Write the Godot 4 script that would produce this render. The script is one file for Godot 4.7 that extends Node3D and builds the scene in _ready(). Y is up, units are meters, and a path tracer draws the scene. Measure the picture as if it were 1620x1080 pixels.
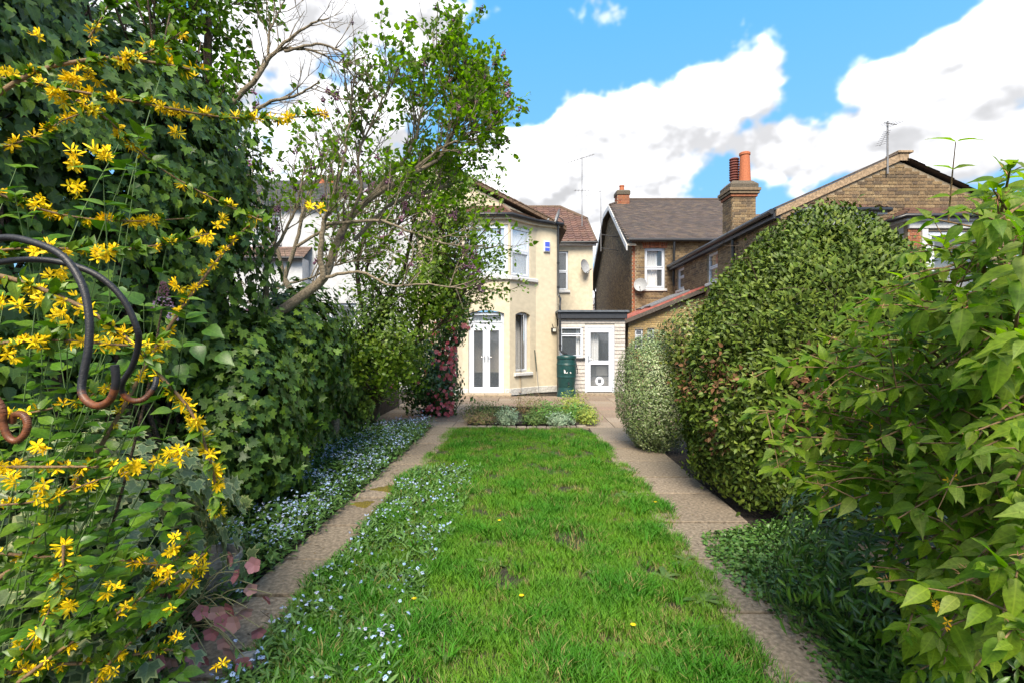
extends Node3D
# A back garden in spring: lawn between two paths, rear of a cream house, brick neighbours, shrubs on both sides.
# Camera stands at the origin looking along -Z; depths d are metres along -Z.

const F := 810.0
const EYE := 1.58
const UP := Vector3.UP
var rng := RandomNumberGenerator.new()
var M := {}
var tex := {}
var used := {}

# ---------------------------------------------------------------- mesh building
class MB:
	var v := PackedVector3Array()
	var n := PackedVector3Array()
	var t := PackedVector2Array()
	var c := PackedColorArray()
	var col := Color.WHITE
	var colored := false
	func put(p: Vector3, nn: Vector3, uv := Vector2.ZERO) -> void:
		v.push_back(p); n.push_back(nn); t.push_back(uv); c.push_back(col)
	func tri_s(a: Vector3, b: Vector3, d: Vector3, na: Vector3, nb: Vector3, nd: Vector3, ua := Vector2.ZERO, ub := Vector2.ZERO, ud := Vector2.ZERO) -> void:
		if (d - a).cross(b - a).dot(na + nb + nd) >= 0.0:
			put(a, na, ua); put(b, nb, ub); put(d, nd, ud)
		else:
			put(a, na, ua); put(d, nd, ud); put(b, nb, ub)
	func tri(a: Vector3, b: Vector3, d: Vector3, out := Vector3.ZERO) -> void:
		var nn := (d - a).cross(b - a).normalized()
		if out != Vector3.ZERO and nn.dot(out) < 0.0:
			nn = -nn
		tri_s(a, b, d, nn, nn, nn)
	func quad(a: Vector3, b: Vector3, d: Vector3, e: Vector3, out := Vector3.ZERO) -> void:
		tri(a, b, d, out); tri(a, d, e, out)
	func obox(o: Vector3, x: Vector3, y: Vector3, z: Vector3) -> void:   # corner and three edges
		var p := [o, o + x, o + x + y, o + y, o + z, o + x + z, o + x + y + z, o + y + z]
		var xn := x.normalized(); var yn := y.normalized(); var zn := z.normalized()
		quad(p[0], p[1], p[2], p[3], -zn); quad(p[4], p[5], p[6], p[7], zn)
		quad(p[0], p[1], p[5], p[4], -yn); quad(p[3], p[2], p[6], p[7], yn)
		quad(p[0], p[3], p[7], p[4], -xn); quad(p[1], p[2], p[6], p[5], xn)
	func bx(a: Vector3, b: Vector3) -> void:
		obox(a, Vector3(b.x - a.x, 0, 0), Vector3(0, b.y - a.y, 0), Vector3(0, 0, b.z - a.z))
	# box with chamfered front edges: o corner, x right, y up, z outward
	func slab(o: Vector3, x: Vector3, y: Vector3, z: Vector3, ch: float) -> void:
		var xn := x.normalized(); var yn := y.normalized(); var zn := z.normalized()
		var b := [o, o + x, o + x + y, o + y]
		var m := []; var f := []
		for q in b: m.push_back(q + z - zn * ch)
		f = [o + z + (xn + yn) * ch, o + x + z + (-xn + yn) * ch, o + x + y + z - (xn + yn) * ch, o + y + z + (xn - yn) * ch]
		var outs := [-yn, xn, yn, -xn]
		for i in 4:
			var j := (i + 1) % 4
			quad(b[i], b[j], m[j], m[i], outs[i])
			quad(m[i], m[j], f[j], f[i], (outs[i] + zn).normalized())
		quad(f[0], f[1], f[2], f[3], zn)
	func tube(pts: Array, radii: Array, sides := 6, cap := true) -> void:
		var k := pts.size()
		var rings := []
		var nrm := []
		var side := Vector3.ZERO
		for i in k:
			var tg: Vector3 = (pts[mini(i + 1, k - 1)] - pts[maxi(i - 1, 0)]).normalized()
			if side == Vector3.ZERO:
				side = tg.cross(Vector3(0.31, 0.2, 0.93)).normalized()
			side = (side - tg * side.dot(tg)).normalized()
			var bi := tg.cross(side)
			var r := []; var q := []
			for s in sides:
				var a := TAU * s / sides
				var dd := side * cos(a) + bi * sin(a)
				r.push_back(pts[i] + dd * float(radii[i])); q.push_back(dd)
			rings.push_back(r); nrm.push_back(q)
		for i in k - 1:
			for s in sides:
				var e := (s + 1) % sides
				var u0 := Vector2(float(s) / sides, i * 0.2); var u1 := Vector2(float(s + 1) / sides, i * 0.2)
				tri_s(rings[i][s], rings[i][e], rings[i + 1][e], nrm[i][s], nrm[i][e], nrm[i + 1][e], u0, u1, u1 + Vector2(0, .2))
				tri_s(rings[i][s], rings[i + 1][e], rings[i + 1][s], nrm[i][s], nrm[i + 1][e], nrm[i + 1][s], u0, u1 + Vector2(0, .2), u0 + Vector2(0, .2))
		if cap:
			for end in [0, k - 1]:
				if radii[end] > 0.002:
					var out: Vector3 = (pts[end] - pts[1 if end == 0 else k - 2]).normalized()
					for s in range(1, sides - 1):
						tri(rings[end][0], rings[end][s], rings[end][s + 1], out)
	func lathe(o: Vector3, prof: Array, sides := 24) -> void:   # prof: [radius, height] pairs
		for i in prof.size() - 1:
			var p0: Array = prof[i]; var p1: Array = prof[i + 1]
			var dr: float = p1[0] - p0[0]; var dh: float = p1[1] - p0[1]
			for s in sides:
				var a0 := TAU * s / sides; var a1 := TAU * (s + 1) / sides
				var d0 := Vector3(cos(a0), 0, sin(a0)); var d1 := Vector3(cos(a1), 0, sin(a1))
				var n0 := (d0 * dh - Vector3.UP * dr).normalized(); var n1 := (d1 * dh - Vector3.UP * dr).normalized()
				var a := o + d0 * float(p0[0]) + Vector3.UP * float(p0[1]); var b := o + d1 * float(p0[0]) + Vector3.UP * float(p0[1])
				var c2 := o + d1 * float(p1[0]) + Vector3.UP * float(p1[1]); var e := o + d0 * float(p1[0]) + Vector3.UP * float(p1[1])
				tri_s(a, b, c2, n0, n1, n1); tri_s(a, c2, e, n0, n1, n0)
	func mesh() -> ArrayMesh:
		var arr := []
		arr.resize(Mesh.ARRAY_MAX)
		arr[Mesh.ARRAY_VERTEX] = v; arr[Mesh.ARRAY_NORMAL] = n; arr[Mesh.ARRAY_TEX_UV] = t
		if colored: arr[Mesh.ARRAY_COLOR] = c
		var m := ArrayMesh.new()
		m.add_surface_from_arrays(Mesh.PRIMITIVE_TRIANGLES, arr)
		return m

# ---------------------------------------------------------------- nodes
func numbered(called: String) -> String:
	used[called] = used.get(called, -1) + 1
	return called if used[called] == 0 else "%s_%03d" % [called, used[called]]

func world_of(o: Node) -> Transform3D:
	var t := Transform3D.IDENTITY
	while o != self:
		t = (o as Node3D).transform * t
		o = o.get_parent()
	return t

func thing(called: String, label: String, category: String, at: Vector3, group := "", kind := "") -> Node3D:
	var o := Node3D.new(); o.name = numbered(called); add_child(o)
	o.position = at
	tag(o, label, category, group, kind)
	return o

func tag(o: Node, label: String, category: String, group := "", kind := "") -> void:
	if label: o.set_meta("label", label)
	if category: o.set_meta("category", category)
	if group: o.set_meta("group", group)
	if kind: o.set_meta("kind", kind)

func obj(called: String, mesh, mat: Material, parent: Node = null, label := "") -> MeshInstance3D:
	var o := MeshInstance3D.new()
	o.mesh = mesh.mesh() if mesh is MB else mesh
	o.material_override = mat
	if parent == null:
		o.name = numbered(called); add_child(o)
	else:
		o.name = called; parent.add_child(o, true)
		o.transform = world_of(parent).affine_inverse()
	if label: o.set_meta("label", label)
	return o

func place(called: String, mesh: Mesh, mat: Material, parent: Node3D, inv: Transform3D, t: Transform3D) -> MeshInstance3D:
	var o := MeshInstance3D.new()
	o.mesh = mesh; o.material_override = mat; o.name = called
	parent.add_child(o, true)
	o.transform = inv * t
	return o

func struct(called: String, mesh, mat: Material) -> MeshInstance3D:
	var o := obj(called, mesh, mat)
	o.set_meta("kind", "structure")
	return o

func many(called: String, mesh: Mesh, mat: Material, parent: Node3D, xf: Array, cols: Array) -> void:
	if xf.is_empty(): return
	var mm := MultiMesh.new()
	mm.transform_format = MultiMesh.TRANSFORM_3D
	mm.use_colors = true
	mm.mesh = mesh
	mm.instance_count = xf.size()
	var inv := world_of(parent).affine_inverse()
	for i in xf.size():
		mm.set_instance_transform(i, inv * xf[i])
		mm.set_instance_color(i, cols[i])
	var o := MultiMeshInstance3D.new()
	o.multimesh = mm; o.material_override = mat; o.name = called
	o.set_meta("kind", "stuff")
	parent.add_child(o, true)

# picture helpers: from a point of the photograph and a depth to the place where the thing stands
func px(x: float, y: float, d: float) -> Vector3:
	return Vector3((x - 810.0) / F * d, EYE - (y - 540.0) / F * d, -d)
func at_u(u: float, h: float, d: float) -> Vector3:   # garden axis is turned by 1.8 degrees
	return Vector3(u + 0.0315 * d, h, -d)
func pxs(list: Array, d0: float, d1: float) -> Array:
	var out := []
	for i in list.size():
		out.push_back(px(list[i][0], list[i][1], lerpf(d0, d1, float(i) / maxf(1, list.size() - 1))))
	return out
func rnd(a: float, b: float) -> float: return rng.randf_range(a, b)
func rdir() -> Vector3:
	return Vector3(rng.randfn(), rng.randfn(), rng.randfn()).normalized()

# ---------------------------------------------------------------- materials
func noise_tex(key: String, freq: float, lo: Color, hi: Color, octaves := 4, size := 512, normal := false, strength := 4.0, type := FastNoiseLite.TYPE_SIMPLEX_SMOOTH) -> Texture2D:
	if tex.has(key): return tex[key]
	var fn := FastNoiseLite.new()
	fn.noise_type = type; fn.frequency = freq; fn.fractal_octaves = octaves; fn.seed = key.hash() % 1000
	var t := NoiseTexture2D.new()
	t.width = size; t.height = size; t.seamless = true; t.noise = fn
	if normal:
		t.as_normal_map = true; t.bump_strength = strength
	else:
		var g := Gradient.new()
		g.set_color(0, lo); g.set_color(1, hi)
		t.color_ramp = g
	tex[key] = t
	return t

func lin(r: float, g: float, b: float) -> Color: return Color(r, g, b).linear_to_srgb()

# plain surface: base colour (linear), grain texture and bump mapped in the world
func mat(key: String, c: Color, rough := 0.8, grain := 0.25, scale := 1.0, bump := 0.4, vert := false) -> StandardMaterial3D:
	if M.has(key): return M[key]
	var m := StandardMaterial3D.new()
	m.resource_name = key
	m.albedo_color = c.linear_to_srgb()
	m.roughness = rough
	m.vertex_color_use_as_albedo = vert
	if grain > 0.0:
		var lo := 1.0 - grain
		m.albedo_texture = noise_tex("grain%.2f" % grain, 0.02, Color(lo, lo, lo), Color(1, 1, 1), 5)
		m.uv1_triplanar = true; m.uv1_world_triplanar = true
		m.uv1_scale = Vector3.ONE * scale
	if bump > 0.0:
		m.heightmap_enabled = true
		m.heightmap_texture = noise_tex("relief", 0.06, Color.BLACK, Color.WHITE, 5)
		m.heightmap_scale = bump
		m.uv1_triplanar = true; m.uv1_world_triplanar = true
		m.uv1_scale = Vector3.ONE * scale
	M[key] = m
	return m

func leaf_mat(key: String, c: Color, rough: float, glow: float, vert := true, spec := 0.5, use_tex := true) -> StandardMaterial3D:
	if M.has(key): return M[key]
	var m := StandardMaterial3D.new()
	m.resource_name = key
	m.albedo_color = c.linear_to_srgb()
	m.vertex_color_use_as_albedo = vert
	m.roughness = rough
	m.metallic_specular = spec
	if use_tex:
		m.albedo_texture = tex["leaf"]
	if glow > 0.0:
		m.backlight_enabled = true
		m.backlight = Color(glow * 0.9, glow, glow * 0.35)
	M[key] = m
	return m

func leaf_textures() -> void:
	# one leaf: pale midrib and side veins on a mottled blade
	var w := 128
	var im := Image.create(w, w, false, Image.FORMAT_RGBA8)
	var fn := FastNoiseLite.new(); fn.frequency = 0.05; fn.fractal_octaves = 3; fn.seed = 5
	for y in w:
		for x in w:
			var u := absf((x + 0.5) / w - 0.5) * 2.0
			var vv := 1.0 - (y + 0.5) / w
			var k := 0.84 + 0.14 * fn.get_noise_2d(x, y)
			var side := fposmod(vv * 7.0 - u * 2.2, 1.0)
			var vein := maxf(clampf(1.0 - u / 0.05, 0, 1), 0.55 * clampf(1.0 - absf(side - 0.5) / 0.09, 0, 1) * clampf(1.1 - u, 0, 1))
			k = lerpf(k, 1.0, vein * 0.8)
			im.set_pixel(x, y, Color(k + vein * 0.05, k, k - 0.05 + vein * 0.08))
	tex["leaf"] = ImageTexture.create_from_image(im)
# ---------------------------------------------------------------- sky
func sky_panorama(k: float) -> Texture2D:
	var w := 2048; var h := 1024
	var fn := FastNoiseLite.new()
	fn.noise_type = FastNoiseLite.TYPE_SIMPLEX_SMOOTH; fn.frequency = 2.6; fn.fractal_octaves = 7; fn.fractal_gain = 0.57; fn.seed = 11
	var f2 := FastNoiseLite.new()
	f2.noise_type = FastNoiseLite.TYPE_SIMPLEX_SMOOTH; f2.frequency = 1.3; f2.fractal_octaves = 4; f2.seed = 29
	var ff := FastNoiseLite.new()
	ff.noise_type = FastNoiseLite.TYPE_SIMPLEX_SMOOTH; ff.frequency = 9.0; ff.fractal_octaves = 5; ff.fractal_gain = 0.6; ff.seed = 41
	# where the cloud banks (+) and the blue gaps (-) of this sky lie, as view directions read from the photograph: x, y, widths, strength
	var banks := [
		[970, 200, 170, 75, .75], [860, 265, 110, 80, .5], [1110, 130, 55, 40, .45], [1060, 300, 260, 60, .55], [1205, 115, 42, 55, .5], [985, 40, 48, 34, .42],
		[1560, 130, 110, 85, .7], [1380, 250, 260, 50, .75], [1600, 40, 80, 70, .6], [1215, 235, 60, 40, .5], [490, 30, 170, 60, .7], [705, 40, 60, 50, .6],
		[420, 150, 130, 110, .6], [560, 230, 150, 90, .5], [1380, 130, 60, 40, .35], [790, 300, 90, 40, .35],
		[850, 100, 90, 60, -.6], [625, 90, 45, 45, -.5], [1270, 45, 150, 55, -.5], [1100, 60, 110, 50, -.55], [1420, 60, 60, 40, -.35], [720, 150, 60, 45, -.45], [830, 190, 60, 40, -.6], [1290, 150, 60, 45, -.6], [1160, 190, 45, 60, -.5], [900, 130, 70, 50, -.4], [1190, 320, 50, 40, -.3], [1330, 110, 100, 65, -.6], [1450, 30, 80, 45, -.5], [1030, 110, 60, 40, -.3],
		[880, -60, 120, 60, -.4], [1200, -90, 200, 80, -.4]]
	var banked := PackedFloat32Array()
	for b in banks:
		for e in b: banked.push_back(e)
	var nb := banks.size()
	var im := Image.create(w, h, false, Image.FORMAT_RGBAF)
	var lift := Vector3(-0.03, 0.06, 0.02)
	for y in h:
		var el := PI * (0.5 - (y + 0.5) / h)
		if el < -0.03:
			im.fill_rect(Rect2i(0, y, w, h - y), Color(0.30 * k, 0.32 * k, 0.30 * k))
			break
		var ce := cos(el); var se := sin(el)
		var top := clampf(se * 1.5, 0, 1)
		var blue := Color(0.36, 0.64, 0.86).lerp(Color(0.075, 0.34, 0.74), pow(top, 0.55))
		for x in w:
			var az := TAU * (x + 0.5) / w
			var dir := Vector3(sin(az) * ce, se, -cos(az) * ce)
			var q := Vector3(dir.x, dir.y * 1.5, dir.z)
			var v := fn.get_noise_3dv(q)
			var bias := 0.0 + 0.22 * (1.0 - top) * (1.0 - top)
			if dir.z < -0.35:
				var sx := 810.0 - F * dir.x / dir.z; var sy := 540.0 + F * dir.y / dir.z
				if sx > -500 and sx < 2100 and sy > -500:
					for i in nb:
						var o := i * 5
						var ex := (sx - banked[o]) / banked[o + 2]; var ey := (sy - banked[o + 1]) / banked[o + 3]
						var e2 := ex * ex + ey * ey
						if e2 < 6.0:
							bias += banked[o + 4] * exp(-e2) * 0.62
			var fine := ff.get_noise_3dv(q)
			var dens := v * 1.5 + bias + fine * 0.42
			var a := smoothstep(0.02, 0.34, dens)
			var c := blue
			if a > 0.0:
				var v2 := fn.get_noise_3dv(q + lift); var w2 := ff.get_noise_3dv(q + lift * 0.35)
				var relief := clampf(0.5 + (v - v2) * 1.6 + (fine - w2) * 0.7, 0, 1)
				var thick := smoothstep(0.35, 1.0, dens) * (0.5 + 0.5 * f2.get_noise_3dv(q * 1.7))
				var br := 0.87 + 0.8 * (relief - 0.42) - 0.2 * thick
				c = blue.lerp(Color(br * 0.985, br * 0.99, br * 1.02), a)
			im.set_pixel(x, y, Color(c.r * k, c.g * k, c.b * k))
	return ImageTexture.create_from_image(im)
# ---------------------------------------------------------------- building pieces
func nrm_of(u: Vector3) -> Vector3: return u.cross(UP)

# wall sheet with real openings: o bottom corner, u along, poly and openings in (u, up) metres
func wall(called: String, parent: Node3D, o: Vector3, u: Vector3, poly: PackedVector2Array, openings: Array, thick: float, m: Material) -> MeshInstance3D:
	var mb := MB.new()
	var n := nrm_of(u)
	var xs := []; var ys := []
	var lo := Vector2(1e9, 1e9); var hi := -lo
	for p in poly:
		lo = lo.min(p); hi = hi.max(p)
	xs = [lo.x, hi.x]; ys = [lo.y, hi.y]
	for r in openings:
		xs.append(r.position.x); xs.append(r.end.x); ys.append(r.position.y); ys.append(r.end.y)
	xs.sort(); ys.sort()
	for i in xs.size() - 1:
		for j in ys.size() - 1:
			if xs[i + 1] - xs[i] < 1e-4 or ys[j + 1] - ys[j] < 1e-4: continue
			var mid := Vector2((xs[i] + xs[i + 1]) / 2, (ys[j] + ys[j + 1]) / 2)
			var hole := false
			for r in openings:
				if r.has_point(mid): hole = true
			if hole: continue
			var cell := PackedVector2Array([Vector2(xs[i], ys[j]), Vector2(xs[i + 1], ys[j]), Vector2(xs[i + 1], ys[j + 1]), Vector2(xs[i], ys[j + 1])])
			for piece in Geometry2D.intersect_polygons(cell, poly):
				var ids := Geometry2D.triangulate_polygon(piece)
				for k in range(0, ids.size(), 3):
					var a: Vector2 = piece[ids[k]]; var b: Vector2 = piece[ids[k + 1]]; var c: Vector2 = piece[ids[k + 2]]
					mb.tri(o + u * a.x + UP * a.y, o + u * b.x + UP * b.y, o + u * c.x + UP * c.y, n)
					mb.tri(o + u * a.x + UP * a.y - n * thick, o + u * b.x + UP * b.y - n * thick, o + u * c.x + UP * c.y - n * thick, -n)
	for r in openings:
		var c := [r.position, Vector2(r.end.x, r.position.y), r.end, Vector2(r.position.x, r.end.y)]
		for k in 4:
			var a: Vector2 = c[k]; var b: Vector2 = c[(k + 1) % 4]
			var inward: Vector2 = r.get_center() - (a + b) / 2
			mb.quad(o + u * a.x + UP * a.y, o + u * b.x + UP * b.y, o + u * b.x + UP * b.y - n * thick, o + u * a.x + UP * a.y - n * thick, u * inward.x + UP * inward.y)
	for k in poly.size():
		var a: Vector2 = poly[k]; var b: Vector2 = poly[(k + 1) % poly.size()]
		var mid2 := (lo + hi) / 2
		var ow: Vector2 = (a + b) / 2 - mid2
		mb.quad(o + u * a.x + UP * a.y, o + u * b.x + UP * b.y, o + u * b.x + UP * b.y - n * thick, o + u * a.x + UP * a.y - n * thick, u * ow.x + UP * ow.y)
	return obj(called, mb, m, parent)

func fbox(mb: MB, o: Vector3, u: Vector3, a0: float, a1: float, b0: float, b1: float, c0: float, c1: float) -> void:
	var n := nrm_of(u)
	mb.obox(o + u * a0 + UP * b0 + n * c0, u * (a1 - a0), UP * (b1 - b0), n * (c1 - c0))

func fslab(mb: MB, o: Vector3, u: Vector3, a0: float, a1: float, b0: float, b1: float, c0: float, c1: float, ch := 0.012) -> void:
	var n := nrm_of(u)
	mb.slab(o + u * a0 + UP * b0 + n * c0, u * (a1 - a0), UP * (b1 - b0), n * (c1 - c0), ch)

# a window in an opening: lights is a list of Rect2 (in the opening) that are glazed
func window(parent: Node3D, o: Vector3, u: Vector3, r: Rect2, lights: Array, opt := {}) -> MeshInstance3D:
	var n := nrm_of(u)
	var back: float = opt.get("recess", 0.09)
	var bar: float = opt.get("bar", 0.055)
	var oo := o + u * r.position.x + UP * r.position.y - n * back
	var mb := MB.new()
	var w := r.size.x; var h := r.size.y
	# frame: everything of the opening that is not glass, as bars round each light
	fslab(mb, oo, u, 0, w, 0, bar, -0.06, 0); fslab(mb, oo, u, 0, w, h - bar, h, -0.06, 0)
	fslab(mb, oo, u, 0, bar, bar, h - bar, -0.06, 0); fslab(mb, oo, u, w - bar, w, bar, h - bar, -0.06, 0)
	var part := obj(opt.get("called", "window"), mb, opt.get("frame_mat", M.upvc), parent)
	for l in lights:
		var sash := MB.new()
		var s: float = opt.get("sash", 0.045)
		var a0: float = l.position.x; var a1: float = l.end.x; var b0: float = l.position.y; var b1: float = l.end.y
		fslab(sash, oo, u, a0, a1, b0, b0 + s, -0.05, 0.014, 0.008); fslab(sash, oo, u, a0, a1, b1 - s, b1, -0.05, 0.014, 0.008)
		fslab(sash, oo, u, a0, a0 + s, b0 + s, b1 - s, -0.05, 0.014, 0.008); fslab(sash, oo, u, a1 - s, a1, b0 + s, b1 - s, -0.05, 0.014, 0.008)
		obj("sash", sash, opt.get("frame_mat", M.upvc), part)
		var g := MB.new()
		fbox(g, oo, u, a0 + s - 0.004, a1 - s + 0.004, b0 + s - 0.004, b1 - s + 0.004, -0.028, -0.024)
		obj("pane", g, opt.get("glass", M.glass), part)
	if opt.get("sill", 0.0) > 0.0:
		var sl := MB.new()
		fslab(sl, oo, u, -0.07, w + 0.07, -0.1, -0.002, -0.02, back + opt.sill, 0.015)
		obj("sill", sl, opt.get("sill_mat", M.white_paint), part)
	# the room behind: floor, ceiling, back and sides
	var rm := MB.new()
	var dd: float = opt.get("room", 1.6)
	var q0 := oo - n * 0.17
	var lo := q0 + u * (-0.02) + UP * -0.02; var W := u * (w + 0.04); var HH := UP * (h + 0.04); var D := -n * dd
	rm.quad(lo + D, lo + D + W, lo + D + W + HH, lo + D + HH, n)
	rm.quad(lo, lo + W, lo + W + D, lo + D, UP); rm.quad(lo + HH, lo + HH + W, lo + HH + W + D, lo + HH + D, -UP)
	rm.quad(lo, lo + D, lo + D + HH, lo + HH, u); rm.quad(lo + W, lo + W + D, lo + W + D + HH, lo + W + HH, -u)
	obj("room_lining", rm, M.room, part)
	if opt.has("curtain"):
		for span in opt.curtain:
			var cu := MB.new()
			var steps := int(maxf(6, (span[1] - span[0]) * 60))
			var prev := Vector3.ZERO; var pn := Vector3.ZERO
			for i in steps + 1:
				var a := lerpf(span[0], span[1], float(i) / steps)
				var ph := a * 62.0
				var p := oo + u * a - n * (0.16 + 0.022 * sin(ph) + 0.008 * sin(ph * 0.37))
				var nn := (n + u * 0.022 * 62.0 * cos(ph) * 0.6).normalized()
				if i > 0:
					cu.tri_s(prev, p, p + UP * h, pn, nn, nn); cu.tri_s(prev, p + UP * h, prev + UP * h, pn, nn, pn)
				prev = p; pn = nn
			obj("curtain", cu, M.curtain if span.size() < 3 else M[span[2]], part)
	return part

const BRICK_TONES := [Color(0.30, 0.205, 0.105), Color(0.245, 0.165, 0.085), Color(0.20, 0.135, 0.075), Color(0.35, 0.25, 0.135), Color(0.155, 0.11, 0.07), Color(0.275, 0.185, 0.1)]
const RED_TONES := [Color(0.42, 0.13, 0.055), Color(0.36, 0.11, 0.05), Color(0.46, 0.17, 0.075), Color(0.31, 0.10, 0.055), Color(0.4, 0.15, 0.08), Color(0.35, 0.13, 0.07)]

func brick_mats(tones: Array, key: String) -> Array:
	var out := []
	for i in tones.size():
		out.push_back(mat("%s_%d" % [key, i], tones[i], 0.9, 0.35, 2.3, 0.5))
	return out

# bricks in Flemish bond, proud of a mortar bed; the largest in view are parts of their own, the rest one part
func bricks(parent: Node3D, o: Vector3, u: Vector3, poly: PackedVector2Array, openings: Array, singles: int, tones: Array, key: String, proud := 0.010) -> void:
	var n := nrm_of(u)
	var mats := brick_mats(tones, key)
	var lo := Vector2(1e9, 1e9); var hi := -lo
	for p in poly:
		lo = lo.min(p); hi = hi.max(p)
	var rest := MB.new(); rest.colored = true
	var whole := {}
	for w in [0.215, 0.1025]:
		var b := MB.new()
		b.slab(Vector3(0, 0, -0.02), Vector3(w, 0, 0), Vector3(0, 0.065, 0), Vector3(0, 0, 0.02 + proud), 0.005)
		whole[w] = b.mesh()
	var cand := []
	var row := 0
	var y := floorf(lo.y / 0.075) * 0.075
	while y < hi.y:
		var x := lo.x - 0.3 + (0.0 if row % 2 == 0 else 0.16375)
		var k := 0
		while x < hi.x:
			var w: float = 0.215 if k % 2 == 0 else 0.1025
			var x0 := x; var x1 := x + w
			k += 1; x += w + 0.01
			if y < lo.y - 0.001: continue
			# cut at openings
			var cut := false
			for r in openings:
				if y + 0.065 > r.position.y and y < r.end.y:
					if x0 < r.end.x and x1 > r.position.x:
						if x0 < r.position.x: x1 = r.position.x - 0.004; cut = true
						elif x1 > r.end.x: x0 = r.end.x + 0.004; cut = true
						else: x1 = x0
			x0 = maxf(x0, lo.x); 
			if x1 > hi.x: x1 = hi.x
			if x1 - x0 < 0.03: continue
			if absf(x1 - x0 - w) > 0.002: cut = true
			var inside := true
			for c in [Vector2(x0 + 0.002, y + 0.01), Vector2(x1 - 0.002, y + 0.01), Vector2(x0 + 0.002, y + 0.06), Vector2(x1 - 0.002, y + 0.06)]:
				if not Geometry2D.is_point_in_polygon(c, poly): inside = false
			if not inside: continue
			var tone := rng.randi() % tones.size()
			var p := o + u * x0 + UP * y
			cand.push_back([(p - Vector3(0, EYE, 0)).length() + (1000.0 if cut else 0.0) + (500.0 if absf(p.x) > -p.z * 1.02 or hidden_low(p) else 0.0), p, x1 - x0, tone, w])
		row += 1
		y += 0.075
	cand.sort_custom(func(a, b): return a[0] < b[0])
	var inv := world_of(parent).affine_inverse()
	for i in cand.size():
		var b: Array = cand[i]
		var jit := n * rnd(-0.003, 0.002)
		if i < singles and b[0] < 500.0:
			place("brick", whole[b[4]], mats[b[3]], parent, inv, Transform3D(Basis(u, UP, n), b[1] + jit))
		else:
			rest.col = (tones[b[3]] as Color) * rnd(0.85, 1.12)
			rest.slab(b[1] - n * 0.02 + jit, u * b[2], UP * 0.065, n * (0.02 + proud), 0.005)
	if rest.v.size():
		obj("brickwork", rest, mat("bricks_" + key, Color.WHITE, 0.9, 0.35, 2.3, 0.5, true), parent).set_meta("kind", "stuff")

func hidden_low(p: Vector3) -> bool:   # below the hedge tops
	return (p.y - EYE) / -p.z < 0.12

# tiles laid in courses on a sloping polygon: o eave corner, u along the eave, s up the slope
func tiles(parent: Node3D, o: Vector3, u: Vector3, s: Vector3, poly: PackedVector2Array, tw: float, th: float, tones: Array, key: String, roll := 0.0, thick := 0.014) -> void:
	var n := u.cross(s).normalized()
	if n.y < 0: n = -n
	var base := MB.new()
	var ids := Geometry2D.triangulate_polygon(poly)
	for k in range(0, ids.size(), 3):
		var q := []
		for e in 3: q.push_back(o + u * poly[ids[k + e]].x + s * poly[ids[k + e]].y - n * 0.02)
		base.tri(q[0], q[1], q[2], n)
	obj("roof_deck", base, mat("roof_deck", Color(0.07, 0.055, 0.045), 0.9), parent)
	var mb := MB.new(); mb.colored = true
	var lo := Vector2(1e9, 1e9); var hi := -lo
	for p in poly:
		lo = lo.min(p); hi = hi.max(p)
	var row := 0
	var y := lo.y
	while y < hi.y:
		var x := lo.x - (tw * 0.5 if row % 2 == 1 and roll == 0.0 else 0.0)
		while x < hi.x:
			var cut := PackedVector2Array([Vector2(x + 0.002, y), Vector2(x + tw - 0.002, y), Vector2(x + tw - 0.002, y + th), Vector2(x + 0.002, y + th)])
			if Geometry2D.is_point_in_polygon(Vector2(x + tw / 2, y + th * 0.4), poly):
				var x0 := maxf(x + 0.0015, lo.x); var x1 := minf(x + tw - 0.0015, hi.x)
				var lift := thick + rnd(-0.0025, 0.0025)
				var p0 := o + u * x0 + s * y + n * lift
				var p1 := o + u * x1 + s * y + n * lift
				var q0 := o + u * x0 + s * (y + th * 1.02) + n * 0.002
				var q1 := o + u * x1 + s * (y + th * 1.02) + n * 0.002
				mb.col = (tones[rng.randi() % tones.size()] as Color) * rnd(0.82, 1.18)
				if roll <= 0.0:
					mb.quad(p0, p1, q1, q0, n)
					mb.quad(p0, p1, p1 - n * lift, p0 - n * lift, -s)
				else:
					var a := p0.lerp(p1, 0.55); var b := p0.lerp(p1, 0.78) + n * roll
					var c := q0.lerp(q1, 0.55); var e := q0.lerp(q1, 0.78) + n * roll
					mb.quad(p0, a, c, q0, n); mb.quad(a, b, e, c, n); mb.quad(b, p1, q1, e, n)
					mb.quad(p0, a, a - n * lift, p0 - n * lift, -s); mb.quad(a, b, b - n * (lift + roll), a - n * lift, -s); mb.quad(b, p1, p1 - n * lift, b - n * (lift + roll), -s)
			x += tw
		y += th
		row += 1
	obj("roof_tiles", mb, mat("tiles_" + key, Color.WHITE, 0.85, 0.4, 1.7, 0.5, true), parent).set_meta("kind", "stuff")

func gutter(parent: Node3D, pts: Array, r := 0.055) -> void:
	var mb := MB.new()
	var rr := []
	for p in pts: rr.push_back(r)
	mb.tube(pts, rr, 8)
	obj("gutter", mb, M.black_plastic, parent)

func pipe(parent: Node3D, pts: Array, r := 0.034) -> void:
	var mb := MB.new()
	var rr := []
	for p in pts: rr.push_back(r)
	mb.tube(pts, rr, 10)
	var o := obj("downpipe", mb, M.black_plastic, parent)
	for i in pts.size() - 1:
		var a: Vector3 = pts[i]; var b: Vector3 = pts[i + 1]
		if a.distance_to(b) > 1.2:
			for f in [0.15, 0.55, 0.9]:
				var br := MB.new()
				var c := a.lerp(b, f); var tg := (b - a).normalized() * 0.03
				br.tube([c - tg, c + tg], [r + 0.008, r + 0.008], 10)
				obj("pipe_clip", br, M.black_plastic, o)

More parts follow.
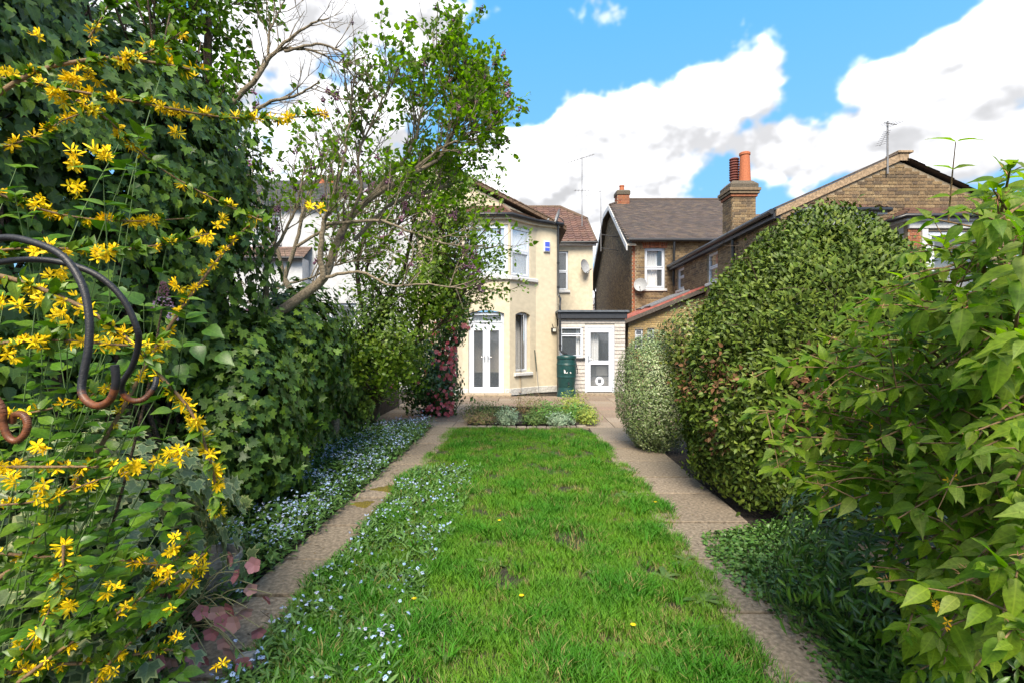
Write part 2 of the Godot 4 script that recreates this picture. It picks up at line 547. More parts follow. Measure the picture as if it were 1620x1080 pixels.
func dish(label: String, at: Vector3, face: Vector3, r: float, arm_to: Vector3) -> void:
	var t := thing("satellite_dish", label, "satellite dish", at, "")
	var n := face.normalized()
	var sx := n.cross(UP).normalized(); var sy := sx.cross(n)
	var mb := MB.new()
	for i in 4:
		var r0 := r * i / 4.0; var r1 := r * (i + 1) / 4.0
		for s in 24:
			var q := []
			for e in [[r0, s], [r1, s], [r1, s + 1], [r0, s + 1]]:
				var a: float = TAU * e[1] / 24.0
				q.push_back(at + (sx * cos(a) * 0.92 + sy * sin(a)) * e[0] + n * (e[0] * e[0] / r * 0.28))
			mb.quad(q[0], q[1], q[2], q[3], n)
	obj("reflector", mb, M.dish_grey, t)
	var a := MB.new()
	a.tube([at - sy * r * 0.95 + n * 0.03, at - sy * r * 0.7 + n * r * 1.25], [0.012, 0.01], 6)
	obj("arm", a, M.dark_metal, t)
	var l := MB.new()
	l.tube([at - sy * r * 0.7 + n * r * 1.2, at - sy * r * 0.55 + n * r * 1.05], [0.028, 0.022], 8)
	obj("receiver", l, M.dish_grey, t)
	var b := MB.new()
	b.tube([at - n * 0.005, at - n * 0.08, arm_to], [0.018, 0.018, 0.018], 6)
	obj("bracket", b, M.dark_metal, t)

func stick(mb: MB, a: Vector3, b: Vector3, r: float, sides := 5) -> void: mb.tube([a, b], [r, r], sides)

# ---------------------------------------------------------------- the cream house
func cream_house() -> void:
	var t := thing("cream_house", "cream rendered house with white upstairs bay window and double garden doors", "house", Vector3(-0.5, 0, -16))
	var pl := [Vector2(-3.0, 16.2), Vector2(-2.25, 15.85), Vector2(-1.45, 15.0), Vector2(-0.07, 15.0), Vector2(0.74, 15.85), Vector2(1.42, 16.15)]
	var H := 5.14
	for i in pl.size() - 1:
		var a := Vector3(pl[i].x, 0, -pl[i].y); var b := Vector3(pl[i + 1].x, 0, -pl[i + 1].y)
		var L := a.distance_to(b); var u := (b - a) / L
		var op := []
		if i == 2: op = [Rect2(0.17, 0.07, 1.05, 2.42), Rect2(0.05, 3.5, L - 0.1, 1.5)]
		if i == 3: op = [Rect2(0.25, 0.66, 0.66, 1.8), Rect2(0.05, 3.5, 0.86, 1.5)]
		if i == 1: op = [Rect2(0.26, 0.66, 0.66, 1.8), Rect2(0.26, 3.5, 0.86, 1.5)]
		wall("wall", t, a, u, PackedVector2Array([Vector2(0, 0), Vector2(L, 0), Vector2(L, H), Vector2(0, H)]), op, 0.24, M.cream)
		if i == 2:
			double_doors(t, a, u, op[0])
			var r: Rect2 = op[1]
			window(t, a, u, r, [Rect2(0.05, 0.05, r.size.x - 0.1, r.size.y - 0.1)], {"recess": 0.03, "curtain": [[0.02, 0.16], [0.35, r.size.x - 0.02]], "sash": 0.06, "glass": M.glass_sky})
		elif i == 3 or i == 1:
			var r: Rect2 = op[0]
			window(t, a, u, r, [Rect2(0.04, 0.04, r.size.x - 0.08, r.size.y - 0.08)], {"recess": 0.13, "sill": 0.07, "curtain": [[0.3, 0.62]]})
			r = op[1]
			window(t, a, u, r, [Rect2(0.04, 0.04, r.size.x - 0.08, 0.72), Rect2(0.04, 0.76, r.size.x - 0.08, 0.7)], {"recess": 0.03, "curtain": [[0.02, 0.84]], "sash": 0.06, "glass": M.glass_sky})
			arch(t, a, u, op[0])
		if i >= 1 and i <= 3:   # continuous ledge under the upstairs bay window
			var lg := MB.new()
			fslab(lg, a, u, -0.03, L + 0.03, 3.38, 3.497, -0.02, 0.075 + 0.004 * i, 0.02)
			obj("window_ledge", lg, M.white_paint, t)
		var ft := MB.new()     # painted plinth
		fslab(ft, a, u, 0.0, L if i != 2 else 0.16, 0.0, 0.2, 0.0, 0.025, 0.01)
		obj("plinth", ft, M.white_wash, t)
		if i == 2:
			var ft2 := MB.new()
			fslab(ft2, a, u, 1.24, L, 0.0, 0.2, 0.0, 0.025, 0.01)
			obj("plinth", ft2, M.white_wash, t)
		var so := MB.new()     # boxed eaves
		fslab(so, a, u, -0.06, L + 0.06, H, H + 0.11, -0.2, 0.10 + 0.003 * i, 0.01)
		obj("eaves_board", so, M.cream_gloss, t)
	# pilaster strip beside the bay
	# gable behind the bay
	var g0 := Vector3(-3.0, 0, -16.3)
	wall("gable_wall", t, g0, Vector3.RIGHT, PackedVector2Array([Vector2(0, 4.9), Vector2(4.42, 4.9), Vector2(4.42, 5.12), Vector2(0, 7.37)]), [], 0.2, M.cream)
	# gutters
	gutter(t, [Vector3(-3.0, 5.26, -16.0), Vector3(-2.3, 5.26, -15.68), Vector3(-1.5, 5.26, -14.83), Vector3(0.0, 5.26, -14.83), Vector3(0.83, 5.26, -15.7), Vector3(1.6, 5.24, -16.05)], 0.06)
	# bay roof
	var bay := obj("bay_roof", MB.new() if false else roof_ridge([Vector3(-0.02, 5.31, -14.84), Vector3(-0.3, 5.9, -16.28)], 0.05), M.ridge_tile, t)
	var e := [Vector3(-2.35, 5.29, -15.7), Vector3(-1.52, 5.29, -14.8), Vector3(0.02, 5.29, -14.8), Vector3(0.88, 5.29, -15.68), Vector3(1.62, 5.27, -16.05)]
	var T1 := Vector3(-1.2, 5.88, -16.28); var T2 := Vector3(-0.3, 5.88, -16.28)
	tri_roof(bay, [e[1], e[2], T2, T1], [Color(0.235, 0.115, 0.08), Color(0.205, 0.105, 0.08), Color(0.255, 0.135, 0.095)], "bay")
	tri_roof(bay, [e[2], e[3], T2], [Color(0.22, 0.135, 0.085), Color(0.2, 0.125, 0.08), Color(0.235, 0.15, 0.1)], "bay")
	tri_roof(bay, [e[3], e[4], Vector3(1.62, 5.3, -16.3), T2], [Color(0.22, 0.135, 0.085), Color(0.2, 0.125, 0.08), Color(0.235, 0.15, 0.1)], "bay")
	tri_roof(bay, [e[0], e[1], T1], [Color(0.22, 0.135, 0.085), Color(0.2, 0.125, 0.08), Color(0.235, 0.15, 0.1)], "bay")
	# gable roof with its verge
	var rf := MB.new()
	var a0 := Vector3(1.72, 5.08, -16.12); var a1 := Vector3(-3.0, 7.49, -16.12)
	var back := Vector3(0, 0, -7.5)
	var up := Vector3(0, 0.10, 0)
	rf.quad(a0, a1, a1 + back, a0 + back, UP); rf.quad(a0 + up, a1 + up, a1 + up + back, a0 + up + back, UP)
	rf.quad(a0, a1, a1 + up, a0 + up, Vector3.BACK); rf.quad(a0, a0 + up, a0 + up + back, a0 + back, Vector3.RIGHT)
	obj("gable_roof", rf, M.old_tile, t)
	var vg := MB.new()
	var k := 26
	for i in k:   # verge tiles, one by one along the slope
		var p := a0.lerp(a1, float(i) / k) + Vector3(0, 0.1, 0.02); var q := a0.lerp(a1, (i + 1.08) / k) + Vector3(0, 0.118, 0.02)
		vg.obox(p, q - p, Vector3(0, 0.03, 0), Vector3(0, 0, -0.25))
	obj("verge_tile", vg, M.old_tile, t)
	# rear range, set back
	var w0 := Vector3(1.3, 0, -19.3)
	var wo := Rect2(0.36, 3.5, 0.46 + 0.0, 1.48)
	wall("rear_wall", t, w0, Vector3.RIGHT, PackedVector2Array([Vector2(0, 0), Vector2(1.75, 0), Vector2(1.75, 5.32), Vector2(0, 5.32)]), [wo], 0.24, M.cream)
	window(t, w0, Vector3.RIGHT, wo, [Rect2(0.03, 0.03, 0.4, 0.68), Rect2(0.03, 0.72, 0.4, 0.73)], {"recess": 0.07, "sill": 0.08})
	var sd := MB.new()
	sd.quad(Vector3(3.05, 0, -19.3), Vector3(3.3, 0, -27), Vector3(3.3, 5.3, -27), Vector3(3.05, 5.3, -19.3), Vector3.RIGHT)
	sd.quad(Vector3(1.42, 0, -16.15), Vector3(1.42, 5.2, -16.15), Vector3(1.45, 5.2, -19.3), Vector3(1.45, 0, -19.3), Vector3.RIGHT)
	sd.quad(Vector3(-3, 0, -16.3), Vector3(-3, 7.3, -16.3), Vector3(-3, 7.3, -27), Vector3(-3, 0, -27), Vector3.LEFT)
	obj("side_wall", sd, M.cream, t)
	var o := Vector3(0.3, 5.3, -19.1); var s := Vector3(0, 0.508, -0.861)
	tiles(t, o, Vector3.RIGHT, s, PackedVector2Array([Vector2(-1, 0), Vector2(2.85, 0), Vector2(2.83, 2.75), Vector2(1.85, 4.52), Vector2(-1, 4.52)]), 0.26, 0.27, [Color(0.2, 0.105, 0.075), Color(0.17, 0.09, 0.07), Color(0.22, 0.125, 0.09)], "rear", 0.03, 0.024)
	var rg := MB.new()
	rg.tube([o + Vector3(2.83, 0, 0) + s * 2.75, o + Vector3(1.85, 0, 0) + s * 4.52, o + Vector3(-1, 0, 0) + s * 4.52], [0.09, 0.09, 0.09], 8)
	rg.tube([o + Vector3(2.85, 0.02, 0), o + Vector3(2.83, 0.02, 0) + s * 2.75], [0.045, 0.045], 6)
	obj("ridge", rg, M.old_tile, t)
	var fb := MB.new()
	fb.bx(Vector3(1.35, 5.17, -19.3), Vector3(3.16, 5.30, -19.16))
	obj("eaves_board", fb, M.white_paint, t)
	gutter(t, [Vector3(1.5, 5.25, -19.06), Vector3(3.2, 5.27, -19.06)], 0.05)
	# downpipe in the corner, turning into the water butt
	pipe(t, [Vector3(1.44, 5.2, -15.98), Vector3(1.44, 3.05, -15.98), Vector3(1.45, 2.85, -15.35), Vector3(1.42, 2.6, -15.2), Vector3(1.43, 1.33, -15.17), Vector3(1.47, 1.27, -15.08), Vector3(1.6, 1.2, -14.95)])
	# alarm box: white case with a blue plate
	var fu := Vector3(0.68, 0, -0.3).normalized()
	var fo := Vector3(0.74, 0, -15.85)
	var al := MB.new()
	fslab(al, fo, fu, 0.26, 0.47, 4.36, 4.70, 0.0, 0.07, 0.02)
	var box := obj("alarm_box", al, M.upvc, t)
	var ap := MB.new()
	fslab(ap, fo, fu, 0.285, 0.445, 4.39, 4.49, 0.07, 0.076, 0.003); fslab(ap, fo, fu, 0.285, 0.445, 4.52, 4.67, 0.07, 0.076, 0.003)
	obj("plate", ap, M.blue_plate, box)
	# bulkhead lamp
	var lm := MB.new()
	fslab(lm, fo, fu, 0.52, 0.68, 1.86, 2.0, 0.02, 0.1, 0.02); stick(lm, fo + fu * 0.6 + UP * 2.0 + nrm_of(fu) * 0.03, fo + fu * 0.57 + UP * 2.12, 0.012)
	var lp := obj("wall_lamp", lm, M.black_plastic, t)
	var lg2 := MB.new()
	fslab(lg2, fo, fu, 0.545, 0.655, 1.885, 1.975, 0.1, 0.106, 0.004)
	obj("lamp_glass", lg2, M.lamp_glass, lp)
	# step below the doors, of tiles
	var st := MB.new()
	st.bx(Vector3(-1.55, 0.0, -15.0), Vector3(-0.02, 0.05, -14.52))
	var sp := obj("door_step", st, M.concrete, t)
	for i in 4:
		var q := MB.new()
		q.slab(Vector3(-1.55 + i * 0.385, 0.05, -14.52), Vector3(0.375, 0, 0), Vector3(0, 0, -0.47), Vector3(0, 0.03, 0), 0.006)
		obj("step_tile", q, mat("step_tile_%d" % (i % 2), Color(0.42, 0.33, 0.23) * (1.0 + 0.1 * (i % 2)), 0.8), sp)

func arch(parent: Node3D, o: Vector3, u: Vector3, r: Rect2) -> void:
	# shallow arched head: fills the two upper corners of the opening
	var n := nrm_of(u)
	var mb := MB.new()
	var rise := 0.09
	var k := 10
	for i in k:
		var f0 := float(i) / k; var f1 := float(i + 1) / k
		var y0 := r.end.y - rise * pow(absf(f0 * 2 - 1), 2.0); var y1 := r.end.y - rise * pow(absf(f1 * 2 - 1), 2.0)
		var a := o + u * (r.position.x + r.size.x * f0); var b := o + u * (r.position.x + r.size.x * f1)
		var top := UP * r.end.y
		mb.quad(a + UP * y0 - n * 0.002, b + UP * y1 - n * 0.002, b + top - n * 0.002, a + top - n * 0.002, n)
		mb.quad(a + UP * y0 - n * 0.002, b + UP * y1 - n * 0.002, b + UP * y1 - n * 0.1, a + UP * y0 - n * 0.1, -UP)
	obj("arched_head", mb, M.cream, parent)

func double_doors(t: Node3D, o: Vector3, u: Vector3, r: Rect2) -> void:
	var n := nrm_of(u)
	arch(t, o, u, r)
	# transom light above
	window(t, o, u, Rect2(r.position.x, 2.08, r.size.x, r.end.y - 2.08 - 0.06), [Rect2(0.05, 0.05, r.size.x - 0.1, 0.26)], {"recess": 0.1, "bar": 0.05, "called": "transom_window", "room": 1.0, "curtain": [[0.05, r.size.x - 0.05]]})
	var oo := o + u * r.position.x + UP * r.position.y - n * 0.1
	var fr := MB.new()
	var w := r.size.x; var h := 2.0
	fslab(fr, oo, u, 0, 0.05, 0, h, -0.07, 0); fslab(fr, oo, u, w - 0.05, w, 0, h, -0.07, 0); fslab(fr, oo, u, 0.05, w - 0.05, h - 0.07, h, -0.07, 0); fslab(fr, oo, u, 0.05, w - 0.05, 0, 0.03, -0.07, 0.03)
	var f := obj("garden_doors", fr, M.upvc, t)
	for side in 2:
		var a0 := 0.052 + side * (w / 2 - 0.05); var a1 := a0 + w / 2 - 0.054
		var b0 := 0.035; var b1 := h - 0.075
		var dm := MB.new()
		var s := 0.105
		fslab(dm, oo, u, a0, a1, b0, b0 + 0.13, -0.05, 0.012); fslab(dm, oo, u, a0, a1, b1 - 0.1, b1, -0.05, 0.012)
		fslab(dm, oo, u, a0, a0 + s, b0 + 0.13, b1 - 0.1, -0.05, 0.012); fslab(dm, oo, u, a1 - s, a1, b0 + 0.13, b1 - 0.1, -0.05, 0.012)
		obj("door", dm, M.upvc, f)
		var g := MB.new()
		fbox(g, oo, u, a0 + s - 0.004, a1 - s + 0.004, b0 + 0.126, b1 - 0.096, -0.03, -0.026)
		obj("pane", g, M.glass, f)
		var hd := MB.new()
		var hx := a1 - 0.045 if side == 0 else a0 + 0.045
		fslab(hd, oo, u, hx - 0.015, hx + 0.015, 0.9, 1.12, 0.012, 0.02, 0.003)
		var q := oo + u * hx + UP * 1.06
		hd.tube([q + n * 0.015, q + n * 0.06, q + n * 0.06 + u * (0.11 if side == 1 else -0.11)], [0.009, 0.009, 0.008], 6)
		obj("handle", hd, M.chrome, f)
	var rm := MB.new()
	var q0 := oo - n * 0.14 - u * 0.5; var W := u * (w + 1.0); var D := -n * 2.6; var HH := UP * 2.3
	rm.quad(q0 + D, q0 + D + W, q0 + D + W + HH, q0 + D + HH, n); rm.quad(q0, q0 + D, q0 + D + HH, q0 + HH, u); rm.quad(q0 + W, q0 + W + D, q0 + W + D + HH, q0 + W + HH, -u); rm.quad(q0 + HH, q0 + HH + W, q0 + HH + W + D, q0 + HH + D, -UP)
	obj("room_lining", rm, M.room_brown, f)
	var fl := MB.new()
	fl.quad(q0, q0 + W, q0 + W + D, q0 + D, UP)
	obj("room_floor", fl, mat("floor_wood", Color(0.26, 0.09, 0.045), 0.35), f)
	var th := MB.new()
	fslab(th, o, u, r.position.x - 0.03, r.end.x + 0.03, 0.045, 0.068, -0.05, 0.06, 0.006)
	obj("threshold", th, M.dark_metal, f)

func roof_ridge(pts: Array, r: float) -> MB:
	var mb := MB.new(); var rr := []
	for p in pts: rr.push_back(r)
	mb.tube(pts, rr, 7)
	return mb

# tiles on any flat polygon whose first two corners are the eave
func tri_roof(parent: Node3D, c: Array, tones: Array, key: String, tw := 0.17, th := 0.11, roll := 0.0) -> void:
	var o: Vector3 = c[0]
	var u: Vector3 = (c[1] - c[0]).normalized()
	var n: Vector3 = u.cross(c[2] - c[0]).normalized()
	if n.y < 0: n = -n
	var s := n.cross(u).normalized()
	if s.y < 0: s = -s
	var poly := PackedVector2Array()
	for p in c: poly.push_back(Vector2((p - o).dot(u), (p - o).dot(s)))
	tiles(parent, o, u, s, poly, tw, th, tones, key, roll)

# ---------------------------------------------------------------- flat-roofed extension with white weatherboards
func extension() -> void:
	var t := thing("garden_extension", "flat-roofed extension clad in white weatherboards beside the green water butt", "extension", Vector3(2.4, 0, -16.5))
	var o := Vector3(1.40, 0, -15.3)
	var W := 1.98; var H := 2.26
	var win := Rect2(0.03, 1.10, 0.69, 0.92)
	var dr := Rect2(0.78, 0.06, 0.88, 1.98)
	wall("wall", t, o, Vector3.RIGHT, PackedVector2Array([Vector2(0, 0), Vector2(W, 0), Vector2(W, H), Vector2(0, H)]), [win, dr], 0.15, M.board_back)
	var sw := MB.new()
	sw.quad(Vector3(3.38, 0, -15.3), Vector3(3.45, 0, -19.3), Vector3(3.45, H, -19.3), Vector3(3.38, H, -15.3), Vector3.RIGHT)
	obj("side_wall", sw, M.board_back, t)
	# weatherboards, each lapped over the one below
	var y := 0.10
	var i := 0
	while y < H - 0.02:
		var h := minf(0.118, H - y)
		var spans := [[0.0, W]]
		for r in [win, dr]:
			if y + h * 0.5 > r.position.y - 0.02 and y + h * 0.5 < r.end.y + 0.03:
				var nx := []
				for sp in spans:
					if sp[0] < r.position.x: nx.push_back([sp[0], minf(sp[1], r.position.x)])
					if sp[1] > r.end.x: nx.push_back([maxf(sp[0], r.end.x), sp[1]])
				spans = nx
		for sp in spans:
			if sp[1] - sp[0] < 0.05: continue
			var mb := MB.new()
			var a := o + Vector3(sp[0] + 0.004, y, 0.004); var L: float = sp[1] - sp[0] - 0.006
			var tilt := rnd(-0.002, 0.002)
			var p0 := a + Vector3(0, 0, 0.026); var p1 := a + Vector3(L, tilt, 0.026)
			var q0 := a + Vector3(0, h - 0.004, 0.006); var q1 := a + Vector3(L, h - 0.004, 0.006)
			mb.quad(p0, p1, q1, q0, Vector3.BACK); mb.quad(a, a + Vector3(L, 0, 0), p1, p0, Vector3.DOWN)
			mb.quad(a, p0, q0, a + Vector3(0, h - 0.004, 0), Vector3.LEFT); mb.quad(a + Vector3(L, 0, 0), p1, q1, a + Vector3(L, h - 0.004, 0), Vector3.RIGHT)
			obj("weatherboard", mb, [M.board_a, M.board_b, M.board_c][i % 3], t)
		y += 0.112
		i += 1
	window(t, o + Vector3(0, 0, 0.03), Vector3.RIGHT, win, [Rect2(0.03, 0.04, 0.62, 0.62), Rect2(0.03, 0.68, 0.62, 0.21)], {"recess": 0.02, "sash": 0.035, "curtain": [[0.5, 0.64]]})
	var led := MB.new()
	fslab(led, o, Vector3.RIGHT, -0.02, 0.78, 1.05, 1.095, 0.0, 0.09, 0.01)
	obj("sill", led, M.dark_metal, t)
	# door with two panes
	var oo := o + Vector3(dr.position.x, dr.position.y, 0.02)
	var fr := MB.new()
	var w := dr.size.x; var h2 := dr.size.y
	fslab(fr, oo, Vector3.RIGHT, 0, 0.06, 0, h2, -0.07, 0.012); fslab(fr, oo, Vector3.RIGHT, w - 0.06, w, 0, h2, -0.07, 0.012); fslab(fr, oo, Vector3.RIGHT, 0.06, w - 0.06, h2 - 0.07, h2, -0.07, 0.012)
	var f := obj("door_frame", fr, M.upvc, t)
	var d := MB.new()
	for b in [[0.064, w - 0.064, 0.02, 0.19], [0.064, w - 0.064, 0.83, 0.95], [0.064, w - 0.064, h2 - 0.2, h2 - 0.075], [0.064, 0.17, 0.19, 0.83], [w - 0.17, w - 0.064, 0.19, 0.83], [0.064, 0.17, 0.95, h2 - 0.2], [w - 0.17, w - 0.064, 0.95, h2 - 0.2]]:
		fslab(d, oo, Vector3.RIGHT, b[0], b[1], b[2], b[3], -0.05, 0.0, 0.01)
	obj("door", d, M.upvc, f)
	for b in [[0.19, 0.83], [0.95, h2 - 0.2]]:
		var g := MB.new()
		fbox(g, oo, Vector3.RIGHT, 0.166, w - 0.166, b[0] - 0.004, b[1] + 0.004, -0.035, -0.03)
		obj("pane", g, M.glass, f)
	var fl := MB.new()     # round cat flap
	var c := oo + Vector3(0.44, 0.34, -0.028)
	var prev := Vector3.ZERO
	for k in 29:
		var a := TAU * k / 28.0
		var p := Vector3(cos(a), sin(a), 0)
		if k > 0:
			fl.quad(c + prev * 0.062, c + p * 0.062, c + p * 0.128 + Vector3(0, 0, 0.02), c + prev * 0.128 + Vector3(0, 0, 0.02), Vector3.BACK)
			fl.quad(c + prev * 0.128 + Vector3(0, 0, 0.02), c + p * 0.128 + Vector3(0, 0, 0.02), c + p * 0.135, c + prev * 0.135, p)
			fl.tri(c, c + prev * 0.064 + Vector3(0, 0, -0.001), c + p * 0.064 + Vector3(0, 0, -0.001), Vector3.BACK)
		prev = p
	obj("cat_flap", fl, M.upvc, f)
	var fp := MB.new()
	fp.slab(c + Vector3(-0.05, -0.055, 0.002), Vector3(0.1, 0, 0), Vector3(0, 0.11, 0), Vector3(0, 0, 0.01), 0.006)
	obj("flap", fp, M.smoke, f)
	var hd := MB.new()
	var q := oo + Vector3(0.11, 1.0, 0.0)
	fslab(hd, q, Vector3.RIGHT, -0.014, 0.014, -0.1, 0.1, 0.0, 0.008, 0.003)
	hd.tube([q, q + Vector3(0, 0, 0.05), q + Vector3(0.11, 0, 0.05)], [0.009, 0.009, 0.008], 6)
	obj("handle", hd, M.chrome, f)
	# flat roof with a dark fascia
	var fa := MB.new()
	fa.slab(Vector3(1.36, 2.25, -15.3), Vector3(2.06, 0, 0), Vector3(0, 0.19, 0), Vector3(0, 0, 0.13), 0.01)
	obj("fascia", fa, M.slate_dark, t)
	var rf := MB.new()
	rf.bx(Vector3(1.36, 2.442, -19.3), Vector3(3.47, 2.5, -15.11))
	obj("flat_roof", rf, M.roof_felt, t)
	# room behind the glass, with a pale settee
	var rm := MB.new()
	var r0 := Vector3(1.46, 0.05, -15.5); var r1 := Vector3(3.36, 2.25, -18.2)
	rm.quad(Vector3(r0.x, r0.y, r1.z), Vector3(r1.x, r0.y, r1.z), r1, Vector3(r0.x, r1.y, r1.z), Vector3.BACK)
	rm.quad(r0, Vector3(r0.x, r0.y, r1.z), Vector3(r0.x, r1.y, r1.z), Vector3(r0.x, r1.y, r0.z), Vector3.RIGHT)
	rm.quad(Vector3(r1.x, r0.y, r0.z), Vector3(r1.x, r0.y, r1.z), r1, Vector3(r1.x, r1.y, r0.z), Vector3.LEFT)
	rm.quad(Vector3(r0.x, r1.y, r0.z), Vector3(r1.x, r1.y, r0.z), r1, Vector3(r0.x, r1.y, r1.z), Vector3.DOWN)
	obj("room_lining", rm, M.room, t)
	var rfl := MB.new()
	rfl.quad(r0, Vector3(r1.x, r0.y, r0.z), Vector3(r1.x, r0.y, r1.z), Vector3(r0.x, r0.y, r1.z), UP)
	obj("room_floor", rfl, mat("floor_wood2", Color(0.2, 0.12, 0.07), 0.5), t)
	var cu := MB.new()
	var pp := Vector3.ZERO
	for k in 25:
		var p := Vector3(2.28 + k * 0.014, 0.95, -15.52 - 0.025 * sin(k * 1.25))
		if k > 0: cu.quad(pp, p, p + UP * 1.25, pp + UP * 1.25, Vector3.BACK)
		pp = p
	obj("curtain", cu, M.curtain, t)
	var so := thing("settee", "pale grey settee seen through the glass door of the extension", "settee", Vector3(2.75, 0.05, -16.6))
	var s1 := MB.new(); s1.slab(Vector3(2.35, 0.2, -16.9), Vector3(0.9, 0, 0), Vector3(0, 0, -0.001), Vector3(0, 0.26, 0), 0.04)
	s1.bx(Vector3(2.35, 0.05, -17.0), Vector3(3.25, 0.45, -16.35))
	obj("seat", s1, M.settee, so)
	var s2 := MB.new(); s2.bx(Vector3(2.35, 0.45, -17.0), Vector3(3.25, 0.92, -16.78))
	obj("backrest", s2, M.settee, so)
	var s3 := MB.new(); s3.obox(Vector3(2.75, 0.45, -16.75), Vector3(0.36, 0, 0), Vector3(0, 0.34, -0.1), Vector3(0, 0.03, 0.1))
	obj("cushion", s3, M.curtain, so)
	var stp := MB.new()
	stp.slab(Vector3(1.95, 0.0, -14.95), Vector3(1.3, 0, 0), Vector3(0, 0, -0.35), Vector3(0, 0.06, 0), 0.01)
	obj("door_step", stp, M.concrete, t)

func water_butt() -> void:
	var c := Vector3(1.57, 0, -14.75)
	var t := thing("water_butt", "dark green plastic water butt on its stand under the downpipe", "water butt", c)
	var st := MB.new()
	st.lathe(c, [[0.29, 0.0], [0.285, 0.02], [0.245, 0.27], [0.25, 0.3], [0.0, 0.3]], 28)
	obj("stand", st, M.butt_green, t)
	var b := MB.new()
	var prof := [[0.23, 0.3]]
	for i in 31:
		var h := 0.3 + i * 0.027
		var r := 0.235 + 0.05 * sin(PI * clampf((h - 0.25) / 1.05, 0, 1)) 
		for rib in [0.58, 0.93]:
			r += 0.014 * exp(-pow((h - rib) / 0.018, 2))
		prof.push_back([r, h])
	prof.push_back([0.262, 1.115])
	b.lathe(c, prof, 32)
	obj("barrel", b, M.butt_green, t)
	var l := MB.new()
	l.lathe(c, [[0.262, 1.09], [0.283, 1.09], [0.285, 1.15], [0.27, 1.175], [0.1, 1.2], [0.0, 1.2]], 32)
	obj("lid", l, M.butt_green, t)
	var tp := MB.new()
	tp.tube([c + Vector3(0.03, 0.42, 0.26), c + Vector3(0.03, 0.42, 0.33), c + Vector3(0.03, 0.38, 0.34)], [0.022, 0.018, 0.016], 8)
	obj("tap", tp, M.black_plastic, t)
	# two worn white marks left of a torn sticker
	var mk := MB.new()
	for e in [[[-0.10, .80], [-0.06, .77], [-0.045, .70], [-0.085, .68], [-0.1, .72]], [[-0.045, .70], [0.005, .73], [0.0, .69], [-0.045, .68]], [[0.06, .72], [0.1, .73], [0.11, .68], [0.075, .69]]]:
		var q := []
		for p in e:
			var r := 0.2915
			q.push_back(c + Vector3(p[0], p[1], sqrt(r * r - p[0] * p[0]) + 0.003))
		for k in range(1, q.size() - 1): mk.tri(q[0], q[k], q[k + 1], Vector3.BACK)
	obj("torn_sticker", mk, M.white_paint, t)
	var hs := MB.new()
	hs.tube([Vector3(1.86, 1.1, -15.0), Vector3(1.885, 0.95, -15.02), Vector3(1.92, 0.75, -15.02), Vector3(1.925, 0.64, -15.02)], [0.014, 0.014, 0.014, 0.014], 6)
	var ho := obj("garden_hose", hs, M.black_plastic)
	tag(ho, "short black hose hanging beside the water butt", "hose")

func aerial(label: String, foot: Vector3, top: float, booms: Array) -> void:
	var t := thing("tv_aerial", label, "aerial", foot)
	var m := MB.new()
	m.tube([foot, Vector3(foot.x, top, foot.z)], [0.022, 0.018], 6)
	obj("mast", m, M.grey_metal, t)
	for b in booms:   # [height, from, to, elements, element length]
		var a := Vector3(foot.x, b[0], foot.z)
		var p: Vector3 = a + b[1]; var q: Vector3 = a + b[2]
		var bm := MB.new()
		stick(bm, p, q, 0.011)
		var o := obj("boom", bm, M.grey_metal, t)
		var across := (q - p).normalized().cross(UP).normalized()
		for i in b[3]:
			var e := MB.new()
			var c := p.lerp(q, (i + 0.5) / b[3])
			var L: float = b[4] * (0.7 + 0.3 * i / b[3])
			stick(e, c - across * L, c + across * L, 0.006, 4)
			obj("element", e, M.grey_metal, o)
# ---------------------------------------------------------------- neighbours
func chimney(parent: Node3D, lo: Vector3, hi: Vector3, key: String, tones: Array, singles: int) -> Node3D:
	# core of mortar with bricks on the front and the two sides
	var core := MB.new()
	core.bx(lo, hi)
	var st := obj("chimney", core, M.mortar, parent)
	var w := hi.x - lo.x; var d := hi.z - lo.z; var h := hi.y - lo.y
	bricks(st, Vector3(lo.x, lo.y, hi.z), Vector3.RIGHT, PackedVector2Array([Vector2(0, 0), Vector2(w, 0), Vector2(w, h), Vector2(0, h)]), [], singles, tones, key)
	bricks(st, Vector3(lo.x, lo.y, lo.z), Vector3.BACK, PackedVector2Array([Vector2(0, 0), Vector2(d, 0), Vector2(d, h), Vector2(0, h)]), [], 0, tones, key)
	return st

